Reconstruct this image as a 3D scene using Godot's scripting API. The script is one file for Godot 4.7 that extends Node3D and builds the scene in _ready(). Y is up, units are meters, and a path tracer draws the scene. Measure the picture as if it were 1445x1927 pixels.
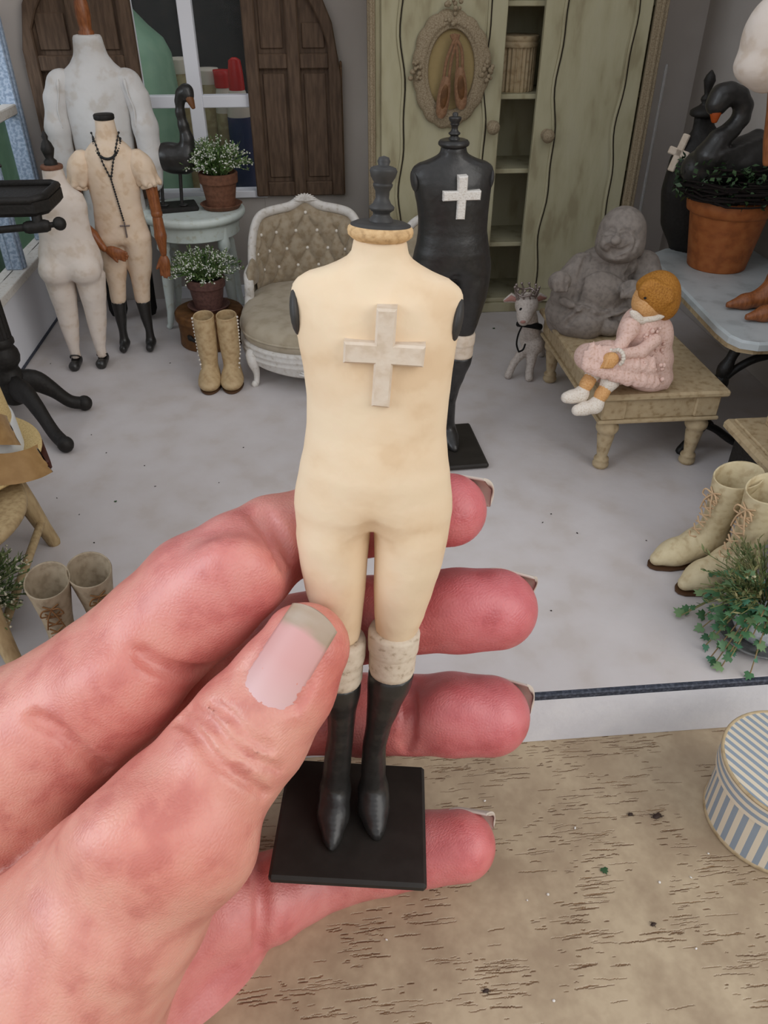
extends Node3D
# A hand holding a small cream torso figurine in front of a miniature room. All helper coordinates are millimetres; meshes are committed in metres.
const MM := 0.001
const F := 1450.0
var eye := Vector3(0, 157, 0)
var cf := Vector3.ZERO
var cr := Vector3.ZERO
var cu := Vector3.ZERO
var rng := RandomNumberGenerator.new()
var names := {}
var M := {}
var noise := FastNoiseLite.new()


func _ready() -> void:
	rng.seed = 7
	set_camera()
	set_light()
	make_materials()
	build_hand()
	build_room()
	build_table_and_outside()
	build_cabinet()
	build_left_side()
	build_middle()
	build_right_side()
	build_black_form()
	build_figurine()
	build_bits()
	finish()


# ------------------------------------------------------------------ camera and light
func set_camera() -> void:
	var pitch := deg_to_rad(35.5)
	var yaw := deg_to_rad(5.0)
	cf = Vector3(sin(yaw) * cos(pitch), -sin(pitch), -cos(yaw) * cos(pitch))
	cr = Vector3(cos(yaw), 0, sin(yaw))
	cu = cr.cross(cf)
	var cam := Camera3D.new()
	cam.name = "camera"
	cam.fov = rad_to_deg(2.0 * atan(963.5 / F))
	cam.near = 0.01
	cam.far = 50.0
	cam.transform = Transform3D(Basis(cr, cu, -cf), eye * MM)
	add_child(cam)
	cam.current = true


func set_light() -> void:
	var env := Environment.new()
	env.tonemap_mode = Environment.TONE_MAPPER_LINEAR
	env.tonemap_exposure = 1.0
	env.background_mode = Environment.BG_SKY
	var sm := ProceduralSkyMaterial.new()
	sm.sky_top_color = Color(0.83, 0.84, 0.86)
	sm.sky_horizon_color = Color(0.83, 0.83, 0.83)
	sm.ground_horizon_color = Color(0.62, 0.60, 0.57)
	sm.ground_bottom_color = Color(0.45, 0.42, 0.38)
	sm.energy_multiplier = 1.15
	sm.sun_angle_max = 0.0
	var sky := Sky.new()
	sky.sky_material = sm
	env.sky = sky
	env.sdfgi_enabled = true
	env.ssao_enabled = true
	env.ssil_enabled = true
	var we := WorldEnvironment.new()
	we.name = "environment"
	we.environment = env
	add_child(we)
	# the window of the workroom behind the camera, to one side
	area_window(Vector3(820, 640, 520), Vector3(40, 40, -260), Vector2(900, 900), 0.62, Color(1.0, 0.985, 0.96))
	# daylight beyond the small windows of the far left wall
	area_window(Vector3(-760, 420, 120), Vector3(-40, 40, -300), Vector2(500, 600), 0.4, Color(0.92, 0.96, 1.0))


func area_window(at_mm: Vector3, to_mm: Vector3, size_mm: Vector2, energy: float, col: Color) -> void:
	var l := AreaLight3D.new()
	l.name = "workroom_window_light"
	l.area_size = size_mm * MM
	l.light_energy = energy
	l.light_color = col
	l.shadow_enabled = true
	add_child(l, true)
	l.look_at_from_position(at_mm * MM, to_mm * MM, Vector3.UP)


# pixels of the photograph to points, in millimetres
func ray(u: float, v: float) -> Vector3:
	return cf + cr * ((u - 722.5) / F) + cu * ((963.5 - v) / F)


func on_y(u: float, v: float, y := 0.0) -> Vector3:
	var r := ray(u, v)
	return eye + r * ((y - eye.y) / r.y)


func on_z(u: float, v: float, z: float) -> Vector3:
	var r := ray(u, v)
	return eye + r * ((z - eye.z) / r.z)


func on_x(u: float, v: float, x: float) -> Vector3:
	var r := ray(u, v)
	return eye + r * ((x - eye.x) / r.x)


func at(u: float, v: float, d: float) -> Vector3:
	return eye + ray(u, v) * d


# ------------------------------------------------------------------ meshes
class MB:
	var v := PackedVector3Array()
	var c := PackedColorArray()
	var t := PackedInt32Array()
	var uv := PackedVector2Array()
	var col := Color.WHITE
	var tinted := false
	var task := -1
	var after = null

	func add(p: Vector3) -> int:
		v.append(p)
		c.append(col)
		return v.size() - 1

	func tri(a: int, b: int, d: int) -> void:
		t.append(a); t.append(b); t.append(d)

	func quad(a: int, b: int, d: int, e: int) -> void:
		t.append(a); t.append(b); t.append(d)
		t.append(a); t.append(d); t.append(e)

	func face(pts: Array) -> void:
		var s := v.size()
		for p in pts:
			add(p)
		for i in range(1, pts.size() - 1):
			tri(s, s + i, s + i + 1)

	func fix(t0: int) -> void:
		if t.size() <= t0:
			return
		var o := v[t[t0]]
		var vol := 0.0
		for i in range(t0, t.size(), 3):
			vol += (v[t[i]] - o).dot((v[t[i + 1]] - o).cross(v[t[i + 2]] - o))
		if vol > 0.0:
			for i in range(t0, t.size(), 3):
				var k := t[i]
				t[i] = t[i + 1]
				t[i + 1] = k

	# rows of equal length; wrap closes each row into a ring; caps close the first and last ring
	func grid(rows: Array, wrap := true, cap0 := true, cap1 := true) -> void:
		var t0 := t.size()
		var s := v.size()
		var n: int = rows[0].size()
		for r in rows:
			for p in r:
				add(p)
		for i in range(rows.size() - 1):
			for j in range(n if wrap else n - 1):
				var j2 := (j + 1) % n
				quad(s + i * n + j, s + i * n + j2, s + (i + 1) * n + j2, s + (i + 1) * n + j)
		if wrap:
			for e in [0, 1]:
				if (e == 0 and not cap0) or (e == 1 and not cap1):
					continue
				var row: PackedVector3Array = rows[0] if e == 0 else rows[rows.size() - 1]
				var mid := Vector3.ZERO
				for p in row:
					mid += p
				mid /= n
				var k := v.size()
				for p in row:
					add(p)
				var m := add(mid)
				for j in range(n):
					if e == 0:
						tri(k + (j + 1) % n, k + j, m)
					else:
						tri(k + j, k + (j + 1) % n, m)
			fix(t0)

	func lathe(prof: Array, seg := 24, o := Vector3.ZERO, b := Basis.IDENTITY, squash := 1.0, open := false) -> void:
		var rows := []
		for q in prof:
			var ring := PackedVector3Array()
			for j in range(seg):
				var a := TAU * j / seg
				ring.append(o + b * Vector3(q[0] * cos(a), q[1], q[0] * sin(a) * squash))
			rows.append(ring)
		grid(rows, true, prof[0][0] > 0.01 and not open, prof[prof.size() - 1][0] > 0.01 and not open)

	# a tube along a path; radii: floats or Vector2 (across, along the hint direction)
	func tube(path: Array, radii: Array, seg := 10, hint := Vector3.UP, round_ends := true) -> void:
		var n := path.size()
		var rows := []
		var t_prev := Vector3.ZERO
		var nx := Vector3.ZERO
		for i in range(n):
			var p: Vector3 = path[i]
			var d: Vector3 = (path[min(i + 1, n - 1)] - path[max(i - 1, 0)]).normalized()
			if i == 0:
				nx = d.cross(hint)
				if nx.length() < 0.01:
					nx = d.cross(Vector3(0.3, 0.1, 1.0))
				nx = nx.normalized()
			else:
				nx = (nx - d * nx.dot(d)).normalized()
			var ny := nx.cross(d).normalized()
			var r = radii[min(i, radii.size() - 1)]
			var rx: float = r.x if r is Vector2 else r
			var ry: float = r.y if r is Vector2 else r
			if i == 0 and round_ends:
				for e in [[0.15, 0.95], [0.6, 0.7]]:
					rows.append(ring_at(p - d * minf(rx, ry) * e[1] * 0.9, nx, ny, rx * e[0] * 1.3, ry * e[0] * 1.3, seg))
			rows.append(ring_at(p, nx, ny, rx, ry, seg))
			if i == n - 1 and round_ends:
				for e in [[0.6, 0.7], [0.15, 0.95]]:
					rows.append(ring_at(p + d * minf(rx, ry) * e[1] * 0.9, nx, ny, rx * e[0] * 1.3, ry * e[0] * 1.3, seg))
		grid(rows)

	func ring_at(p: Vector3, nx: Vector3, ny: Vector3, rx: float, ry: float, seg: int) -> PackedVector3Array:
		var ring := PackedVector3Array()
		for j in range(seg):
			var a := TAU * j / seg
			ring.append(p + nx * cos(a) * rx + ny * sin(a) * ry)
		return ring

	func ball(o: Vector3, r: Vector3, b := Basis.IDENTITY, seg := 14, rings := 9) -> void:
		var rows := []
		for i in range(rings + 1):
			var f := PI * i / rings
			var ring := PackedVector3Array()
			for j in range(seg):
				var a := TAU * j / seg
				ring.append(o + b * Vector3(r.x * sin(f) * cos(a), r.y * cos(f), r.z * sin(f) * sin(a)))
			rows.append(ring)
		grid(rows, true, false, false)

	# a box with chamfered edges
	func box(o: Vector3, size: Vector3, bev := 0.4, b := Basis.IDENTITY) -> void:
		var t0 := t.size()
		var h := size * 0.5
		bev = minf(bev, minf(h.x, minf(h.y, h.z)) * 0.6)
		var cor := {}
		for sx in [-1, 1]:
			for sy in [-1, 1]:
				for sz in [-1, 1]:
					var s := Vector3(sx, sy, sz)
					cor[s] = [o + b * (Vector3(h.x, h.y - bev, h.z - bev) * s), o + b * (Vector3(h.x - bev, h.y, h.z - bev) * s), o + b * (Vector3(h.x - bev, h.y - bev, h.z) * s)]
		for ax in range(3):
			var u := (ax + 1) % 3
			var w := (ax + 2) % 3
			for sg in [-1, 1]:
				var q := []
				for k in [[-1, -1], [1, -1], [1, 1], [-1, 1]]:
					var s := Vector3.ZERO
					s[ax] = sg
					s[u] = k[0]
					s[w] = k[1]
					q.append(cor[s][ax])
				if sg < 0:
					q.reverse()
				oriented(q, b * axis(ax) * sg)
			for su in [-1, 1]:
				for sw in [-1, 1]:
					var s0 := Vector3.ZERO
					s0[u] = su
					s0[w] = sw
					s0[ax] = -1
					var s1 := s0
					s1[ax] = 1
					var nrm := Vector3.ZERO
					nrm[u] = su
					nrm[w] = sw
					oriented([cor[s0][u], cor[s1][u], cor[s1][w], cor[s0][w]], b * nrm)
		for s in cor:
			oriented(cor[s], b * s)

	func axis(i: int) -> Vector3:
		var a := Vector3.ZERO
		a[i] = 1
		return a

	func oriented(q: Array, nrm: Vector3) -> void:
		var n: Vector3 = (q[2] - q[0]).cross(q[1] - q[0])
		if n.dot(nrm) < 0.0:
			var r := q.duplicate()
			r.reverse()
			face(r)
		else:
			face(q)

	# an outline in b's xy plane, thick along b's z, its front edge chamfered
	func slab(poly: PackedVector2Array, thick: float, o := Vector3.ZERO, b := Basis.IDENTITY, bev := 0.0) -> void:
		var t0 := t.size()
		var n := poly.size()
		if Geometry2D.is_polygon_clockwise(poly):
			poly = poly.duplicate()
			poly.reverse()
		var inner := PackedVector2Array()
		for i in range(n):
			var p0 := poly[(i + n - 1) % n]
			var p1 := poly[i]
			var p2 := poly[(i + 1) % n]
			var e := ((p1 - p0).normalized().orthogonal() + (p2 - p1).normalized().orthogonal())
			e = e.normalized() if e.length() > 0.01 else Vector2.ZERO
			inner.append(p1 - e * bev)
		var ids := Geometry2D.triangulate_polygon(inner)
		var levels := [[poly, 0.0], [poly, thick - bev], [inner, thick]] if bev > 0.0 else [[poly, 0.0], [poly, thick]]
		for l in range(levels.size() - 1):
			for i in range(n):
				var j := (i + 1) % n
				var a0: Vector2 = levels[l][0][i]
				var a1: Vector2 = levels[l][0][j]
				var b0: Vector2 = levels[l + 1][0][i]
				var b1: Vector2 = levels[l + 1][0][j]
				var z0: float = levels[l][1]
				var z1: float = levels[l + 1][1]
				face([o + b * Vector3(a0.x, a0.y, z0), o + b * Vector3(b0.x, b0.y, z1), o + b * Vector3(b1.x, b1.y, z1), o + b * Vector3(a1.x, a1.y, z0)])
		for e in [0, 1]:
			var s := v.size()
			for p in (inner if e == 1 else poly):
				add(o + b * Vector3(p.x, p.y, thick if e == 1 else 0.0))
			for i in range(0, ids.size(), 3):
				if e == 1:
					tri(s + ids[i], s + ids[i + 1], s + ids[i + 2])
				else:
					tri(s + ids[i], s + ids[i + 2], s + ids[i + 1])
		# caps may disagree with the sides in winding: settle each by its facing
		for i in range(t0, t.size(), 3):
			pass
		settle(t0, o, b, thick)

	func settle(t0: int, o: Vector3, b: Basis, thick: float) -> void:
		var cap := b.z.normalized()
		for i in range(t0, t.size(), 3):
			var n := (v[t[i + 2]] - v[t[i]]).cross(v[t[i + 1]] - v[t[i]]).normalized()
			if absf(n.dot(cap)) > 0.999:
				var hgt := (v[t[i]] - o).dot(cap)
				var want := 1.0 if hgt > thick * b.z.length() * 0.5 else -1.0
				if n.dot(cap) * want < 0.0:
					var k := t[i]
					t[i] = t[i + 1]
					t[i + 1] = k

	static func new_from_boxes(list: Array) -> MB:
		var mb := MB.new()
		for e in list:
			mb.box(Vector3(e[0] + e[1], e[2] + e[3], e[4] + e[5]) * 0.5, Vector3(e[1] - e[0], e[3] - e[2], e[5] - e[4]), 0.3)
		return mb

	func commit() -> ArrayMesh:
		var m := ArrayMesh.new()
		if task < 0:
			fill(m)
		return m

	func fill(m: ArrayMesh) -> void:
		var nn := PackedVector3Array()
		nn.resize(v.size())
		for i in range(0, t.size(), 3):
			var a := t[i]
			var b := t[i + 1]
			var d := t[i + 2]
			var f := (v[d] - v[a]).cross(v[b] - v[a])
			nn[a] += f
			nn[b] += f
			nn[d] += f
		var p := PackedVector3Array()
		p.resize(v.size())
		for i in range(v.size()):
			p[i] = v[i] * 0.001
			nn[i] = nn[i].normalized() if nn[i].length_squared() > 1e-20 else Vector3.UP
		var arr := []
		arr.resize(Mesh.ARRAY_MAX)
		arr[Mesh.ARRAY_VERTEX] = p
		arr[Mesh.ARRAY_NORMAL] = nn
		arr[Mesh.ARRAY_INDEX] = t
		if tinted:
			arr[Mesh.ARRAY_COLOR] = c
		if uv.size() == v.size() and uv.size() > 0:
			arr[Mesh.ARRAY_TEX_UV] = uv
		m.add_surface_from_arrays(Mesh.PRIMITIVE_TRIANGLES, arr)


# ------------------------------------------------------------------ soft bodies: distance fields meshed as surface nets
class Prim:
	var ty := 0
	var a := Vector3.ZERO
	var ba := Vector3.ZERO
	var ibb := 0.0
	var ra := 0.0
	var rb := 0.0
	var k := 1.0
	var sub := false
	var inv := Basis.IDENTITY
	var r3 := Vector3.ONE
	var rows := []

	func dist(p: Vector3) -> float:
		if ty == 0:
			var pa := p - a
			var h := clampf(pa.dot(ba) * ibb, 0.0, 1.0)
			return (pa - ba * h).length() - ra - (rb - ra) * h
		if ty == 1:
			var q := inv * (p - a)
			var w := q / r3
			var k0 := w.length()
			var k1 := (w / r3).length()
			return k0 * (k0 - 1.0) / k1 if k1 > 1e-6 else -minf(r3.x, minf(r3.y, r3.z))
		# a stack of ellipses: rows of [y, centre x, centre z, half width, half depth]
		var q2 := inv * (p - a)
		var n := rows.size()
		var y := q2.y
		var i := 0
		while i < n - 2 and y > rows[i + 1][0]:
			i += 1
		var r0: PackedFloat32Array = rows[i]
		var r1: PackedFloat32Array = rows[i + 1]
		var f := clampf((y - r0[0]) / (r1[0] - r0[0]), 0.0, 1.0)
		f = f * f * (3.0 - 2.0 * f) * 0.35 + f * 0.65
		var rx := lerpf(r0[3], r1[3], f)
		var rz := lerpf(r0[4], r1[4], f)
		var dx := (q2.x - lerpf(r0[1], r1[1], f)) / rx
		var dz := (q2.z - lerpf(r0[2], r1[2], f)) / rz
		var l := sqrt(dx * dx + dz * dz)
		var g := sqrt(dx * dx / (rx * rx) + dz * dz / (rz * rz))
		var d := l * (l - 1.0) / g if g > 1e-6 else -minf(rx, rz)
		var dy := maxf(rows[0][0] - y, y - rows[n - 1][0])
		if dy > 0.0:
			return sqrt(maxf(d, 0.0) * maxf(d, 0.0) + dy * dy) if d > 0.0 else dy
		return maxf(d, dy)


func cap(p: Vector3, q: Vector3, r0: float, r1: float, k := 2.0, sub := false) -> Prim:
	var s := Prim.new()
	s.a = p
	s.ba = q - p
	s.ibb = 1.0 / maxf(s.ba.length_squared(), 1e-9)
	s.ra = r0
	s.rb = r1
	s.k = k
	s.sub = sub
	return s


func ell(p: Vector3, r: Vector3, k := 2.0, b := Basis.IDENTITY, sub := false) -> Prim:
	var s := Prim.new()
	s.ty = 1
	s.a = p
	s.r3 = r
	s.inv = b.transposed()
	s.k = k
	s.sub = sub
	return s


func stack(rows: Array, k := 2.0, o := Vector3.ZERO, b := Basis.IDENTITY) -> Prim:
	var s := Prim.new()
	s.ty = 2
	s.a = o
	s.inv = b.transposed()
	s.k = k
	for r in rows:
		s.rows.append(PackedFloat32Array(r))
	return s


# [point, radius] joints in a row
func chain(js: Array, k := 2.0) -> Array:
	var out := []
	for i in range(js.size() - 1):
		out.append(cap(js[i][0], js[i + 1][0], js[i][1], js[i + 1][1], k))
	return out


func field(list: Array, p: Vector3) -> float:
	var d := 1e6
	for q: Prim in list:
		var e := q.dist(p)
		var k := q.k
		if q.sub:
			var h := maxf(k - absf(d + e), 0.0) / k
			d = maxf(d, -e) + h * h * k * 0.25
		else:
			var h := maxf(k - absf(d - e), 0.0) / k
			d = minf(d, e) - h * h * k * 0.25
	return d


func soft(mb: MB, prims: Array, cell: float, lo: Vector3, hi: Vector3) -> void:
	var B := 4
	var S := 16
	var nx := int(ceil((hi.x - lo.x) / cell / S)) * S
	var ny := int(ceil((hi.y - lo.y) / cell / S)) * S
	var nz := int(ceil((hi.z - lo.z) / cell / S)) * S
	var KX := nx + 2
	var KY := ny + 2
	var verts := {}
	var ex := PackedInt32Array()
	var t0 := mb.t.size()
	var rad := cell * B * 0.5 * 1.7321
	var vals := PackedFloat32Array()
	var kmax := 0.0
	for q: Prim in prims:
		kmax = maxf(kmax, q.k)
	var B1 := B + 1
	vals.resize(B1 * B1 * B1)
	# coarse blocks first, each with the shapes that reach it, then the small blocks inside
	var jobs := []
	var big := cell * S * 0.5 * 1.7321
	for bz in range(0, nz, S):
		for by in range(0, ny, S):
			for bx in range(0, nx, S):
				var cen := lo + Vector3(bx + S * 0.5, by + S * 0.5, bz + S * 0.5) * cell
				var reach := []
				var solid := false
				for q: Prim in prims:
					if q.dist(cen) < big * 1.25 + kmax * 1.2 + 0.5:
						reach.append(q)
						solid = solid or not q.sub
				if solid:
					jobs.append([bx, by, bz, reach])
	for job in jobs:
		var reach: Array = job[3]
		for sub in range(64):
			var bx: int = job[0] + (sub % 4) * B
			var by: int = job[1] + (sub / 4 % 4) * B
			var bz: int = job[2] + (sub / 16) * B
			if true:
				var cen := lo + Vector3(bx + B * 0.5, by + B * 0.5, bz + B * 0.5) * cell
				var near := []
				var dmin := 1e6
				for q: Prim in reach:
					var e := q.dist(cen)
					if e < rad * 1.25 + kmax * 1.2 + 0.5:
						near.append(q)
						if not q.sub:
							dmin = minf(dmin, e - q.k * 0.5)
				if near.is_empty() or dmin > rad * 1.2 + 2.0:
					continue
				var dc := field(near, cen)
				if absf(dc) > rad * 1.35 + 2.5:
					continue
				var o := 0
				for z in range(B1):
					for y in range(B1):
						for x in range(B1):
							vals[o] = field(near, lo + Vector3(bx + x, by + y, bz + z) * cell)
							o += 1
				for z in range(B):
					for y in range(B):
						for x in range(B):
							var i0 := (z * B1 + y) * B1 + x
							var c0 := vals[i0]
							var c1 := vals[i0 + 1]
							var c2 := vals[i0 + B1]
							var c3 := vals[i0 + B1 + 1]
							var i1 := i0 + B1 * B1
							var c4 := vals[i1]
							var c5 := vals[i1 + 1]
							var c6 := vals[i1 + B1]
							var c7 := vals[i1 + B1 + 1]
							var ng := int(c0 < 0) + int(c1 < 0) + int(c2 < 0) + int(c3 < 0) + int(c4 < 0) + int(c5 < 0) + int(c6 < 0) + int(c7 < 0)
							if ng == 0 or ng == 8:
								continue
							var acc := Vector3.ZERO
							var m := 0.0
							if (c0 < 0) != (c1 < 0): acc += Vector3(c0 / (c0 - c1), 0, 0); m += 1
							if (c2 < 0) != (c3 < 0): acc += Vector3(c2 / (c2 - c3), 1, 0); m += 1
							if (c4 < 0) != (c5 < 0): acc += Vector3(c4 / (c4 - c5), 0, 1); m += 1
							if (c6 < 0) != (c7 < 0): acc += Vector3(c6 / (c6 - c7), 1, 1); m += 1
							if (c0 < 0) != (c2 < 0): acc += Vector3(0, c0 / (c0 - c2), 0); m += 1
							if (c1 < 0) != (c3 < 0): acc += Vector3(1, c1 / (c1 - c3), 0); m += 1
							if (c4 < 0) != (c6 < 0): acc += Vector3(0, c4 / (c4 - c6), 1); m += 1
							if (c5 < 0) != (c7 < 0): acc += Vector3(1, c5 / (c5 - c7), 1); m += 1
							if (c0 < 0) != (c4 < 0): acc += Vector3(0, 0, c0 / (c0 - c4)); m += 1
							if (c1 < 0) != (c5 < 0): acc += Vector3(1, 0, c1 / (c1 - c5)); m += 1
							if (c2 < 0) != (c6 < 0): acc += Vector3(0, 1, c2 / (c2 - c6)); m += 1
							if (c3 < 0) != (c7 < 0): acc += Vector3(1, 1, c3 / (c3 - c7)); m += 1
							var gx := bx + x
							var gy := by + y
							var gz := bz + z
							verts[(gz * KY + gy) * KX + gx] = mb.add(lo + (Vector3(gx, gy, gz) + acc / m) * cell)
							if (c0 < 0) != (c1 < 0): ex.append_array([gx, gy, gz, 0, int(c0 < 0)])
							if (c0 < 0) != (c2 < 0): ex.append_array([gx, gy, gz, 1, int(c0 < 0)])
							if (c0 < 0) != (c4 < 0): ex.append_array([gx, gy, gz, 2, int(c0 < 0)])
	var sx := 1
	var sy := KX
	var sz := KX * KY
	for i in range(0, ex.size(), 5):
		var key: int = (ex[i + 2] * KY + ex[i + 1]) * KX + ex[i]
		var ax := ex[i + 3]
		var u := sy if ax == 0 else sz if ax == 1 else sx
		var w := sz if ax == 0 else sx if ax == 1 else sy
		var k0: int = key - u - w
		var k1: int = key - w
		var k3: int = key - u
		if not (verts.has(k0) and verts.has(k1) and verts.has(k3)):
			continue
		if ex[i + 4] == 1:
			mb.quad(verts[k0], verts[k3], verts[key], verts[k1])
		else:
			mb.quad(verts[k0], verts[k1], verts[key], verts[k3])
	# settle the winding of the whole piece at once
	mb.fix(t0)


func soft_auto(mb: MB, prims: Array, cell: float) -> void:
	var lo := Vector3.ONE * 1e6
	var hi := -lo
	for q: Prim in prims:
		if q.sub:
			continue
		var e := Vector3.ONE * q.k * 0.4
		if q.ty == 0:
			var r := Vector3.ONE * maxf(q.ra, q.rb) + e
			lo = lo.min(q.a - r).min(q.a + q.ba - r)
			hi = hi.max(q.a + r).max(q.a + q.ba + r)
		elif q.ty == 1:
			var r := Vector3.ONE * maxf(q.r3.x, maxf(q.r3.y, q.r3.z)) + e
			lo = lo.min(q.a - r)
			hi = hi.max(q.a + r)
		else:
			for w in q.rows:
				var m := Vector3.ONE * maxf(w[3], w[4])
				var p: Vector3 = q.a + q.inv.transposed() * Vector3(w[1], w[0], w[2])
				lo = lo.min(p - m - e)
				hi = hi.max(p + m + e)
	mb.task = WorkerThreadPool.add_task(soft.bind(mb, prims, cell, lo - Vector3.ONE * cell * 2.0, hi + Vector3.ONE * cell * 2.0), true)


# ------------------------------------------------------------------ objects
func numbered(called: String) -> String:
	names[called] = names.get(called, -1) + 1
	return called if names[called] == 0 else "%s_%03d" % [called, names[called]]


var waiting := []


# meshes still being worked out by a thread are filled in at the end
func made(mb: MB) -> ArrayMesh:
	var m := mb.commit()
	if mb.task >= 0:
		waiting.append([m, mb])
	return m


func finish() -> void:
	for w in waiting:
		WorkerThreadPool.wait_for_task_completion(w[1].task)
		if w[1].after != null:
			w[1].after.call(w[1])
		w[1].fill(w[0])


func obj(called: String, mb: MB, mat: Material, parent: Node = self) -> MeshInstance3D:
	return inst(called, made(mb), mat, parent)


func inst(called: String, mesh: Mesh, mat: Material, parent: Node = self) -> MeshInstance3D:
	var o := MeshInstance3D.new()
	o.name = numbered(called) if parent == self else called
	o.mesh = mesh
	o.material_override = mat
	parent.add_child(o, true)
	return o


func tag(o: Node, label: String, category: String, group := "") -> Node:
	o.set_meta("label", label)
	o.set_meta("category", category)
	if group != "":
		o.set_meta("group", group)
	return o


func struct(called: String, mb: MB, mat: Material) -> MeshInstance3D:
	var o := obj(called, mb, mat)
	o.set_meta("kind", "structure")
	return o


func thing(called: String, label: String, category: String, pos := Vector3.ZERO, turn := 0.0, group := "") -> Node3D:
	var o := Node3D.new()
	o.name = numbered(called)
	add_child(o)
	o.position = pos * MM
	o.rotation.y = deg_to_rad(turn)
	tag(o, label, category, group)
	return o


func V(x: float, y: float, z: float) -> Vector3:
	return Vector3(x, y, z)


func rot(ax: Vector3, deg: float) -> Basis:
	return Basis(ax.normalized(), deg_to_rad(deg))


# a smooth curve through points
func curve(pts: Array, steps := 6) -> Array:
	var out := []
	var n := pts.size()
	for i in range(n - 1):
		var p0 = pts[max(i - 1, 0)]
		var p1 = pts[i]
		var p2 = pts[i + 1]
		var p3 = pts[min(i + 2, n - 1)]
		for s in range(steps):
			var t := float(s) / steps
			out.append(0.5 * ((2.0 * p1) + (p2 - p0) * t + (2.0 * p0 - 5.0 * p1 + 4.0 * p2 - p3) * t * t + (3.0 * p1 - p0 - 3.0 * p2 + p3) * t * t * t))
	out.append(pts[n - 1])
	return out


# ------------------------------------------------------------------ materials
func noise_tex(freq: float, ramp: Array, type := FastNoiseLite.TYPE_SIMPLEX_SMOOTH, octaves := 4, seed_ := 1, size := 512, stretch := Vector2.ONE, as_normal := 0.0) -> NoiseTexture2D:
	var n := FastNoiseLite.new()
	n.noise_type = type
	n.frequency = freq
	n.fractal_octaves = octaves
	n.seed = seed_
	var t := NoiseTexture2D.new()
	t.width = int(size * stretch.x)
	t.height = int(size * stretch.y)
	t.seamless = true
	t.noise = n
	if ramp.size():
		var g := Gradient.new()
		var offs := PackedFloat32Array()
		var cols := PackedColorArray()
		for r in ramp:
			offs.append(r[0])
			cols.append(r[1])
		g.offsets = offs
		g.colors = cols
		t.color_ramp = g
	if as_normal > 0.0:
		t.as_normal_map = true
		t.bump_strength = as_normal
	return t


# colours sRGB; tile in millimetres per repeat
func mat(key: String, col: Color, rough := 0.8, ramp := [], tile := 30.0, bump := 0.0, bump_key := "", opt := {}) -> StandardMaterial3D:
	var m := StandardMaterial3D.new()
	m.resource_name = key
	m.albedo_color = col
	m.roughness = rough
	m.metallic_specular = opt.get("spec", 0.4)
	m.metallic = opt.get("metal", 0.0)
	if ramp.size() or bump > 0.0:
		m.uv1_triplanar = true
		m.uv1_triplanar_sharpness = 4.0
		var s: Vector3 = opt.get("stretch", Vector3.ONE)
		m.uv1_scale = s * (1000.0 / tile)
	if ramp.size():
		var mid: Color = ramp[0][1]
		for r in ramp:
			if r[0] <= 0.56:
				mid = r[1]
		var calm: float = opt.get("calm", 0.68)
		ramp = ramp.map(func(r): return [r[0], r[1].lerp(mid, calm)])
		m.albedo_texture = noise_tex(opt.get("freq", 0.012) * 512.0 / opt.get("size", 256), ramp, opt.get("type", FastNoiseLite.TYPE_SIMPLEX_SMOOTH), opt.get("oct", 5), opt.get("seed", 1), opt.get("size", 256))
	if bump > 0.0:
		m.heightmap_enabled = true
		m.heightmap_scale = bump * 0.5
		m.heightmap_texture = grain(bump_key)
	if opt.has("coat"):
		m.clearcoat_enabled = true
		m.clearcoat = opt.coat
		m.clearcoat_roughness = opt.get("coat_rough", 0.3)
	if opt.has("rim"):
		m.rim_enabled = true
		m.rim = opt.rim
		m.rim_tint = 0.6
	if opt.has("sss"):
		m.subsurf_scatter_enabled = true
		m.subsurf_scatter_strength = opt.sss
	M[key] = m
	return m


var grains := {}


func grain(key: String) -> Texture2D:
	if grains.has(key):
		return grains[key]
	var g: Texture2D
	match key:
		"fine":
			g = noise_tex(0.05, [], FastNoiseLite.TYPE_SIMPLEX_SMOOTH, 4, 3)
		"lump":
			g = noise_tex(0.02, [], FastNoiseLite.TYPE_SIMPLEX_SMOOTH, 5, 5)
		"cell":
			g = noise_tex(0.03, [], FastNoiseLite.TYPE_CELLULAR, 2, 9)
		"skin":
			g = skin_relief()
		"table":
			g = table_maps()[1]
		"weave":
			g = weave()
		_:
			g = noise_tex(0.03, [], FastNoiseLite.TYPE_PERLIN, 4, 3)
	grains[key] = g
	return g


func ramp3(a: Color, b: Color, c: Color) -> Array:
	return [[0.25, a], [0.5, b], [0.75, c]]


func g(v: float, w := 1.0) -> Color:
	return Color(v * w, v, v / w)


func weave() -> ImageTexture:
	var im := Image.create(128, 128, false, Image.FORMAT_L8)
	for y in range(128):
		for x in range(128):
			var h := 0.5 + 0.25 * sin(x * TAU / 8.0) * (1.0 if (y / 4) % 2 == 0 else -1.0) + 0.25 * sin(y * TAU / 8.0)
			im.set_pixel(x, y, Color(h, h, h))
	return ImageTexture.create_from_image(im)


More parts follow.
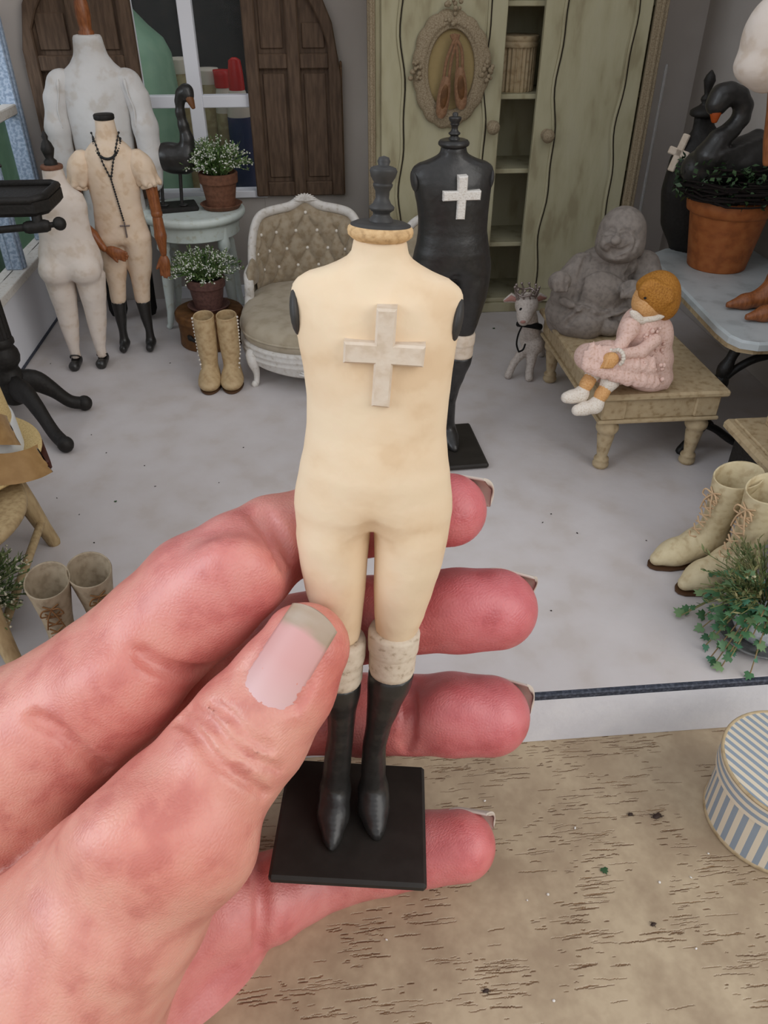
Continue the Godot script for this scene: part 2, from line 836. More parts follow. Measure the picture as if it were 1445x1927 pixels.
# fine crossing lines of skin
func skin_relief() -> ImageTexture:
	var n := FastNoiseLite.new()
	n.noise_type = FastNoiseLite.TYPE_CELLULAR
	n.cellular_return_type = FastNoiseLite.RETURN_DISTANCE2_SUB
	n.frequency = 0.13
	n.fractal_octaves = 1
	n.seed = 4
	var n2 := FastNoiseLite.new()
	n2.frequency = 0.015
	n2.seed = 8
	var a := n.get_seamless_image(512, 512, false, false, 0.15)
	var b := n2.get_seamless_image(512, 512, false, false, 0.15)
	var im := Image.create(512, 512, false, Image.FORMAT_L8)
	for y in range(512):
		for x in range(512):
			var low: float = b.get_pixel(x, y).r
			var ridge := 0.5 + 0.5 * sin((x + y * 2) * TAU / 512.0 * 40.0 + low * 26.0)
			var h: float = minf(a.get_pixel(x, y).r * 2.2, 1.0) * 0.45 + low * 0.3 + ridge * 0.25
			im.set_pixel(x, y, Color(h, h, h))
	return ImageTexture.create_from_image(im)


var table_cache := []


# old paint cracked along the grain: [colour, relief]
func table_maps() -> Array:
	if table_cache.size():
		return table_cache
	var S := 1024
	var base := Image.create(S, S, false, Image.FORMAT_RGB8)
	var hgt := Image.create(S, S, false, Image.FORMAT_L8)
	var n := FastNoiseLite.new()
	n.seed = 12
	n.frequency = 0.006
	n.fractal_octaves = 5
	var big := n.get_seamless_image(S, S, false, false, 0.15)
	n.seed = 31
	n.frequency = 0.04
	var small := n.get_seamless_image(S, S, false, false, 0.15)
	var c0 := Color(0.62, 0.54, 0.44)
	var c1 := Color(0.72, 0.645, 0.535)
	for y in range(S):
		for x in range(S):
			var f: float = big.get_pixel(x, y).r * 0.7 + small.get_pixel(x, y).r * 0.3
			base.set_pixel(x, y, c0.lerp(c1, clampf((f - 0.25) * 2.0, 0, 1)))
			var h := 0.72 + 0.2 * small.get_pixel(x, y).r
			hgt.set_pixel(x, y, Color(h, h, h))
	var r := RandomNumberGenerator.new()
	r.seed = 99
	for i in range(4600):
		var x := r.randf() * S
		var y := r.randf() * S
		var dens: float = big.get_pixel(int(x), int(fposmod(y + 300.0, S))).r
		if dens < 0.38 + r.randf() * 0.2:
			continue
		var len := 6.0 + r.randf() * r.randf() * 70.0
		var dy := r.randf_range(-0.06, 0.06)
		var dark := Color(0.36, 0.25, 0.15).lerp(Color(0.54, 0.43, 0.30), r.randf())
		var w := 1 + int(r.randf() * 1.6)
		var yy := y
		for s in range(int(len)):
			yy += dy + r.randf_range(-0.35, 0.35)
			var px := int(fposmod(x + s, S))
			for k in range(w):
				var py := int(fposmod(yy + k, S))
				var e := 1.0 - absf(s / len - 0.5) * 1.6
				base.set_pixel(px, py, base.get_pixel(px, py).lerp(dark, clampf(e + 0.2, 0, 1)))
				hgt.set_pixel(px, py, Color(0.15, 0.15, 0.15))
			if k_edge(r):
				var py2 := int(fposmod(yy - 1, S))
				base.set_pixel(px, py2, base.get_pixel(px, py2).lightened(0.18))
	table_cache = [ImageTexture.create_from_image(base), ImageTexture.create_from_image(hgt)]
	return table_cache


func k_edge(r: RandomNumberGenerator) -> bool:
	return r.randf() < 0.5


func make_materials() -> void:
	mat("cream_body", Color(1, 1, 1), 0.62, [[0.22, Color(0.80, 0.66, 0.50)], [0.36, Color(0.88, 0.77, 0.63)], [0.5, Color(0.90, 0.805, 0.68)], [0.7, Color(0.915, 0.84, 0.735)]], 75.0, 0.012, "fine", {"freq": 0.010, "oct": 6, "size": 512, "coat": 0.08, "coat_rough": 0.5})
	mat("cream_dirty", Color(1, 1, 1), 0.7, [[0.25, Color(0.52, 0.40, 0.27)], [0.45, Color(0.80, 0.66, 0.48)], [0.7, Color(0.90, 0.78, 0.61)]], 14.0, 0.012, "fine", {"freq": 0.02})
	mat("bone", Color(1, 1, 1), 0.75, [[0.2, Color(0.72, 0.63, 0.53)], [0.45, Color(0.83, 0.765, 0.69)], [0.7, Color(0.87, 0.82, 0.76)]], 26.0, 0.015, "lump", {"freq": 0.015})
	mat("bone_white", Color(1, 1, 1), 0.7, [[0.2, Color(0.62, 0.55, 0.46)], [0.35, Color(0.86, 0.84, 0.81)], [0.7, Color(0.93, 0.92, 0.90)]], 10.0, 0.02, "lump", {"freq": 0.02})
	mat("bone_cracked", Color(1, 1, 1), 0.85, [[0.15, Color(0.45, 0.37, 0.28)], [0.3, Color(0.80, 0.74, 0.66)], [0.7, Color(0.91, 0.87, 0.81)]], 20.0, 0.008, "lump", {"freq": 0.02})
	mat("black_wax", Color(1, 1, 1), 0.34, [[0.3, Color(0.155, 0.15, 0.145)], [0.7, Color(0.225, 0.22, 0.21)]], 30.0, 0.01, "lump", {"freq": 0.02, "spec": 0.5})
	mat("charcoal", Color(1, 1, 1), 0.5, [[0.3, Color(0.21, 0.205, 0.20)], [0.7, Color(0.29, 0.285, 0.28)]], 25.0, 0.01, "lump", {"freq": 0.02})
	mat("plate_black", Color(1, 1, 1), 0.55, [[0.3, Color(0.15, 0.135, 0.12)], [0.7, Color(0.215, 0.20, 0.185)]], 40.0, 0.008, "lump", {"freq": 0.01})
	mat("black_paint", Color(1, 1, 1), 0.6, [[0.3, Color(0.11, 0.10, 0.09)], [0.7, Color(0.19, 0.175, 0.16)]], 20.0, 0.02, "lump", {"freq": 0.02})
	mat("dark_cloth", Color(0.07, 0.065, 0.065), 0.9)
	mat("iron", Color(1, 1, 1), 0.5, [[0.3, Color(0.07, 0.065, 0.06)], [0.7, Color(0.15, 0.14, 0.13)]], 15.0, 0.02, "lump")
	mat("floor_paint", Color(1, 1, 1), 0.5, [[0.18, Color(0.69, 0.64, 0.60)], [0.36, Color(0.75, 0.72, 0.70)], [0.55, Color(0.78, 0.755, 0.75)], [0.8, Color(0.81, 0.795, 0.795)]], 130.0, 0.02, "lump", {"freq": 0.011, "oct": 7, "size": 512, "seed": 21})
	mat("wall_paint", Color(1, 1, 1), 0.85, [[0.3, Color(0.70, 0.67, 0.645)], [0.7, Color(0.76, 0.735, 0.715)]], 160.0, 0.01, "fine", {"freq": 0.008})
	mat("white_gloss", Color(0.90, 0.905, 0.93), 0.35)
	mat("fascia", Color(1, 1, 1), 0.5, [[0.3, Color(0.86, 0.86, 0.88)], [0.7, Color(0.92, 0.92, 0.93)]], 60.0, 0.01, "fine")
	mat("edge_strip", Color(1, 1, 1), 0.55, [[0.35, Color(0.10, 0.11, 0.14)], [0.55, Color(0.24, 0.26, 0.31)], [0.75, Color(0.48, 0.49, 0.53)]], 20.0, 0.02, "lump", {"freq": 0.03})
	mat("old_zinc", Color(1, 1, 1), 0.5, [[0.3, Color(0.36, 0.42, 0.50)], [0.5, Color(0.62, 0.69, 0.78)], [0.7, Color(0.88, 0.90, 0.94)]], 20.0, 0.008, "lump", {"freq": 0.02})
	mat("dark_wood", Color(1, 1, 1), 0.65, [[0.25, Color(0.22, 0.165, 0.125)], [0.5, Color(0.36, 0.285, 0.225)], [0.75, Color(0.47, 0.385, 0.31)]], 60.0, 0.02, "fine", {"freq": 0.02, "stretch": Vector3(2.2, 0.35, 2.2), "oct": 5})
	mat("dark_wood_worn", Color(1, 1, 1), 0.7, [[0.3, Color(0.36, 0.26, 0.18)], [0.6, Color(0.62, 0.49, 0.36)]], 30.0, 0.02, "fine", {"freq": 0.03})
	mat("sage", Color(1, 1, 1), 0.6, [[0.18, Color(0.42, 0.36, 0.25)], [0.36, Color(0.62, 0.585, 0.46)], [0.56, Color(0.70, 0.675, 0.555)], [0.8, Color(0.74, 0.72, 0.61)]], 110.0, 0.012, "fine", {"freq": 0.010, "stretch": Vector3(1.6, 0.5, 1.6), "seed": 5})
	mat("sage_dark", Color(1, 1, 1), 0.7, [[0.3, Color(0.13, 0.105, 0.07)], [0.7, Color(0.27, 0.23, 0.155)]], 30.0, 0.02, "fine")
	mat("stained_frame", Color(1, 1, 1), 0.75, [[0.25, Color(0.38, 0.30, 0.21)], [0.5, Color(0.60, 0.54, 0.44)], [0.75, Color(0.72, 0.67, 0.58)]], 14.0, 0.02, "lump", {"freq": 0.03})
	mat("linen", Color(1, 1, 1), 0.9, [[0.3, Color(0.62, 0.54, 0.37)], [0.7, Color(0.74, 0.67, 0.50)]], 6.0, 0.02, "weave", {"freq": 0.05})
	mat("satin", Color(1, 1, 1), 0.55, [[0.3, Color(0.50, 0.36, 0.25)], [0.7, Color(0.68, 0.54, 0.42)]], 12.0, 0.01, "fine", {"rim": 0.3})
	mat("white_furn", Color(1, 1, 1), 0.55, [[0.15, Color(0.56, 0.50, 0.42)], [0.3, Color(0.82, 0.80, 0.77)], [0.7, Color(0.90, 0.89, 0.88)]], 30.0, 0.015, "lump", {"freq": 0.02})
	mat("mint_white", Color(1, 1, 1), 0.45, [[0.15, Color(0.66, 0.63, 0.52)], [0.32, Color(0.82, 0.86, 0.84)], [0.7, Color(0.88, 0.91, 0.90)]], 40.0, 0.012, "lump", {"freq": 0.015})
	mat("velvet", Color(1, 1, 1), 0.8, [[0.25, Color(0.47, 0.39, 0.27)], [0.45, Color(0.62, 0.56, 0.47)], [0.7, Color(0.70, 0.655, 0.58)]], 40.0, 0.01, "fine", {"freq": 0.018, "rim": 0.5})
	mat("seat_cloth", Color(1, 1, 1), 0.85, [[0.25, Color(0.55, 0.50, 0.40)], [0.5, Color(0.69, 0.64, 0.555)], [0.75, Color(0.74, 0.70, 0.63)]], 60.0, 0.01, "weave", {"freq": 0.012, "rim": 0.3})
	mat("pearl", Color(0.86, 0.83, 0.78), 0.18, [], 10.0, 0.0, "", {"coat": 0.6})
	mat("calico", Color(1, 1, 1), 0.85, [[0.2, Color(0.72, 0.63, 0.54)], [0.4, Color(0.85, 0.80, 0.755)], [0.7, Color(0.88, 0.845, 0.81)]], 50.0, 0.012, "weave", {"freq": 0.012})
	mat("calico_white", Color(1, 1, 1), 0.88, [[0.2, Color(0.68, 0.62, 0.56)], [0.4, Color(0.81, 0.80, 0.79)], [0.7, Color(0.85, 0.845, 0.84)]], 60.0, 0.012, "weave", {"freq": 0.012})
	mat("calico_warm", Color(1, 1, 1), 0.8, [[0.2, Color(0.74, 0.60, 0.46)], [0.4, Color(0.87, 0.78, 0.68)], [0.7, Color(0.90, 0.83, 0.75)]], 45.0, 0.012, "weave", {"freq": 0.014})
	mat("amber_wood", Color(1, 1, 1), 0.45, [[0.25, Color(0.37, 0.19, 0.09)], [0.5, Color(0.54, 0.315, 0.165)], [0.75, Color(0.67, 0.43, 0.25)]], 22.0, 0.01, "fine", {"freq": 0.02, "stretch": Vector3(2, 0.5, 2), "coat": 0.3})
	mat("terracotta", Color(1, 1, 1), 0.75, [[0.2, Color(0.30, 0.22, 0.18)], [0.45, Color(0.46, 0.31, 0.235)], [0.75, Color(0.56, 0.40, 0.32)]], 25.0, 0.02, "lump", {"freq": 0.02})
	mat("terracotta_plum", Color(1, 1, 1), 0.5, [[0.25, Color(0.26, 0.19, 0.18)], [0.5, Color(0.42, 0.30, 0.275)], [0.75, Color(0.50, 0.37, 0.33)]], 22.0, 0.02, "lump", {"freq": 0.02})
	mat("terracotta_orange", Color(1, 1, 1), 0.6, [[0.2, Color(0.40, 0.215, 0.10)], [0.45, Color(0.60, 0.34, 0.17)], [0.8, Color(0.72, 0.47, 0.27)]], 40.0, 0.02, "lump", {"freq": 0.014})
	mat("terracotta_dark", Color(1, 1, 1), 0.6, [[0.3, Color(0.17, 0.12, 0.10)], [0.7, Color(0.33, 0.24, 0.19)]], 22.0, 0.02, "lump")
	mat("soil", Color(1, 1, 1), 0.95, [[0.3, Color(0.07, 0.055, 0.04)], [0.7, Color(0.18, 0.14, 0.09)]], 10.0, 0.06, "lump")
	mat("brown_box", Color(1, 1, 1), 0.55, [[0.2, Color(0.22, 0.135, 0.06)], [0.5, Color(0.42, 0.28, 0.15)], [0.75, Color(0.53, 0.38, 0.22)]], 40.0, 0.012, "lump", {"freq": 0.014})
	mat("kid_leather", Color(1, 1, 1), 0.55, [[0.2, Color(0.52, 0.40, 0.26)], [0.45, Color(0.71, 0.61, 0.46)], [0.75, Color(0.80, 0.72, 0.58)]], 28.0, 0.015, "lump", {"freq": 0.016})
	mat("cream_leather", Color(1, 1, 1), 0.55, [[0.2, Color(0.58, 0.48, 0.34)], [0.45, Color(0.79, 0.73, 0.59)], [0.75, Color(0.85, 0.80, 0.67)]], 30.0, 0.015, "lump", {"freq": 0.016})
	mat("grey_leather", Color(1, 1, 1), 0.6, [[0.2, Color(0.40, 0.34, 0.26)], [0.45, Color(0.60, 0.54, 0.45)], [0.75, Color(0.70, 0.65, 0.56)]], 28.0, 0.015, "lump", {"freq": 0.016})
	mat("sole", Color(0.32, 0.22, 0.14), 0.6)
	mat("lace", Color(0.47, 0.33, 0.20), 0.9)
	mat("lace_pale", Color(0.78, 0.66, 0.52), 0.9)
	mat("boot_lining", Color(0.62, 0.52, 0.33), 0.85)
	mat("stone_grey", Color(1, 1, 1), 0.75, [[0.25, Color(0.38, 0.35, 0.33)], [0.5, Color(0.54, 0.505, 0.475)], [0.75, Color(0.61, 0.575, 0.54)]], 25.0, 0.015, "lump", {"freq": 0.016})
	mat("stone_dark", Color(0.14, 0.125, 0.12), 0.8)
	mat("bench_paint", Color(1, 1, 1), 0.6, [[0.18, Color(0.42, 0.33, 0.20)], [0.36, Color(0.68, 0.60, 0.47)], [0.7, Color(0.77, 0.70, 0.58)]], 36.0, 0.015, "lump", {"freq": 0.018})
	mat("doll_pink", Color(1, 1, 1), 0.7, [[0.2, Color(0.66, 0.48, 0.37)], [0.4, Color(0.85, 0.72, 0.67)], [0.7, Color(0.90, 0.80, 0.765)]], 14.0, 0.01, "lump", {"freq": 0.025})
	mat("doll_white", Color(1, 1, 1), 0.7, [[0.2, Color(0.66, 0.55, 0.42)], [0.4, Color(0.86, 0.82, 0.77)], [0.7, Color(0.92, 0.90, 0.87)]], 10.0, 0.01, "lump", {"freq": 0.025})
	mat("doll_skin", Color(1, 1, 1), 0.55, [[0.2, Color(0.66, 0.42, 0.20)], [0.45, Color(0.82, 0.62, 0.40)], [0.75, Color(0.88, 0.72, 0.53)]], 10.0, 0.01, "lump", {"freq": 0.025})
	mat("doll_hair", Color(1, 1, 1), 0.55, [[0.2, Color(0.42, 0.25, 0.06)], [0.45, Color(0.66, 0.44, 0.16)], [0.75, Color(0.78, 0.58, 0.27)]], 9.0, 0.03, "lump", {"freq": 0.02})
	mat("goat_fur", Color(1, 1, 1), 0.75, [[0.2, Color(0.50, 0.44, 0.40)], [0.45, Color(0.74, 0.70, 0.665)], [0.75, Color(0.83, 0.80, 0.77)]], 14.0, 0.01, "lump", {"freq": 0.022})
	mat("goat_pink", Color(0.66, 0.48, 0.44), 0.6)
	mat("pewter", Color(0.60, 0.55, 0.53), 0.35, [], 10.0, 0.0, "", {"metal": 0.75})
	mat("marble", Color(1, 1, 1), 0.35, [[0.2, Color(0.52, 0.54, 0.54)], [0.4, Color(0.70, 0.725, 0.73)], [0.75, Color(0.77, 0.79, 0.795)]], 70.0, 0.005, "lump", {"freq": 0.010})
	mat("nest_twig", Color(1, 1, 1), 0.9, [[0.3, Color(0.07, 0.045, 0.035)], [0.7, Color(0.19, 0.11, 0.08)]], 12.0)
	mat("beak_orange", Color(0.62, 0.27, 0.06), 0.5)
	mat("beak_brown", Color(0.42, 0.27, 0.15), 0.5)
	mat("straw", Color(1, 1, 1), 0.75, [[0.25, Color(0.62, 0.50, 0.31)], [0.5, Color(0.80, 0.70, 0.49)], [0.75, Color(0.87, 0.79, 0.60)]], 12.0, 0.03, "fine", {"freq": 0.03})
	mat("ribbon_tan", Color(1, 1, 1), 0.5, [[0.3, Color(0.55, 0.42, 0.25)], [0.7, Color(0.70, 0.57, 0.38)]], 25.0, 0.008, "weave", {"rim": 0.3})
	mat("ribbon_white", Color(0.83, 0.84, 0.84), 0.6)
	mat("chair_wood", Color(1, 1, 1), 0.6, [[0.2, Color(0.45, 0.36, 0.24)], [0.5, Color(0.67, 0.58, 0.43)], [0.75, Color(0.76, 0.68, 0.53)]], 40.0, 0.015, "fine", {"freq": 0.016, "stretch": Vector3(2, 0.6, 2)})
	mat("book_red", Color(0.27, 0.13, 0.09), 0.5)
	mat("pearl_bead", Color(0.13, 0.13, 0.13), 0.35)
	mat("plant_white_pot", Color(1, 1, 1), 0.4, [[0.25, Color(0.60, 0.62, 0.64)], [0.5, Color(0.82, 0.84, 0.86)], [0.75, Color(0.88, 0.89, 0.90)]], 14.0, 0.01, "lump", {"freq": 0.02})
	mat("zinc_dish", Color(1, 1, 1), 0.4, [[0.3, Color(0.46, 0.46, 0.46)], [0.7, Color(0.66, 0.66, 0.66)]], 14.0, 0.01, "lump", {"metal": 0.4})
	mat("bottle_green", Color(1, 1, 1), 0.35, [[0.3, Color(0.50, 0.65, 0.55)], [0.7, Color(0.62, 0.75, 0.64)]], 60.0)
	mat("cap_red", Color(0.75, 0.07, 0.05), 0.35)
	mat("bottle_white", Color(0.83, 0.80, 0.74), 0.45)
	mat("label_blue", Color(0.10, 0.17, 0.33), 0.5)
	mat("jar_cream", Color(1, 1, 1), 0.6, [[0.35, Color(0.62, 0.56, 0.40)], [0.6, Color(0.86, 0.81, 0.66)]], 40.0)
	mat("dark_room_board", Color(1, 1, 1), 0.8, [[0.3, Color(0.09, 0.08, 0.075)], [0.6, Color(0.13, 0.115, 0.105)], [0.85, Color(0.24, 0.20, 0.18)]], 90.0, 0.0, "", {"freq": 0.02})  # near-black colour standing in for the dark room beyond the window
	mat("green_board", Color(1, 1, 1), 0.8, [[0.3, Color(0.28, 0.45, 0.33)], [0.7, Color(0.42, 0.57, 0.44)]], 90.0)
	mat("moss", Color(1, 1, 1), 0.9, [[0.25, Color(0.10, 0.16, 0.05)], [0.5, Color(0.26, 0.34, 0.13)], [0.75, Color(0.46, 0.50, 0.27)]], 6.0)
	var pane := StandardMaterial3D.new()
	pane.transparency = BaseMaterial3D.TRANSPARENCY_ALPHA
	pane.albedo_color = Color(0.9, 0.95, 0.95, 0.01)
	pane.roughness = 0.05
	pane.metallic_specular = 0.2
	M["pane"] = pane
	var rod := StandardMaterial3D.new()
	rod.albedo_color = Color(0.9, 0.9, 0.9, 0.15)
	rod.roughness = 0.05
	rod.refraction_enabled = true
	rod.refraction_scale = 0.05
	rod.transparency = BaseMaterial3D.TRANSPARENCY_ALPHA
	M["clear_rod"] = rod
	# plants take their colours from the vertices
	var leaf := StandardMaterial3D.new()
	leaf.vertex_color_use_as_albedo = true
	leaf.roughness = 0.6
	leaf.backlight_enabled = true
	leaf.backlight = Color(0.35, 0.4, 0.2)
	leaf.cull_mode = BaseMaterial3D.CULL_DISABLED
	M["leaf"] = leaf
	var vc := StandardMaterial3D.new()
	vc.vertex_color_use_as_albedo = true
	vc.roughness = 0.7
	M["tinted"] = vc
	# table
	var tb := StandardMaterial3D.new()
	tb.uv1_triplanar = true
	tb.uv1_triplanar_sharpness = 8.0
	tb.uv1_scale = Vector3.ONE * (1000.0 / 135.0)
	tb.albedo_texture = table_maps()[0]
	tb.roughness = 0.55
	tb.heightmap_enabled = true
	tb.heightmap_scale = 0.022
	tb.heightmap_texture = grain("table")
	M["table_paint"] = tb
	# skin
	mat("skin", Color(1, 1, 1), 0.42, [[0.2, Color(0.74, 0.44, 0.40)], [0.4, Color(0.83, 0.56, 0.50)], [0.6, Color(0.87, 0.635, 0.565)], [0.8, Color(0.885, 0.68, 0.60)]], 46.0, 0.02, "skin", {"freq": 0.010, "oct": 5, "size": 512, "calm": 0.5, "sss": 0.12, "spec": 0.5, "coat": 0.16, "coat_rough": 0.32})
	M.skin.vertex_color_use_as_albedo = true
	var nail := StandardMaterial3D.new()
	nail.vertex_color_use_as_albedo = true
	nail.roughness = 0.48
	M["nail"] = nail


# ------------------------------------------------------------------ the miniature room
func slab_box(mb: MB, x0: float, x1: float, y0: float, y1: float, z0: float, z1: float, bev := 0.4) -> void:
	mb.box(V((x0 + x1) / 2, (y0 + y1) / 2, (z0 + z1) / 2), V(x1 - x0, y1 - y0, z1 - z0), bev)


func build_room() -> void:
	var mb := MB.new()
	slab_box(mb, -149, 208, -19, 0, -446, -134.2, 0.2)
	struct("floor", mb, M.floor_paint)
	mb = MB.new()
	slab_box(mb, -149, 208, -2.0, 0.05, -134.3, -132.7, 0.3)
	struct("trim_1", mb, M.edge_strip)
	mb = MB.new()
	slab_box(mb, -149, 208, -19, -2.0, -134.4, -132.9, 0.15)
	struct("baseboard_front", mb, M.fascia)
	# left wall: a low panel, posts and rails with panes between them
	mb = MB.new()
	slab_box(mb, -149, -141, 0, 33, -446, -134, 0.3)
	slab_box(mb, -149, -141, 140, 290, -446, -134, 0.3)
	slab_box(mb, -149, -141, 33, 140, -446, -437, 0.3)
	slab_box(mb, -149, -141, 33, 140, -160, -134, 0.3)
	struct("wall_left", mb, M.white_gloss)
	mb = MB.new()
	slab_box(mb, -141.3, -140.2, 0, 1.2, -440, -134, 0.2)
	struct("baseboard_left", mb, M.edge_strip)
	var win := struct("window_1", MB.new_from_boxes([[-150, -138.5, 33, 37, -437, -160]]), M.white_furn)
	for z in [-434.5, -385, -331, -277, -223, -169]:
		mb = MB.new()
		slab_box(mb, -148, -140.2, 37, 140, z - 3.6, z + 3.6, 0.5)
		slab_box(mb, -147, -139.4, 37, 140, z - 1.6, z + 1.6, 0.5)
		obj("post", mb, M.old_zinc, win)
	for k in range(5):
		var za := -430.9 + k * 54.0 - (0.0 if k == 0 else 4.5)
		var zb := -388.6 + k * 54.0
		mb = MB.new()
		slab_box(mb, -147, -140.6, 97, 101.5, za, zb, 0.5)
		obj("cross_rail", mb, M.white_furn, win)
		for h in [[37, 97], [101.5, 140]]:
			mb = MB.new()
			slab_box(mb, -145.2, -144.6, h[0], h[1], za, zb, 0.0)
			obj("pane", mb, M.pane, win)
	# back wall with its window
	mb = MB.new()
	slab_box(mb, -141, -84, 0, 290, -446, -440, 0.2)
	slab_box(mb, -26, 208, 0, 290, -446, -440, 0.2)
	slab_box(mb, -84, -26, 0, 57, -446, -440, 0.2)
	slab_box(mb, -84, -26, 168, 290, -446, -440, 0.2)
	struct("wall_back", mb, M.wall_paint)
	win = struct("window_2", MB.new_from_boxes([[-86, -24, 54.5, 58, -447, -437.5]]), M.white_gloss)
	for b in [[-84, -81, 58, 168], [-29, -26, 58, 168]]:
		obj("jamb", MB.new_from_boxes([[b[0], b[1], b[2], b[3], -446, -439]]), M.white_gloss, win)
	obj("mullion", MB.new_from_boxes([[-59.3, -52.6, 58, 168, -445, -438.6]]), M.white_gloss, win)
	for b in [[-81, -59.3], [-52.6, -29]]:
		obj("transom", MB.new_from_boxes([[b[0], b[1], 97.5, 103, -445, -438.6]]), M.white_gloss, win)
		for h in [[58, 97.5], [103, 168]]:
			obj("pane", MB.new_from_boxes([[b[0], b[1], h[0], h[1], -442.6, -442.1]]), M.pane, win)
	mb = MB.new()
	slab_box(mb, -84, 30, 0, 7, -440, -438.8, 0.3)
	struct("baseboard_back", mb, M.white_gloss)
	mb = MB.new()
	slab_box(mb, 200, 208, 0, 290, -446, -134, 0.3)
	struct("wall_right", mb, M.wall_paint)
	mb = MB.new()
	slab_box(mb, -149, 208, 290, 296, -446, -340, 0.3)  # unseen ceiling, cut short so light falls in while the back stays darker
	struct("ceiling", mb, M.wall_paint)
	shutters()


# a pair of dark arched wooden shutters beside the back window
func shutters() -> void:
	shutter_leaf(-133.0, -80.5, -1, "dark brown wooden shutter behind the large white dress form")
	shutter_leaf(-29.5, 17.0, 1, "dark brown arched wooden shutter behind the tufted sofa")


func shutter_leaf(x0: float, x1: float, side: int, label: String) -> void:
	var w := x1 - x0
	var t := thing("arched_shutter", label, "shutter", V((x0 + x1) / 2, 55.5, -436.6), 0, "pair of arched shutters")
	var h := w / 2
	var arch := func(x: float) -> float:   # height of the curved top above the base
		var f := clampf((x * side + h) / w, 0.0, 1.0)
		return 55.0 + sqrt(maxf(0.0, 1.0 - f * f)) * 58.0 if side > 0 else 68.0 + sqrt(maxf(0.0, 1.0 - f * f)) * 45.0
	# backing board
	var poly := PackedVector2Array([Vector2(-h * side, 0), Vector2(h * side, 0)])
	for i in range(13):
		var x := side * (h - w * i / 12.0)
		poly.append(Vector2(x, arch.call(x)))
	var mb := MB.new()
	mb.slab(poly, 1.6, V(0, 0, -3.2))
	obj("board", mb, M.dark_wood, t)
	var st := 6.2
	# straight stiles, centre stile
	for x in [-(h - st / 2) * side, 0.0]:
		mb = MB.new()
		slab_box(mb, x - st / 2, x + st / 2, 0, arch.call(x) - 0.5, -1.6, 1.6, 0.6)
		obj("stile", mb, M.dark_wood, t)
	# curved outer stile
	var outer := PackedVector2Array()
	var inner := PackedVector2Array()
	outer.append(Vector2(h * side, 0))
	inner.append(Vector2((h - st) * side, 0))
	for i in range(13):
		var x := side * (h - w * i / 12.0)
		outer.append(Vector2(x, arch.call(x)))
		var xi := side * ((h - st) - (w - st * 1.2) * i / 12.0)
		inner.append(Vector2(xi, arch.call(xi + st * side * 0.6) - st * 0.9))
	inner.reverse()
	outer.append_array(inner)
	mb = MB.new()
	mb.slab(outer, 3.2, V(0, 0, -1.6), Basis.IDENTITY, 0.6)
	obj("curved_stile", mb, M.dark_wood, t)
	for y in [[0.0, 7.0], [59.0, 65.5]]:
		for c in [[-h + st, -st / 2], [st / 2, h - st]]:
			mb = MB.new()
			slab_box(mb, c[0], c[1], y[0], y[1], -1.6, 1.3, 0.5)
			obj("rail", mb, M.dark_wood, t)
	# raised fields with worn edges
	for c in [[-h + st + 1.6, -st / 2 - 1.6], [st / 2 + 1.6, h - st - 1.6]]:
		mb = MB.new()
		slab_box(mb, c[0], c[1], 9.0, 57.0, -1.8, -0.6, 0.8)
		obj("panel", mb, M.dark_wood, t)
		var top: float = minf(arch.call(c[0]), arch.call(c[1])) - 9.0
		mb = MB.new()
		slab_box(mb, c[0], c[1], 67.5, maxf(top, 78.0), -1.8, -0.6, 0.8)
		obj("panel", mb, M.dark_wood, t)
	# pale worn edge along the outer side
	mb = MB.new()
	slab_box(mb, (h - 0.2) * side - 0.5, (h - 0.2) * side + 0.5, 0.3, 62, -2.6, 1.0, 0.3)
	obj("worn_edge", mb, M.dark_wood_worn, t)


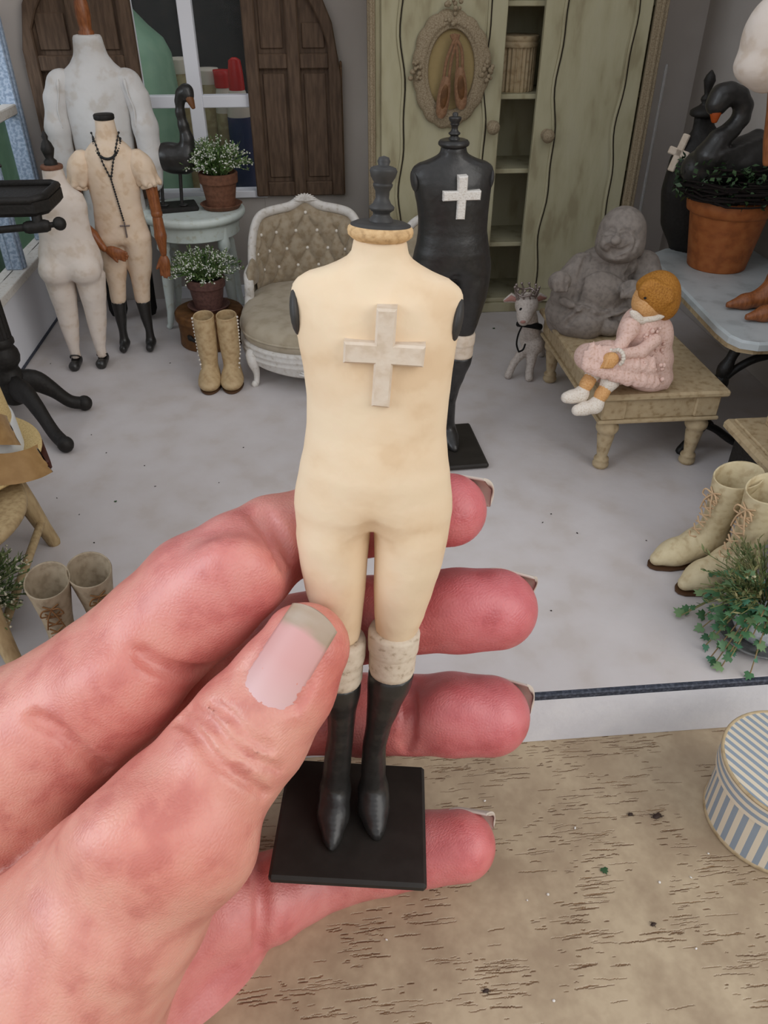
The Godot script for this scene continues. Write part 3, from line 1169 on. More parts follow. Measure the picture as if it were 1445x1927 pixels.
# ------------------------------------------------------------------ the work table and what stands behind the room
func build_table_and_outside() -> void:
	var t := thing("work_table", "wide table top with cracked beige paint along the wood grain", "table", V(20, -19, -200))
	var mb := MB.new()
	mb.box(V(0, -12.5, 0), V(1100, 25, 900), 3.0)
	obj("tabletop", mb, M.table_paint, t)
	for sx in [-1, 1]:
		for sz in [-1, 1]:
			mb = MB.new()
			mb.box(V(sx * 500, -385, sz * 400), V(60, 720, 60), 4.0)
			obj("leg", mb, M.table_paint, t)
	# added board coloured as the dark room behind; a green one outside small windows
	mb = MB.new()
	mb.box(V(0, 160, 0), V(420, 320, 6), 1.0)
	tag(obj("dark_room_stand_in", mb, M.dark_room_board), "added dark board standing in for the dark room behind the back window", "board").position = V(20, -19, -585) * MM
	mb = MB.new()
	mb.box(V(0, 65, 0), V(6, 130, 620), 1.0)
	tag(obj("painted_board", mb, M.green_board), "green painted board seen through the small side windows", "board").position = V(-215, -19, -420) * MM
	# tall green bottle
	t = thing("tall_bottle", "tall pale green bottle with round shoulders outside the back window", "bottle", V(-108, -19, -492))
	mb = MB.new()
	mb.lathe([[35, 0], [37, 3], [37.5, 60], [36.5, 118], [35.2, 136], [32, 143], [25, 149], [18.5, 156], [16.4, 166], [16, 196]], 40)
	obj("body", mb, M.bottle_green, t)
	mb = MB.new()
	mb.lathe([[17, 194], [18, 197], [18, 206], [15, 208]], 32)
	obj("cap", mb, M.bottle_green, t)
	# glue bottles and jars
	var a := on_z(440, 108, -486)
	glue_bottle(a.x, -486, 6.6, (a.y + 19.0) / 1.08, "white glue bottle with a tall red cap and blue label", true)
	a = on_z(415, 131, -496)
	glue_bottle(a.x, -496, 5.0, (a.y + 19.0) / 1.02, "small white bottle with a flat red cap beside the cream jar", false)
	a = on_z(388, 128, -505)
	jar(a.x, -505, 6.4, a.y + 19.0, "cream straw-filled jar seen behind the window pane")
	a = on_z(334, 108, -520)
	jar(a.x, -520, 5.2, a.y + 19.0, "narrow cream tube standing behind the green bottle")
	a = on_z(405, 208, -528)
	jar(a.x, -528, 12.0, a.y + 19.0, "low cream jar under the white window bar")


func glue_bottle(x: float, z: float, r: float, h: float, label: String, tall: bool) -> void:
	var t := thing("glue_bottle", label, "bottle", V(x, -19, z))
	var mb := MB.new()
	mb.lathe([[r * 0.9, 0], [r, 2], [r, h * 0.86], [r * 0.95, h * 0.90], [r * 0.7, h * 0.95], [r * 0.45, h * 0.97]], 28)
	obj("body", mb, M.bottle_white, t)
	mb = MB.new()
	mb.lathe([[r * 1.02, h * 0.3], [r * 1.03, h * 0.31], [r * 1.03, h * 0.84], [r * 1.02, h * 0.85]], 28)
	obj("paper_label", mb, M.label_blue if tall else M.jar_cream, t)
	mb = MB.new()
	if tall:
		mb.lathe([[r * 0.62, h * 0.95], [r * 0.66, h * 0.96], [r * 0.62, h * 1.02], [r * 0.5, h * 1.07], [r * 0.2, h * 1.08], [0, h * 1.08]], 24)
	else:
		mb.lathe([[r * 0.8, h * 0.95], [r * 0.85, h * 0.96], [r * 0.85, h * 1.0], [r * 0.9, h * 1.02], [0, h * 1.02]], 24)
	obj("cap", mb, M.cap_red, t)


func jar(x: float, z: float, r: float, h: float, label: String) -> void:
	var t := thing("jar", label, "jar", V(x, -19, z))
	var mb := MB.new()
	mb.lathe([[r * 0.94, 0], [r, 2], [r, h * 0.93], [r * 0.96, h * 0.95], [r * 0.96, h * 0.95]], 28)
	obj("body", mb, M.jar_cream, t)
	mb = MB.new()
	mb.lathe([[r * 1.03, h * 0.94], [r * 1.05, h * 0.95], [r * 1.05, h * 0.99], [r, h], [0, h]], 28)
	obj("lid", mb, M.bottle_white, t)


# ------------------------------------------------------------------ sage green cupboard
func wavy(x: float, y0: float, y1: float, amp: float, ph: float, z: float, n := 40) -> Array:
	var out := []
	for i in range(n + 1):
		var y := lerpf(y0, y1, float(i) / n)
		out.append(V(x + amp * (sin(y * 0.085 + ph) + 0.55 * sin(y * 0.19 + ph * 2.1)), y, z))
	return out


func build_cabinet() -> void:
	var zf := -400.0
	var t := thing("cupboard", "tall worn sage green cupboard with two doors ajar and open shelves", "cupboard", V(97, 0, -400))
	# local: x -66..66, front at z 0, back at z -39
	var parts := [
		["side_panel", [-66, -62, 0, 188, -38, -1.0], "sage"], ["side_panel", [62, 66, 0, 188, -38, -1.0], "sage"],
		["back_panel", [-62, 62, 3, 186, -38.6, -37], "sage"], ["top_board", [-68, 68, 186, 190, -38.5, 2], "sage"], ["plinth", [-66, 66, 0, 5.0, -38, -3], "sage"],
	]
	for p in parts:
		obj(p[0], MB.new_from_boxes([p[1]]), M[p[2]], t)
	for y in [5.0, 35.0, 71.0, 104.0, 141.0, 172.0]:
		obj("shelf", MB.new_from_boxes([[-62, 62, y, y + 2.2, -37, -5.0]]), M.sage, t)
	# moulded front frame
	obj("front_stile", MB.new_from_boxes([[-69.5, -66.2, 0, 188, -2, 2.2], [-68.7, -67.2, 0, 188, 1.8, 3.0]]), M.stained_frame, t)
	obj("front_stile", MB.new_from_boxes([[60, 65.8, 0, 188, -1, 1.6], [62.2, 63.6, 0, 188, 1.4, 2.6]]), M.stained_frame, t)
	for d in [[-63.4, -7.0, -1], [10.0, 58.8, 1]]:
		var x0: float = d[0]
		var x1: float = d[1]
		var door := obj("door", MB.new_from_boxes([[x0, x1, 6.5, 185, -2.4, 0.6]]), M.sage, t)
		var lx: float = x0 + (9.0 if d[2] < 0 else 8.6)
		var rx: float = x1 - (8.5 if d[2] < 0 else 8.5)
		for e in [[lx, 0.4 + d[2]], [rx, 2.0 + d[2]]]:
			var mb := MB.new()
			mb.tube(wavy(e[0], 12, 181, 1.1, e[1], 0.75), [0.75], 6, V(0, 0, 1))
			obj("wavy_bead", mb, M.sage, door)
			mb = MB.new()
			mb.tube(wavy(e[0] + 0.95, 12, 181, 1.1, e[1], 0.55), [0.42], 5, V(0, 0, 1))
			obj("dark_glaze_line", mb, M.sage_dark, door)
		# the sunk field between the beads
		var mb2 := MB.new()
		var la := wavy(lx + 1.6, 14, 179, 1.1, 0.4 + d[2], 0.9)
		var ra := wavy(rx - 1.6, 14, 179, 1.1, 2.0 + d[2], 0.9)
		var rows := []
		for i in range(la.size()):
			var row := PackedVector3Array()
			for k in range(5):
				row.append(la[i].lerp(ra[i], k / 4.0))
			rows.append(row)
		mb2.grid(rows, false)
		obj("field", mb2, M.sage, door)
		mb2 = MB.new()
		var kx: float = x1 - 3.6 if d[2] < 0 else x0 + 6.2
		mb2.lathe([[2.6, 0.0], [2.6, 0.8], [1.7, 1.2], [1.6, 2.4], [2.7, 3.2], [3.1, 4.6], [2.7, 6.0], [1.4, 6.8], [0, 7.0]], 18, V(kx, 93.5 if d[2] < 0 else 89.5, 0.6), rot(Vector3.RIGHT, 90))
		obj("knob", mb2, M.stained_frame, door)
	# ribbed round box on its shelf
	var rb := thing("ribbed_box", "round ribbed cream box with lid on a cupboard shelf", "box", V(99.5, 106.2, -419))
	var mb := MB.new()
	var rows := []
	for q in [[0.0, 0.96], [0.6, 1.0], [19.0, 1.0], [19.6, 0.97]]:
		var ring := PackedVector3Array()
		for j in range(120):
			var a := TAU * j / 120
			var r: float = (9.6 + 0.35 * (1.0 if j % 4 < 2 else -1.0)) * q[1]
			ring.append(V(r * cos(a), q[0], r * sin(a)))
		rows.append(ring)
	mb.grid(rows)
	obj("body", mb, M.bench_paint, rb)
	mb = MB.new()
	mb.lathe([[10.4, 18.5], [10.6, 19], [10.6, 20.2], [10.2, 20.4], [10.2, 21.0], [10.6, 21.4], [10.6, 22.8], [10.2, 23.2], [0, 23.4]], 40)
	obj("lid", mb, M.bench_paint, rb)
	# clear rod standing between cupboard and wall
	mb = MB.new()
	mb.tube([V(0, 0, 0), V(0, 118, 0)], [0.8], 10)
	tag(obj("clear_rod", mb, M.clear_rod), "thin clear rod leaning beside the sage green cupboard", "rod").position = V(166.5, 0, -398) * MM
	oval_frame()


func oval_frame() -> void:
	var c := on_z(848, 132, -398.2)
	var t := thing("oval_picture", "small oval plaster-framed picture hung on the cupboard door", "picture", c)
	var prof := [[0.0, 0.0], [0.0, 2.0], [0.6, 2.4], [1.2, 2.0], [1.6, 2.6], [2.4, 3.2], [3.6, 2.4], [5.0, 2.2], [6.0, 1.2], [6.2, 0.0]]
	var mb := MB.new()
	var rows := []
	for q in prof:
		var ring := PackedVector3Array()
		for j in range(96):
			var a := TAU * j / 96
			var sc: float = 1.0 + (0.05 * absf(sin(a * 8.0)) + 0.035 * sin(a * 3.0 + 1.0)) * (q[0] / 6.2)
			ring.append(V((10.6 + q[0] * 1.1 * sc + (sc - 1.0) * 8.0) * cos(a), (16.0 + q[0] * 1.15 * sc + (sc - 1.0) * 9.0) * sin(a), q[1]))
		rows.append(ring)
	mb.grid(rows, true, false, false)
	obj("moulding", mb, M.stained_frame, t)
	mb = MB.new()
	var ring0 := PackedVector3Array()
	var ring1 := PackedVector3Array()
	for j in range(48):
		var a := TAU * j / 48
		ring0.append(V(11.2 * cos(a), 16.6 * sin(a), 0.2))
		ring1.append(V(11.0 * cos(a), 16.4 * sin(a), 0.8))
	mb.grid([ring0, ring1])
	obj("linen_back", mb, M.linen, t)
	# rosettes at the sides and a crest on top
	for e in [[16.2, 0.0, 3.2], [-16.2, 0.0, 3.4], [0.0, 22.4, 4.4]]:
		mb = MB.new()
		var r := RandomNumberGenerator.new()
		r.seed = int(e[0] * 3 + e[1] + 60)
		for i in range(16):
			var a := r.randf() * TAU
			var d: float = sqrt(r.randf()) * e[2]
			mb.ball(V(e[0] + cos(a) * d, e[1] + sin(a) * d * 1.25, 2.4 + r.randf()), V(1.0, 1.0, 0.9) * r.randf_range(0.7, 1.2), Basis.IDENTITY, 8, 6)
		obj("rosette", mb, M.stained_frame, t)
	# a pair of worn dancing slippers on their ribbons
	for s in [[-2.6, 0.0, 7.0, "worn tan ballet slipper hanging lower on the oval picture"], [3.4, 3.6, -6.0, "worn tan ballet slipper hanging higher on the oval picture"]]:
		var b := thing("ballet_slipper", s[3], "slipper", c + V(s[0], -3.0 + s[1], 4.6), 0, "pair of ballet slippers")
		b.rotation.z = deg_to_rad(-s[2])
		mb = MB.new()
		var rows2 := []
		for i in range(11):
			var f := i / 10.0
			var y := 1.0 - f * 17.0
			var w := 1.9 + 1.1 * sin(f * PI * 0.9) if f < 0.93 else 1.3
			var ring := PackedVector3Array()
			for j in range(14):
				var a := TAU * j / 14
				ring.append(V(cos(a) * w * (1.0 if i > 0 else 0.6), y, sin(a) * (1.5 if i > 0 else 0.8)))
			rows2.append(ring)
		mb.grid(rows2)
		obj("upper", mb, M.satin, b)
		mb = MB.new()
		mb.ball(V(0, -7.0, 1.2), V(1.7, 5.4, 0.7), Basis.IDENTITY, 12, 8)
		obj("sole", mb, M.brown_box, b)
		for k in [-1, 1]:
			mb = MB.new()
			mb.tube(curve([V(k * 1.2, 0, 0), V(k * 1.0, 8, 0.4), V(-s[0] * 0.8 + k * 0.5, 17.5 - s[1], 0.6)], 5), [Vector2(0.75, 0.3)], 6, V(0, 0, 1))
			obj("ribbon", mb, M.satin, b)


# ------------------------------------------------------------------ the torso figurine on a square plate
var form_meshes := {}


func form_parts() -> Dictionary:
	if form_meshes.size():
		return form_meshes
	var mb := MB.new()
	var p := []
	p.append(stack([[50.5, -3.9, -0.6, 3.5, 3.6], [51.5, -4.0, -0.5, 4.0, 4.1], [57, -4.4, -0.3, 4.7, 5.0], [62.8, -4.9, 0, 5.5, 5.9], [68.4, -5.3, 0, 6.0, 6.8], [73.8, -5.5, 0, 6.4, 7.2], [79, -5.0, 0, 6.0, 6.6], [86, -4.0, 0, 4.5, 5.0]], 0.35))
	p.append(stack([[52.5, 6.6, -0.6, 3.6, 3.6], [53.6, 6.7, -0.5, 4.0, 4.1], [57.7, 7.0, -0.3, 4.7, 5.0], [63.6, 7.4, 0, 5.4, 5.9], [69.3, 7.9, 0, 6.0, 6.8], [74.7, 8.0, 0, 6.4, 7.2], [79, 7.5, 0, 6.0, 6.6], [86, 6.4, 0, 4.5, 5.0]], 0.35))
	p.append(stack([[77.5, 1.25, 0, 12.2, 6.2], [79.5, 1.2, 0.1, 12.9, 7.4], [82.0, 1.2, 0.2, 13.0, 7.9], [86.4, 1.2, 0.4, 12.4, 8.1], [90.2, 1.2, 0.4, 11.7, 7.7], [94, 1.1, 0.3, 11.2, 7.2], [98.5, 1.1, 0.2, 11.2, 7.0], [103, 0.9, 0.2, 11.5, 7.0], [107, 0.6, 0.1, 12.0, 6.8], [111, 0.4, 0, 12.5, 6.3], [113.8, 0.3, -0.2, 12.9, 5.6], [115.9, 0.3, -0.4, 12.6, 4.9], [117.3, 0.3, -0.5, 10.6, 4.4], [118.7, 0.4, -0.5, 6.6, 4.1], [120.3, 0.4, -0.5, 4.2, 3.8], [122.8, 0.3, -0.5, 3.8, 3.7]], 3.6))
	p.append(ell(V(1.4, 77.6, 7.6), V(1.6, 2.2, 1.3), 1.6, Basis.IDENTITY, true))
	soft_auto(mb, p, 0.85)
	form_meshes["body"] = made(mb)
	for s in [-1, 1]:
		mb = MB.new()
		mb.ball(V(0.3 + 11.85 * s, 111.5, -0.4), V(1.1, 3.7, 3.7), rot(Vector3.BACK, -6.0 * s), 18, 10)
		form_meshes["armhole%d" % s] = made(mb)
	mb = MB.new()
	var cr_ := PackedVector2Array([Vector2(-1.5, 6.4), Vector2(1.4, 6.5), Vector2(1.4, 1.5), Vector2(5.8, 1.5), Vector2(5.7, -1.6), Vector2(1.3, -1.6), Vector2(1.2, -8.1), Vector2(-1.5, -8.0), Vector2(-1.45, -1.6), Vector2(-5.9, -1.7), Vector2(-5.9, 1.45), Vector2(-1.5, 1.5)])
	mb.slab(cr_, 3.5, V(1.9, 108.1, 4.7), rot(Vector3.BACK, -0.5), 0.45)
	form_meshes["cross"] = made(mb)
	mb = MB.new()
	mb.lathe([[3.7, 122.3], [4.2, 122.6], [4.65, 123.0], [4.75, 123.5], [4.65, 124.0], [4.3, 124.3], [4.0, 124.4]], 36, V(0.3, 0, -0.4))
	form_meshes["neck_rim"] = made(mb)
	mb = MB.new()
	mb.lathe([[4.35, 124.1], [4.3, 124.45], [3.6, 124.75], [0, 124.9]], 36, V(0.3, 0, -0.4))
	form_meshes["neck_cap"] = made(mb)
	mb = MB.new()
	mb.lathe([[1.7, 124.8], [1.65, 125.2], [1.25, 125.6], [1.2, 126.0], [1.75, 126.4], [1.8, 126.8], [1.3, 127.2], [0.95, 127.9], [1.0, 128.8], [1.35, 129.4], [1.4, 129.7], [1.25, 129.9], [1.7, 130.6], [1.95, 131.4], [1.75, 131.8], [1.2, 132.0], [0.75, 132.1], [0.9, 132.6], [0.7, 133.1], [0, 133.3]], 24, V(0.35, 0, -0.4))
	form_meshes["finial"] = made(mb)
	for e in [["cuff-1", -3.55, -0.6, 40.2, 50.6, 0.97], ["cuff1", 6.3, -0.6, 43.2, 53.3, 1.0]]:
		mb = MB.new()
		var y0: float = e[3]
		var y1: float = e[4]
		var r: float = e[5]
		mb.lathe([[3.2 * r, y0 - 0.6], [4.2 * r, y0], [4.45 * r, y0 + 1.0], [4.5 * r, y0 + 5.2], [4.72 * r, y0 + 5.4], [4.85 * r, y0 + 6.2], [4.9 * r, y1 - 0.8], [4.6 * r, y1], [3.6 * r, y1 + 0.1]], 32, V(e[1], 0, e[2]))
		form_meshes[e[0]] = made(mb)
	for s in [-1, 1]:
		mb = MB.new()
		p = []
		if s > 0:
			p.append(stack([[5, 4.3, -5.4, 2.7, 3.3], [12, 4.0, -5.0, 2.7, 3.4], [20, 3.9, -3.9, 2.5, 3.1], [27, 4.5, -2.5, 2.6, 3.2], [34, 5.3, -1.5, 3.4, 3.8], [40.5, 6.1, -0.7, 4.35, 4.5], [43.6, 6.3, -0.6, 4.4, 4.5]], 1.5))
			p.append_array(chain([[V(4.2, 5.0, -5.2), 2.8], [V(4.6, 3.0, -1.8), 2.8], [V(5.3, 1.5, 2.0), 1.3], [V(5.6, 0.9, 3.6), 0.5]], 3.0))
		else:
			p.append(stack([[5, -4.1, -4.6, 2.8, 3.3], [10, -4.0, -4.4, 3.0, 3.5], [16, -3.7, -3.9, 2.9, 3.4], [24, -3.2, -2.9, 2.7, 3.2], [31, -3.1, -1.9, 2.9, 3.4], [37.5, -3.4, -0.8, 4.0, 4.2], [40.6, -3.6, -0.6, 4.2, 4.3]], 1.5))
			p.append_array(chain([[V(-4.1, 5.0, -4.4), 2.9], [V(-4.1, 3.1, 0.6), 2.9], [V(-3.9, 1.5, 5.0), 1.3], [V(-3.8, 0.9, 7.0), 0.5]], 3.0))
		soft_auto(mb, p, 0.7)
		form_meshes["boot%d" % s] = made(mb)
	mb = MB.new()
	mb.box(V(0, -1.0, -1.9), V(32.4, 2.2, 32.0), 0.7)
	form_meshes["plate"] = made(mb)
	return form_meshes


func assemble_form(t: Node3D, body: Material, rim: Material, capm: Material, fin: Material, cross: Material, cuff: Material, boot: Material, hole: Material, plate: Material) -> void:
	var f := form_parts()
	inst("body", f["body"], body, t)
	for s in [-1, 1]:
		inst("armhole_cap", f["armhole%d" % s], hole, t)
		inst("sock_cuff", f["cuff%d" % s], cuff, t)
		inst("boot", f["boot%d" % s], boot, t)
	inst("cross", f["cross"], cross, t)
	inst("neck_rim", f["neck_rim"], rim, t)
	inst("neck_cap", f["neck_cap"], capm, t)
	inst("finial", f["finial"], fin, t)
	inst("base_plate", f["plate"], plate, t)


func build_figurine() -> void:
	var b := at(662, 1551, 168.7)
	var top := at(717, 312, 105.5)
	var y := (top - b).normalized()
	var z := -cf - y * (-cf).dot(y)
	z = z.normalized()
	var t := thing("torso_figurine", "cream headless child torso figurine with bone cross held in the hand", "figurine", b)
	t.transform = Transform3D(Basis(y.cross(z), y, z), b * MM)
	assemble_form(t, M.cream_body, M.cream_dirty, M.charcoal, M.charcoal, M.bone, M.bone_cracked, M.black_wax, M.charcoal, M.plate_black)


func build_black_form() -> void:
	var t := thing("black_dress_form", "black headless child form with white cross standing on the floor", "figurine", V(44, 2.1, -257.5), 3.0)
	t.scale = V(1.03, 0.885, 1.03)
	assemble_form(t, M.black_wax, M.black_wax, M.black_wax, M.black_wax, M.bone_white, M.bone, M.black_wax, M.charcoal, M.plate_black)


# ------------------------------------------------------------------ the hand
func surf(list: Array, u: float, v: float, d0: float, d1: float) -> float:
	var d := d0
	while d < d1:
		var e := field(list, at(u, v, d))
		if e < 0.05:
			return d
		d += maxf(e * 0.7, 0.08)
	return -1.0


func J(u: float, v: float, d: float, r: float) -> Array:
	return [at(u, v, d), r]


func build_hand() -> void:
	var t := thing("hand", "human hand with pink skin holding the cream torso figurine between thumb and fingers", "hand", at(300, 1500, 145))
	var o := at(300, 1500, 145)
	var thumb := [J(574, 1218, 130.5, 7.6), J(533, 1288, 131, 8.9), J(470, 1372, 131, 10.3), J(415, 1438, 130.5, 10.6), J(330, 1540, 131, 12.2), J(222, 1690, 133, 16.2), J(85, 1870, 139, 22), J(-60, 2060, 147, 26)]
	var index := [J(846, 960, 147.5, 7.1), J(790, 962, 149, 7.3), J(690, 975, 151.6, 7.6), J(600, 990, 151.0, 8.0), J(515, 1018, 146.2, 8.6), J(455, 1062, 142.5, 9.9), J(380, 1118, 141, 11.4), J(300, 1190, 142, 11.2), J(205, 1285, 144, 12.8), J(60, 1400, 148, 15.5), J(-80, 1520, 154, 18)]
	var middle := [J(934, 1146, 158, 8.4), J(860, 1149, 158.5, 8.6), J(780, 1152, 159, 8.4), J(690, 1165, 160, 8.8), J(560, 1200, 161.2, 9.0), J(430, 1300, 160, 10), J(290, 1420, 160, 12), J(120, 1560, 162, 15)]
	var ring := [J(921, 1347, 171, 8.9), J(850, 1344, 172.5, 9.2), J(775, 1345, 175, 8.8), J(690, 1345, 177.6, 9.3), J(560, 1342, 177.5, 9.2), J(430, 1392, 175, 9.6), J(320, 1500, 171, 11), J(180, 1680, 166, 15)]
	var pinky := [J(866, 1590, 175.5, 8.0), J(800, 1597, 177, 8.1), J(720, 1614, 178.5, 8.0), J(630, 1636, 178.5, 8.1), J(560, 1662, 176, 8.8), J(505, 1690, 172, 9.4), J(410, 1710, 168, 11), J(280, 1770, 166, 15)]
	var heel := [J(430, 1768, 169, 8.8), J(366, 1870, 168, 11.4), J(290, 1995, 166, 16), J(150, 2160, 164, 25)]
	var p := []
	for c in [[thumb, 1.6], [index, 1.2], [middle, 1.2], [ring, 1.2], [pinky, 1.2], [heel, 1.5]]:
		p.append_array(chain(c[0], c[1]))
	# palm webbing
	for w in [[index[9], middle[7]], [middle[6], ring[6]], [middle[7], ring[7]], [ring[7], pinky[7]], [index[10], middle[7]], [pinky[7], heel[2]], [ring[7], heel[3]], [thumb[6], ring[7]], [thumb[7], heel[3]]]:
		p.append(cap(w[0][0], w[1][0], w[0][1] * 0.92, w[1][1] * 0.92, 3.5))
	# soft pads
	p.append(ell(at(440, 1092, 134.0), V(8.5, 8.5, 5.5), 4.0))
	p.append(ell(at(232, 1300, 136.5), V(9, 9, 6), 4.0))
	p.append(ell(at(855, 1345, 168), V(9, 7.8, 6), 3.0))
	p.append(ell(at(880, 1148, 154.5), V(10, 7.5, 6), 3.0))
	p.append(ell(at(300, 1600, 126), V(16, 14, 10), 4.0))
	# the bed of the thumb nail, sunk into the skin
	var tn := (at(574, 1218, 130.5) - at(533, 1288, 131)).normalized()
	var nn := (-cf + cu * 0.06 - cr * 0.20).normalized()
	nn = (nn - tn * nn.dot(tn)).normalized()
	var nail_at := at(563, 1234, 130.6)
	var pocket := []
	for k in range(-5, 6):
		var s := k / 5.0
		pocket.append(cap(nail_point(nail_at, tn, nn, s, -6.9 + 1.8 * pow(s, 4.0), 1.12), nail_point(nail_at, tn, nn, s * 0.96, 9.5, 1.12), 1.15, 1.15, 0.35, true))
	# folds at the joints: shallow grooves laid on the surface
	var plain := p.duplicate()
	var folds := [
		[[[262, 1228], [300, 1255], [352, 1266], [392, 1262]], 1.2, 1.4], [[[60, 1352], [110, 1378], [150, 1412], [200, 1452]], 1.1, 1.3],
		[[[478, 968], [508, 1010], [530, 1060]], 0.8, 1.6], [[[500, 965], [525, 1005], [545, 1050]], 0.7, 1.4],
		[[[326, 1350], [362, 1372], [398, 1424], [440, 1456], [500, 1496]], 1.05, 0.5], [[[352, 1334], [392, 1354], [430, 1398], [470, 1426], [526, 1450]], 0.9, 0.5], [[[396, 1322], [432, 1345], [464, 1384], [508, 1410]], 0.8, 0.5],
		[[[768, 1282], [776, 1330], [772, 1380], [764, 1416]], 0.9, 1.2], [[[752, 1300], [760, 1350], [754, 1400]], 0.6, 1.0],
		[[[488, 1590], [492, 1650], [492, 1720], [488, 1782]], 0.9, 2.0],
	]
	for f in folds:
		var pts := []
		for q in curve([Vector2(f[0][0][0], f[0][0][1])] + f[0].slice(1).map(func(e): return Vector2(e[0], e[1])), 3):
			var d := surf(plain, q.x, q.y, 95.0, 190.0)
			if d > 0.0:
				pts.append(at(q.x, q.y, d + 0.1))
		for i in range(pts.size() - 1):
			if pts[i].distance_to(pts[i + 1]) < 9.0:
				p.append(cap(pts[i], pts[i + 1], f[1], f[1], f[2], true))
	p.append_array(pocket)
	var mb := MB.new()
	# the forearm, below the picture
	mb.tube(curve([at(60, 2120, 156), at(-300, 2550, 156), at(-900, 3200, 160), at(-1500, 3800, 168)], 6), [25, 25, 25.5, 26, 27, 28, 29, 30, 31, 32, 33, 34, 35, 36, 37, 38, 39, 40, 40], 32)
	soft_auto(mb, p, 0.78)
	# skin tone: pinker towards the finger ends and the heel of the hand
	var tones := [[at(860, 960, 147), 26.0, Color(0.88, 0.52, 0.70)], [at(900, 1147, 158), 36.0, Color(0.87, 0.50, 0.70)], [at(900, 1346, 172), 36.0, Color(0.88, 0.53, 0.72)], [at(850, 1590, 176), 28.0, Color(0.93, 0.58, 0.74)],
		[at(430, 1080, 138), 22.0, Color(0.94, 0.74, 0.86)], [at(640, 1200, 159), 26.0, Color(0.86, 0.54, 0.62)], [at(640, 1380, 175), 26.0, Color(0.86, 0.56, 0.64)], [at(540, 1700, 172), 24.0, Color(0.97, 0.72, 0.86)], [at(430, 1820, 168), 28.0, Color(0.98, 0.74, 0.88)], [at(620, 1260, 130), 11.0, Color(0.96, 0.68, 0.70)], [at(330, 1580, 119), 13.0, Color(0.98, 0.84, 0.84)], [at(230, 1310, 136), 24.0, Color(0.95, 0.80, 0.84)]]
	mb.tinted = true
	mb.after = func(m: MB) -> void:
		for i in range(m.v.size()):
			var c := Color(1, 1, 1)
			for e in tones:
				var f := clampf(1.25 - m.v[i].distance_to(e[0]) / e[1], 0.0, 1.0)
				if f > 0.0:
					c = c.lerp(e[2], f * f * (3.0 - 2.0 * f))
			m.c[i] = c
			m.v[i] -= o
	obj("skin", mb, M.skin, t)
	# nails
	thumb_nail(t, o, nail_at, tn, nn, 7.7, 44.0, -7.4, 9.6, 1.0)
	for e in [[index[0], index[2], V(0.25, 0.75, -0.60), 4.6, 7.4, 36.0], [middle[0], middle[2], V(0.2, 0.80, -0.50), 5.4, 8.0, 34.0], [ring[0], ring[2], V(0.35, 0.52, -0.62), 5.6, 8.8, 36.0], [pinky[0], pinky[2], V(0.3, 0.75, -0.55), 5.0, 7.8, 36.0]]:
		var td: Vector3 = (e[0][0] - e[1][0]).normalized()
		var n3: Vector3 = (cr * e[2].x + cu * e[2].y - cf * e[2].z).normalized()
		n3 = (n3 - td * n3.dot(td)).normalized()
		thumb_nail(t, o, e[0][0], td, n3, e[0][1], e[5], -e[3], e[4] + 1.2, 0.0)


# a point of the thumb nail: s across (-1..1), y along, up above the plate
func nail_point(c: Vector3, td: Vector3, n: Vector3, s: float, y: float, up := 0.0) -> Vector3:
	var w := td.cross(n).normalized()
	var a := s * deg_to_rad(46.0)
	var lift := 1.35 - 0.17 * y
	return c + td * y + w * sin(a) * (6.6 + up) + n * (cos(a) * (6.6 + up) + lift)


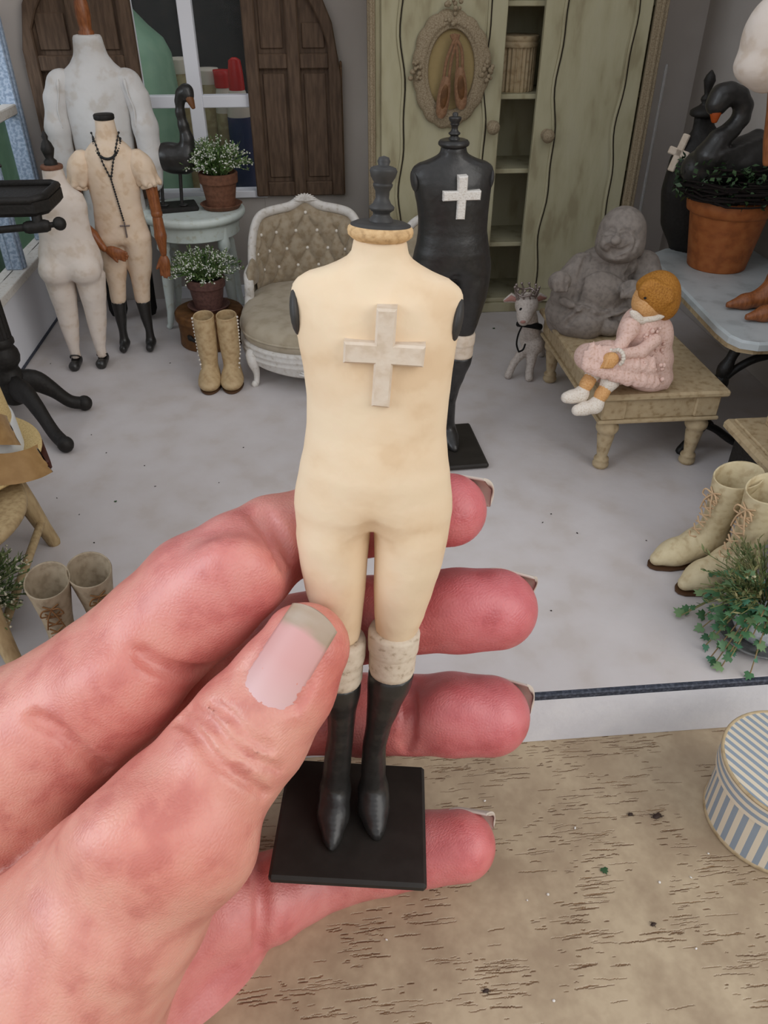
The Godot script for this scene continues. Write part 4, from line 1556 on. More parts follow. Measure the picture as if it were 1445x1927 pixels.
# a curved nail plate: free edge greyish, the bed pink
func thumb_nail(t: Node3D, o: Vector3, c: Vector3, td: Vector3, n: Vector3, r: float, half: float, y0: float, y1: float, bed: float) -> void:
	n = (n - td * n.dot(td)).normalized()
	var w := td.cross(n).normalized()
	var mb := MB.new()
	mb.tinted = true
	var NU := 18
	var NV := 20
	var top := []
	var bot := []
	var free := Color(0.40, 0.30, 0.22) if bed > 0.5 else Color(0.64, 0.57, 0.50)
	var base := Color(0.62, 0.33, 0.31)
	var lun := Color(0.66, 0.43, 0.42)
	for j in range(NV + 1):
		var f := float(j) / NV
		var rt_ := PackedVector3Array()
		var rb := PackedVector3Array()
		for i in range(NU + 1):
			var s := lerpf(-1.0, 1.0, float(i) / NU)
			var ang := deg_to_rad(half) * s
			var yy := lerpf(y0 + 2.4 * s * s * s * s, y1 - 1.5 * s * s, f)
			var rr := r + 0.15 - 0.5 * pow(f, 3.0) * bed + 0.12 * sin(f * 9.0) * 0.2
			var q := nail_point(c, td, n, s * lerpf(1.0, 0.92, f), yy)
			if bed < 0.5:   # a finger nail follows the curve of the tip and ends a little beyond it
				var ph := lerpf(-0.45, 1.0, f)
				var run := minf(ph, 0.3)
				var nrm := (w * sin(ang) + n * cos(ang)) * cos(run) + td * sin(run)
				var tang := td * cos(run) - n * sin(run)
				q = c + nrm * (r + 0.1) + tang * maxf(0.0, ph - run) / 0.7 * (r * 0.72 + y1 - r) - td * s * s * 1.3 * maxf(0.0, ph)
			rt_.append(q - o)
			rb.append(q - (w * sin(ang) + n * cos(ang)) * 0.55 - o)
		top.append(rt_)
		bot.append(rb)
	var rows := []
	for j in range(NV + 1):
		var row := PackedVector3Array(top[j])
		var back := PackedVector3Array(bot[j])
		back.reverse()
		row.append_array(back)
		rows.append(row)
	mb.grid(rows)
	var n_row: int = rows[0].size()
	for k in range(mb.c.size()):
		var j := mini(k / n_row, NV)
		var f := float(j) / NV
		if k >= n_row * (NV + 1):
			f = 0.0 if k < n_row * (NV + 1) + n_row + 1 else 1.0
		var s: float = absf(float(k % n_row) / n_row * 4.0 - 1.0) if bed > 0.5 else 0.0
		var edge := 0.77 - 0.05 * clampf(s, 0.0, 1.0)
		var cc := lun.lerp(base, clampf(f * 2.2, 0, 1))
		var m := clampf((f - edge) / 0.05, 0.0, 1.0) if bed > 0.5 else 1.0
		mb.c[k] = cc.lerp(free.lightened(0.1 * noise.get_noise_2d(k * 3.1, f * 50.0)), m)
	obj("fingernail", mb, M.nail, t)


# ------------------------------------------------------------------ plants, pots, boots
func leaf_at(mb: MB, p: Vector3, d: Vector3, n: Vector3, l: float, w: float, c: Color) -> void:
	mb.col = c
	var s := d.cross(n).normalized()
	var a := mb.add(p)
	var b := mb.add(p + d * l * 0.45 + s * w * 0.5 + n * l * 0.08)
	var e := mb.add(p + d * l)
	var f := mb.add(p + d * l * 0.45 - s * w * 0.5 + n * l * 0.08)
	mb.tri(a, b, e)
	mb.tri(a, e, f)


func stem_at(mb: MB, path: Array, r: float, c: Color) -> void:
	mb.col = c
	var n := path.size()
	var s := mb.v.size()
	for i in range(n):
		var d: Vector3 = (path[mini(i + 1, n - 1)] - path[maxi(i - 1, 0)]).normalized()
		var x := d.cross(V(0.3, 0.2, 1)).normalized()
		var y := x.cross(d)
		for k in range(3):
			var a := TAU * k / 3
			mb.add(path[i] + (x * cos(a) + y * sin(a)) * r)
	for i in range(n - 1):
		for k in range(3):
			mb.quad(s + i * 3 + k, s + i * 3 + (k + 1) % 3, s + (i + 1) * 3 + (k + 1) % 3, s + (i + 1) * 3 + k)


func bead(mb: MB, p: Vector3, r: float, c: Color) -> void:
	mb.col = c
	var s := mb.v.size()
	for d in [Vector3.RIGHT, Vector3.LEFT, Vector3.UP, Vector3.DOWN, Vector3.BACK, Vector3.FORWARD]:
		mb.add(p + d * r)
	for f in [[0, 2, 4], [4, 2, 1], [1, 2, 5], [5, 2, 0], [4, 3, 0], [1, 3, 4], [5, 3, 1], [0, 3, 5]]:
		mb.tri(s + f[0], s + f[2], s + f[1])


# a tuft of fine stems with small leaves and white blossoms
func bush(t: Node3D, base: Vector3, rx: float, h: float, n: int, seed_: int, greens: Array, flower: Color, flowers := 0.75, low := 0.05) -> void:
	var r := RandomNumberGenerator.new()
	r.seed = seed_
	var lf := MB.new()
	lf.tinted = true
	var fl := MB.new()
	fl.tinted = true
	for i in range(n):
		var a := r.randf() * TAU
		var e := lerpf(low, 1.0, sqrt(r.randf()))   # 0 upright, 1 sideways
		var dir := V(cos(a) * e * rx, h * sqrt(maxf(0.05, 1.15 - e * e)) * r.randf_range(0.7, 1.05), sin(a) * e * rx)
		var p0 := base + V(cos(a) * r.randf() * rx * 0.3, 0, sin(a) * r.randf() * rx * 0.3)
		var p1 := p0 + dir * 0.5 + V(0, h * 0.16, 0)
		var p2 := p0 + dir + V(0, -h * 0.05, 0)
		var c: Color = greens[r.randi() % greens.size()]
		c = c.lerp(greens[r.randi() % greens.size()], r.randf())
		stem_at(lf, [p0, p0.lerp(p1, 0.55) + V(0, 0.4, 0), p1, p1.lerp(p2, 0.6), p2], 0.16, c)
		for k in range(7):
			var f := r.randf_range(0.25, 1.0)
			var q := p0.lerp(p1, f * 2.0) if f < 0.5 else p1.lerp(p2, f * 2.0 - 1.0)
			var d := (dir.normalized() + V(r.randf_range(-1, 1), r.randf_range(-0.5, 1), r.randf_range(-1, 1)) * 0.9).normalized()
			leaf_at(lf, q, d, V(r.randf_range(-1, 1), 1, r.randf_range(-1, 1)).normalized(), r.randf_range(1.4, 3.0), r.randf_range(0.5, 0.95), c.lerp(greens[r.randi() % greens.size()], 0.5))
		if r.randf() < flowers:
			for k in range(5):
				var q := p2.lerp(p1, r.randf() * 0.55) + V(r.randf_range(-1, 1), r.randf_range(-0.6, 1), r.randf_range(-1, 1)) * 1.2
				bead(fl, q, r.randf_range(0.28, 0.55), flower.lerp(Color(0.55, 0.55, 0.35), r.randf() * 0.35))
	var o := obj("foliage", lf, M.leaf, t)
	o.set_meta("kind", "stuff")
	if fl.v.size():
		o = obj("blossom", fl, M.tinted, t)
		o.set_meta("kind", "stuff")


const GREENS := [Color(0.05, 0.12, 0.03), Color(0.10, 0.20, 0.05), Color(0.17, 0.27, 0.08), Color(0.26, 0.34, 0.14)]


func pot_profile(r: float, h: float) -> Array:
	return [[r * 0.70, 0], [r * 0.73, 0.4], [r * 0.90, h * 0.68], [r * 0.98, h * 0.70], [r, h * 0.74], [r * 1.02, h * 0.97], [r * 0.98, h], [r * 0.88, h], [r * 0.86, h * 0.86], [0, h * 0.85]]


func flower_pot(label: String, at_: Vector3, r: float, h: float, m: Material, seed_: int, saucer := true, bush_r := 1.7, bush_h := 1.7) -> Node3D:
	var t := thing("potted_plant", label, "potted plant", at_)
	var y0 := 0.0
	if saucer:
		var sb := MB.new()
		sb.lathe([[r * 0.75, 0], [r * 0.95, 0.2], [r * 1.08, 2.0], [r * 1.12, 2.2], [r * 1.08, 2.4], [r * 1.0, 2.2], [r * 0.85, 0.9], [0, 0.8]], 32)
		obj("saucer", sb, m, t)
		y0 = 0.8
	var mb := MB.new()
	mb.lathe(pot_profile(r, h), 36, V(0, y0, 0))
	obj("pot", mb, m, t)
	mb = MB.new()
	mb.lathe([[r * 0.86, h * 0.86], [r * 0.6, h * 0.93], [0, h * 0.96]], 24, V(0, y0, 0))
	obj("soil", mb, M.soil, t)
	bush(t, V(0, y0 + h * 0.88, 0), r * bush_r, r * bush_h, 190, seed_, GREENS, Color(0.80, 0.82, 0.76))
	return t


var boot_cache := {}


# rings of a hollow shaft: [height, centre z, half width, half depth], outside up then inside down; the back rises a little
func shell_rows(list: Array, seg: int, dip: float) -> Array:
	var rows := []
	var n := list.size()
	for e in list:
		var ring := PackedVector3Array()
		for j in range(seg):
			var a := TAU * j / seg
			var up := dip * clampf((e[0] - 20.0) / 10.0, 0.0, 1.0) * -sin(a)
			ring.append(V(cos(a) * e[2], e[0] + up, e[1] + sin(a) * e[3]))
		rows.append(ring)
	return rows


# ankle boots with laces: toe along +z, heel at the origin
func lace_boot_meshes() -> Dictionary:
	if boot_cache.has("upper"):
		return boot_cache
	var mb := MB.new()
	var shaft := [[14.0, 2.15, 4.25, 5.25], [17.5, 1.5, 4.6, 5.5], [21, 0.9, 5.2, 6.0], [26, 0.0, 6.1, 6.9], [29.6, -0.6, 6.8, 7.5], [30.0, -0.6, 6.6, 7.3], [29.6, -0.6, 6.2, 6.9], [26, 0.0, 5.4, 6.2], [21, 0.9, 4.4, 5.2], [16.5, 1.7, 3.6, 4.4]]
	mb.grid(shell_rows(shaft, 36, 1.4))
	var p := []
	p.append(stack([[5.5, 0, 3.5, 4.2, 5.6], [10, 0, 2.8, 4.1, 5.2], [15.6, 0, 1.9, 4.3, 5.3]], 1.2))
	p.append_array(chain([[V(0, 5.2, 0.5), 4.2], [V(0, 5.6, 8.0), 4.4], [V(0, 4.2, 16.0), 3.7], [V(0, 2.9, 22.5), 2.1]], 3.0))
	p.append(ell(V(0, 3.6, 14.5), V(4.7, 2.9, 8.0), 2.0))
	soft_auto(mb, p, 0.7)
	boot_cache["upper"] = made(mb)
	mb = MB.new()
	var poly := PackedVector2Array()
	for q in [[3.0, -1.8], [3.6, 2], [3.4, 6], [4.4, 11], [4.9, 15], [4.2, 19.5], [2.3, 23.6], [0.7, 24.9]]:
		poly.append(Vector2(q[0], q[1]))
	for q in [[-0.7, 24.9], [-2.3, 23.6], [-4.2, 19.5], [-4.9, 15], [-4.4, 11], [-3.4, 6], [-3.6, 2], [-3.0, -1.8]]:
		poly.append(Vector2(q[0], q[1]))
	mb.slab(poly, 0.9, V(0, 1.0, 0), Basis(Vector3.RIGHT, Vector3.BACK, Vector3.DOWN), 0.2)
	boot_cache["sole"] = made(mb)
	mb = MB.new()
	mb.lathe([[2.7, 0], [2.9, 0.3], [3.3, 2.6], [3.6, 3.6]], 20, V(0, 0, 1.0))
	boot_cache["heel"] = made(mb)
	# laces crossing up the front
	mb = MB.new()
	for k in range(7):
		var f := k / 6.0
		var y := lerpf(8.6, 24.0, f)
		var z: float = lerpf(11.2, 7.1, pow(f, 0.7)) + 0.35
		var w := lerpf(1.5, 2.1, f)
		for s in [-1, 1]:
			mb.tube([V(-w * s, y, z - 0.5), V(0, y + 0.8, z + 0.15), V(w * s, y + 1.6, z - 0.7)], [0.28], 5)
	boot_cache["laces"] = made(mb)
	mb = MB.new()
	for s in [-1, 1]:
		mb.tube(curve([V(0, 24.5, 7.4), V(2.2 * s, 25.4, 8.6), V(3.2 * s, 23.0, 8.2), V(1.0 * s, 22.6, 7.8)], 5), [0.26], 5)
		mb.tube(curve([V(0, 24.5, 7.6), V(1.4 * s, 22.0, 8.6), V(2.4 * s, 18.0, 8.4)], 5), [0.26], 5)
	boot_cache["bow"] = made(mb)
	mb = MB.new()
	mb.tube(curve([V(-3.2, 8.2, 8.5), V(-2.6, 7.4, 11.6), V(0, 7.2, 12.9), V(2.6, 7.4, 11.6), V(3.2, 8.2, 8.5)], 5), [0.24], 5)
	boot_cache["seam"] = made(mb)
	return boot_cache


func lace_boot(label: String, group: String, pos: Vector3, turn: float, m: Material, lace: Material, sc := 1.0) -> Node3D:
	var f := lace_boot_meshes()
	var t := thing("lace_boot", label, "boot", pos, turn, group)
	t.scale = Vector3.ONE * sc
	inst("upper", f.upper, m, t)
	inst("sole", f.sole, M.sole, t)
	inst("heel", f.heel, M.sole, t)
	inst("laces", f.laces, lace, t)
	inst("bow", f.bow, lace, t)
	inst("seam", f.seam, m, t)
	return t


# ------------------------------------------------------------------ left side
func build_left_side() -> void:
	tripod_stand()
	chair_and_hat()
	big_form()
	plump_form()
	boy_form()
	round_table()
	hat_box_and_boots()


func tripod_stand() -> void:
	var o := V(-127, 0, -300)
	var t := thing("tripod_stand", "black tripod stand with fluted column and tray by the low wall", "stand", o)
	var mb := MB.new()
	# fluted column
	var rows := []
	for q in [[36.0, 5.3], [37.5, 5.3], [78.0, 4.3], [79.0, 4.3]]:
		var ring := PackedVector3Array()
		for j in range(72):
			var a := TAU * j / 72
			var rr: float = q[1] * (1.0 - 0.08 * absf(cos(a * 9.0)))
			ring.append(V(rr * cos(a), q[0], rr * sin(a)))
		rows.append(ring)
	mb.grid(rows)
	obj("fluted_column", mb, M.black_paint, t)
	mb = MB.new()
	mb.lathe([[3.4, 8.0], [4.6, 9.0], [5.8, 11.5], [6.2, 14.0], [6.1, 17.5], [5.2, 18.4], [5.9, 19.2], [5.9, 20.4], [5.0, 21.6], [4.4, 23.2], [4.6, 24.2], [5.8, 25.8], [6.3, 28.0], [6.0, 30.4], [5.0, 32.2], [4.8, 33.0], [5.7, 33.8], [5.7, 35.2], [5.2, 36.4]], 32)
	obj("turned_base", mb, M.black_paint, t)
	for f in [V(25.0, 3.0, -6.0), V(25.5, 3.0, 29.0), V(-9.0, 3.0, -17.0)]:
		mb = MB.new()
		var h := V(f.x, 0, f.z)
		mb.tube(curve([h * 0.12 + V(0, 15.5, 0), h * 0.34 + V(0, 16.2, 0), h * 0.56 + V(0, 11.5, 0), h * 0.78 + V(0, 5.2, 0), h * 0.97 + V(0, 3.4, 0)], 5), [Vector2(3.6, 6.0), Vector2(3.6, 6.0), Vector2(3.5, 5.8), Vector2(3.4, 5.6), Vector2(3.4, 5.2), Vector2(3.3, 4.8), Vector2(3.2, 4.5), Vector2(3.1, 4.2), Vector2(3.0, 3.9), Vector2(3.0, 3.6), Vector2(2.9, 3.3), Vector2(2.8, 3.0), Vector2(2.7, 2.8), Vector2(2.7, 2.7)], 10)
		var leg := obj("leg", mb, M.black_paint, t)
		mb = MB.new()
		mb.ball(h + V(0, 3.3, 0), V(3.2, 3.3, 3.2), Basis.IDENTITY, 14, 9)
		obj("ball_foot", mb, M.black_paint, leg)
	# tray with a raised rim, on a cross rod
	mb = MB.new()
	var poly := PackedVector2Array([Vector2(-12, -15), Vector2(28, -15), Vector2(32, -9), Vector2(32, 9), Vector2(28, 14), Vector2(-12, 14)])
	mb.slab(poly, 5.0, V(0, 87.5, -10), Basis(Vector3.RIGHT, Vector3.BACK, Vector3.DOWN), 1.4)
	obj("tray", mb, M.black_paint, t)
	mb = MB.new()
	mb.tube([V(-12, 88.0, 3.0), V(27, 88.0, 3.0), V(30.5, 88.4, -1), V(30.5, 88.4, -19), V(27, 88.0, -24), V(-12, 88.0, -24)], [1.5], 8)
	obj("tray_rim", mb, M.black_paint, t)
	mb = MB.new()
	mb.tube([V(-13, 76.5, 3), V(25, 78.8, 2)], [1.3], 12)
	mb.tube([V(23.5, 78.6, 2), V(29.5, 79.0, 1.8)], [2.3], 12)
	mb.tube([V(27.0, 79.0, 1.9), V(27.0, 84.5, 0.5)], [1.9], 10)
	mb.ball(V(34.6, 79.6, 1.6), V(2.4, 2.4, 2.4))
	mb.tube([V(29, 79, 1.8), V(33, 79.4, 1.7)], [1.0], 8)
	obj("cross_rod", mb, M.black_paint, t)
	# black bird on the tray, only its tail in view
	var b := thing("black_bird", "black bird figure on the black tray with a long pointed tail", "bird figure", o + V(-4, 88.4, -10))
	mb = MB.new()
	soft_auto(mb, [ell(V(-1, 12, 0), V(9, 7, 6.5), 2.0, rot(Vector3.BACK, -20)), cap(V(-5, 16, 0), V(-7, 22, 2), 4.0, 3.4, 3.0), ell(V(-7.5, 24, 2), V(3.8, 3.6, 3.4), 1.5)], 1.0)
	obj("body", mb, M.black_wax, b)
	mb = MB.new()
	mb.tube([V(4, 15, 0), V(10, 14.5, 0.5), V(16, 11.5, 1), V(19.5, 9.0, 1.2)], [Vector2(3.2, 2.2), Vector2(4.4, 1.9), Vector2(3.2, 1.5), Vector2(0.6, 0.6)], 10)
	obj("tail", mb, M.black_wax, b)
	mb = MB.new()
	for s in [-1, 1]:
		mb.tube([V(1, 7, 2.0 * s), V(1, 0.3, 2.0 * s)], [0.7], 6)
	obj("feet", mb, M.black_wax, b)


func chair_and_hat() -> void:
	var o := V(-116, 0, -186)
	var t := thing("small_chair", "pale wooden round-seated chair carrying the straw hat", "chair", o)
	var mb := MB.new()
	mb.lathe([[25, 26.5], [28, 27.0], [29.3, 28.2], [29.3, 29.6], [28.4, 30.4], [24, 30.6], [0, 30.2]], 56)
	obj("seat", mb, M.chair_wood, t)
	for l in [[26.5, 28.5], [22.5, -22.5], [-20, 27], [-18, -24]]:
		mb = MB.new()
		mb.tube([V(l[0] * 1.1, 0.8, l[1] * 1.1), V(l[0] * 1.04, 8, l[1] * 1.04), V(l[0] * 0.97, 18, l[1] * 0.97), V(l[0] * 0.9, 27, l[1] * 0.9)], [2.1, 2.4, 2.9, 3.2], 10)
		obj("leg", mb, M.chair_wood, t)
	mb = MB.new()
	mb.tube([V(24, 11, -22), V(27, 11, 26)], [1.3], 8)
	obj("stretcher", mb, M.chair_wood, t)
	# book under the hat
	var bk := thing("book", "small dark red book under the straw hat", "book", V(-97, 30.4, -211), 24)
	mb = MB.new()
	mb.box(V(0, 1.6, 0), V(22, 3.2, 16), 0.5)
	obj("cover", mb, M.book_red, bk)
	# hat
	var h := thing("straw_hat", "straw hat with white band and tan ribbon on the round chair", "hat", V(-116, 33.8, -209))
	mb = MB.new()
	var prof := [[22.8, 1.0]]
	for i in range(13):
		var r := 23.0 + i * 0.5
		prof.append([r, 1.0 + 0.9 * sin(i * 0.2) + (0.3 if i % 2 else 0.0)])
	prof.append([29.0, 1.0])
	prof.append([28.6, 0.4])
	prof.append([22.4, 0.1])
	mb.lathe(prof, 56)
	obj("brim", mb, M.straw, h)
	mb = MB.new()
	mb.lathe([[23.4, 0.8], [23.2, 4.0], [22.8, 12.0], [22.0, 21.0], [19.0, 27.0], [11, 29.0], [0, 29.4]], 48)
	obj("crown", mb, M.straw, h)
	mb = MB.new()
	mb.lathe([[23.7, 1.2], [23.9, 1.6], [23.5, 11.0], [23.2, 11.6]], 48)
	obj("hat_band", mb, M.ribbon_white, h)
	# tan ribbon laid over brim and band
	for rb in [[[V(8, 13, 22.6), V(17, 9, 18.5), V(24, 4.6, 13), V(29, 2.8, 8), V(31.5, 1.8, 3)], 4.6], [[V(12, 21, 19), V(18.5, 19, 14), V(23.5, 15, 8), V(24.6, 11, 2)], 4.8]]:
		mb = MB.new()
		var pts := curve(rb[0], 5)
		var rows := []
		for i in range(pts.size()):
			var d: Vector3 = (pts[mini(i + 1, pts.size() - 1)] - pts[maxi(i - 1, 0)]).normalized()
			var nrm: Vector3 = V(pts[i].x, 14, pts[i].z).normalized()
			var s := d.cross(nrm).normalized()
			var w: float = rb[1]
			var row := PackedVector3Array()
			for k in [-1.0, -0.5, 0.0, 0.5, 1.0]:
				var notch := 3.0 * (1.0 - absf(k)) if i == pts.size() - 1 else 0.0
				row.append(pts[i] + s * w * k + nrm * (0.8 - 0.3 * k * k) - d * notch)
			rows.append(row)
		mb.grid(rows, false)
		obj("ribbon", mb, M.ribbon_tan, h)
	# plant below the seat
	var p := thing("potted_plant", "dark pot of pale flowering herbs tucked under the round chair", "potted plant", V(-103, 0, -170))
	mb = MB.new()
	mb.lathe(pot_profile(9.5, 11), 32)
	obj("pot", mb, M.terracotta_dark, p)
	mb = MB.new()
	mb.lathe([[8, 9.4], [5, 10.2], [0, 10.6]], 20)
	obj("soil", mb, M.soil, p)
	bush(p, V(2, 9.8, 0), 17.0, 12.0, 260, 41, [Color(0.04, 0.08, 0.02), Color(0.09, 0.15, 0.04), Color(0.16, 0.21, 0.08), Color(0.30, 0.32, 0.16)], Color(0.62, 0.58, 0.44), 0.55)
	# a pair of laced boots in front of the chair
	lace_boot("grey-beige laced ankle boot beside the round chair, touching the herbs", "boots by the round chair", on_y(84, 1092, 26) * V(1, 0, 1) + V(0.5, 0, 0), 14, M.grey_leather, M.lace, 0.86)
	lace_boot("grey-beige laced ankle boot beside the round chair, farther from the herbs", "boots by the round chair", on_y(160, 1072, 26) * V(1, 0, 1) + V(1.0, 0, 0), 26, M.grey_leather, M.lace, 0.86)


func big_form() -> void:
	var o := V(-98, 0, -411)
	var t := thing("large_dress_form", "large white cloth dress form with long sleeves and amber wooden finial", "dress form", o)
	var mb := MB.new()
	var p := [stack([[38, 0, 0, 12, 8], [46, 0, 0, 14.5, 9], [60, 0, 0.3, 14.5, 9], [78, 0, 0.2, 13.5, 8.4], [95, 0.5, 0.4, 14.4, 8.6], [106, 1, 0.3, 15.4, 8.4], [113, 1.2, 0, 15.6, 7.6], [117, 1.4, -0.3, 13.6, 6.8], [120, 1.5, -0.5, 9.8, 6.0], [123.5, 1.5, -0.5, 7.4, 5.6], [128, 1.5, -0.5, 6.6, 5.4], [131, 1.5, -0.5, 6.3, 5.3]], 2.0)]
	soft_auto(mb, p, 1.3)
	obj("torso", mb, M.calico_white, t)
	for s in [-1, 1]:
		mb = MB.new()
		p = chain([[V(1 + 14.0 * s, 113, 0), 5.2], [V(1 + 18.2 * s, 106, 1), 5.2], [V(1 + 20.0 * s, 94, 2), 5.6], [V(1 + 20.6 * s, 80, 3), 5.4], [V(1 + (20.2 if s > 0 else 18.5) * s, 70, 4), 4.4]], 2.5)
		p.append(ell(V(1 + 16.6 * s, 112, 0.5), V(4.6, 5.0, 5.0), 2.0))
		soft_auto(mb, p, 1.2)
		obj("sleeve", mb, M.calico_white, t)
		# a fold of cloth at the shoulder
		mb = MB.new()
		mb.tube(curve([V(1 + 14.6 * s, 114, 5.4), V(1 + 15.4 * s, 108, 6.4), V(1 + 17.0 * s, 102, 6.8), V(1 + 16.6 * s, 95, 7.0)], 5), [0.5, 0.8, 0.9, 0.7, 0.4], 7)
		obj("fold", mb, M.calico_white, t)
	mb = MB.new()
	mb.lathe([[3.4, 130.6], [3.4, 132.2], [2.6, 132.8], [2.9, 135], [3.3, 138.5], [2.9, 143], [1.4, 147], [0.7, 150], [0, 151]], 20, V(1.5, 0, -0.5))
	obj("finial", mb, M.amber_wood, t)
	for x in [-9.0, 6.5]:
		mb = MB.new()
		mb.tube([V(x * 0.8, 44, 0), V(x * 0.9, 26, 0), V(x, 12, 0), V(x, 5.6, 0.5)], [7.5, 6.0, 4.8, 4.8], 14)
		obj("leg", mb, M.dark_cloth, t)


func mary_jane(t: Node3D, x: float, z: float) -> void:
	var mb := MB.new()
	soft_auto(mb, [cap(V(x, 1.9, z - 1.5), V(x, 1.9, z + 5.4), 2.2, 2.5, 1.0), cap(V(x, 3.0, z - 1.5), V(x, 3.0, z - 0.4), 2.3, 2.3, 1.0), ell(V(x, 4.4, z + 1.4), V(2.0, 1.9, 2.6), 0.5, Basis.IDENTITY, true)], 0.6)
	var s := obj("shoe", mb, M.black_wax, t)
	mb = MB.new()
	mb.tube(curve([V(x - 2.4, 4.0, z + 0.2), V(x - 1.8, 5.6, z + 1.6), V(x, 6.2, z + 2.4), V(x + 1.8, 5.6, z + 1.6), V(x + 2.4, 4.0, z + 0.2)], 4), [0.35], 6)
	obj("strap", mb, M.black_wax, s)


func plump_form() -> void:
	var o := V(-110, 0, -353)
	var t := thing("plump_dress_form", "plump headless cloth doll form in black strap shoes, seen from behind", "dress form", o)
	var mb := MB.new()
	var p := []
	for s in [-1, 1]:
		var f := 5.9 if s > 0 else -6.2
		var tx := 8.6 if s > 0 else -4.8
		p.append(stack([[3.5, f, 0, 2.2, 2.3], [8, f, -0.1, 2.4, 2.5], [14, lerpf(f, tx, 0.15), -0.3, 3.4, 3.6], [21, lerpf(f, tx, 0.4), -0.4, 4.4, 4.6], [28, lerpf(f, tx, 0.65), -0.2, 5.0, 5.4], [35, lerpf(f, tx, 0.85), 0, 5.9, 6.8], [43, tx, 0, 6.6, 7.8]], 0.5))
	p.append(stack([[44, 2, -0.2, 12.4, 8.0], [48, 1.9, 0, 13.6, 9.6], [53, 1.9, 0, 13.2, 9.3], [60, 2.1, 0, 11.2, 7.4], [67, 2.4, 0, 10.8, 6.8], [73, 2.7, 0, 11.2, 6.4], [77, 2.8, -0.2, 10.2, 5.6], [80, 2.8, -0.3, 6.0, 4.6], [83, 2.8, -0.4, 4.6, 4.2], [88, 2.8, -0.4, 4.2, 4.0]], 2.5))
	p.append(ell(V(-4.0, 47, 5.2), V(7.4, 6.6, 5.8), 2.0))
	p.append(ell(V(8.0, 47, 5.2), V(7.4, 6.6, 5.8), 1.2))
	soft_auto(mb, p, 1.1)
	obj("body", mb, M.calico, t)
	mary_jane(t, -6.2, 0.6)
	mary_jane(t, 5.9, -1.0)
	mb = MB.new()
	mb.lathe([[4.3, 87.4], [4.5, 87.8], [4.5, 88.6], [4.1, 89]], 24, V(2.8, 0, -0.4))
	obj("neck_rim", mb, M.terracotta, t)
	mb = MB.new()
	mb.lathe([[2.7, 88.8], [2.6, 90.4], [1.6, 91.4], [2.2, 93.2], [2.7, 95.0], [1.9, 97.2], [1.0, 98.4], [1.3, 99.6], [0.5, 101.4], [0, 101.8]], 16, V(2.8, 0, -0.4))
	obj("finial", mb, M.black_paint, t)


func arm_chain(t: Node3D, js: Array, hand_to: Vector3) -> void:
	var mb := MB.new()
	soft_auto(mb, [cap(js[0], js[1], 2.7, 2.4, 0.6)], 0.8)
	var a := obj("upper_arm", mb, M.amber_wood, t)
	mb = MB.new()
	mb.ball(js[1], V(2.6, 2.6, 2.6))
	obj("elbow_joint", mb, M.amber_wood, a)
	mb = MB.new()
	soft_auto(mb, [cap(js[1] + (js[2] - js[1]) * 0.12, js[1].lerp(js[2], 0.55), 2.3, 2.7, 0.8), cap(js[1].lerp(js[2], 0.55), js[2], 2.7, 1.5, 0.8)], 0.8)
	obj("forearm", mb, M.amber_wood, t)
	mb = MB.new()
	var d: Vector3 = (hand_to - js[2]).normalized()
	var side: Vector3 = d.cross(V(0, 0, 1)).normalized()
	var p := [ell(js[2] + d * 4.2, V(2.6, 4.0, 1.7), 1.0, Basis(side, d, side.cross(d)))]
	for k in range(4):
		var r0: Vector3 = js[2] + d * 6.0 + side * (k - 1.5) * 1.25
		p.append(cap(r0, r0 + d * (4.6 - absf(k - 1.4) * 0.8) + V(0, -0.4, 0.4), 0.72, 0.55, 0.5))
	p.append(cap(js[2] + d * 3.4 + side * 2.0, js[2] + d * 6.4 + side * 3.4 + V(0, 0, 1.2), 0.8, 0.6, 0.6))
	soft_auto(mb, p, 0.5)
	obj("wooden_hand", mb, M.amber_wood, t)


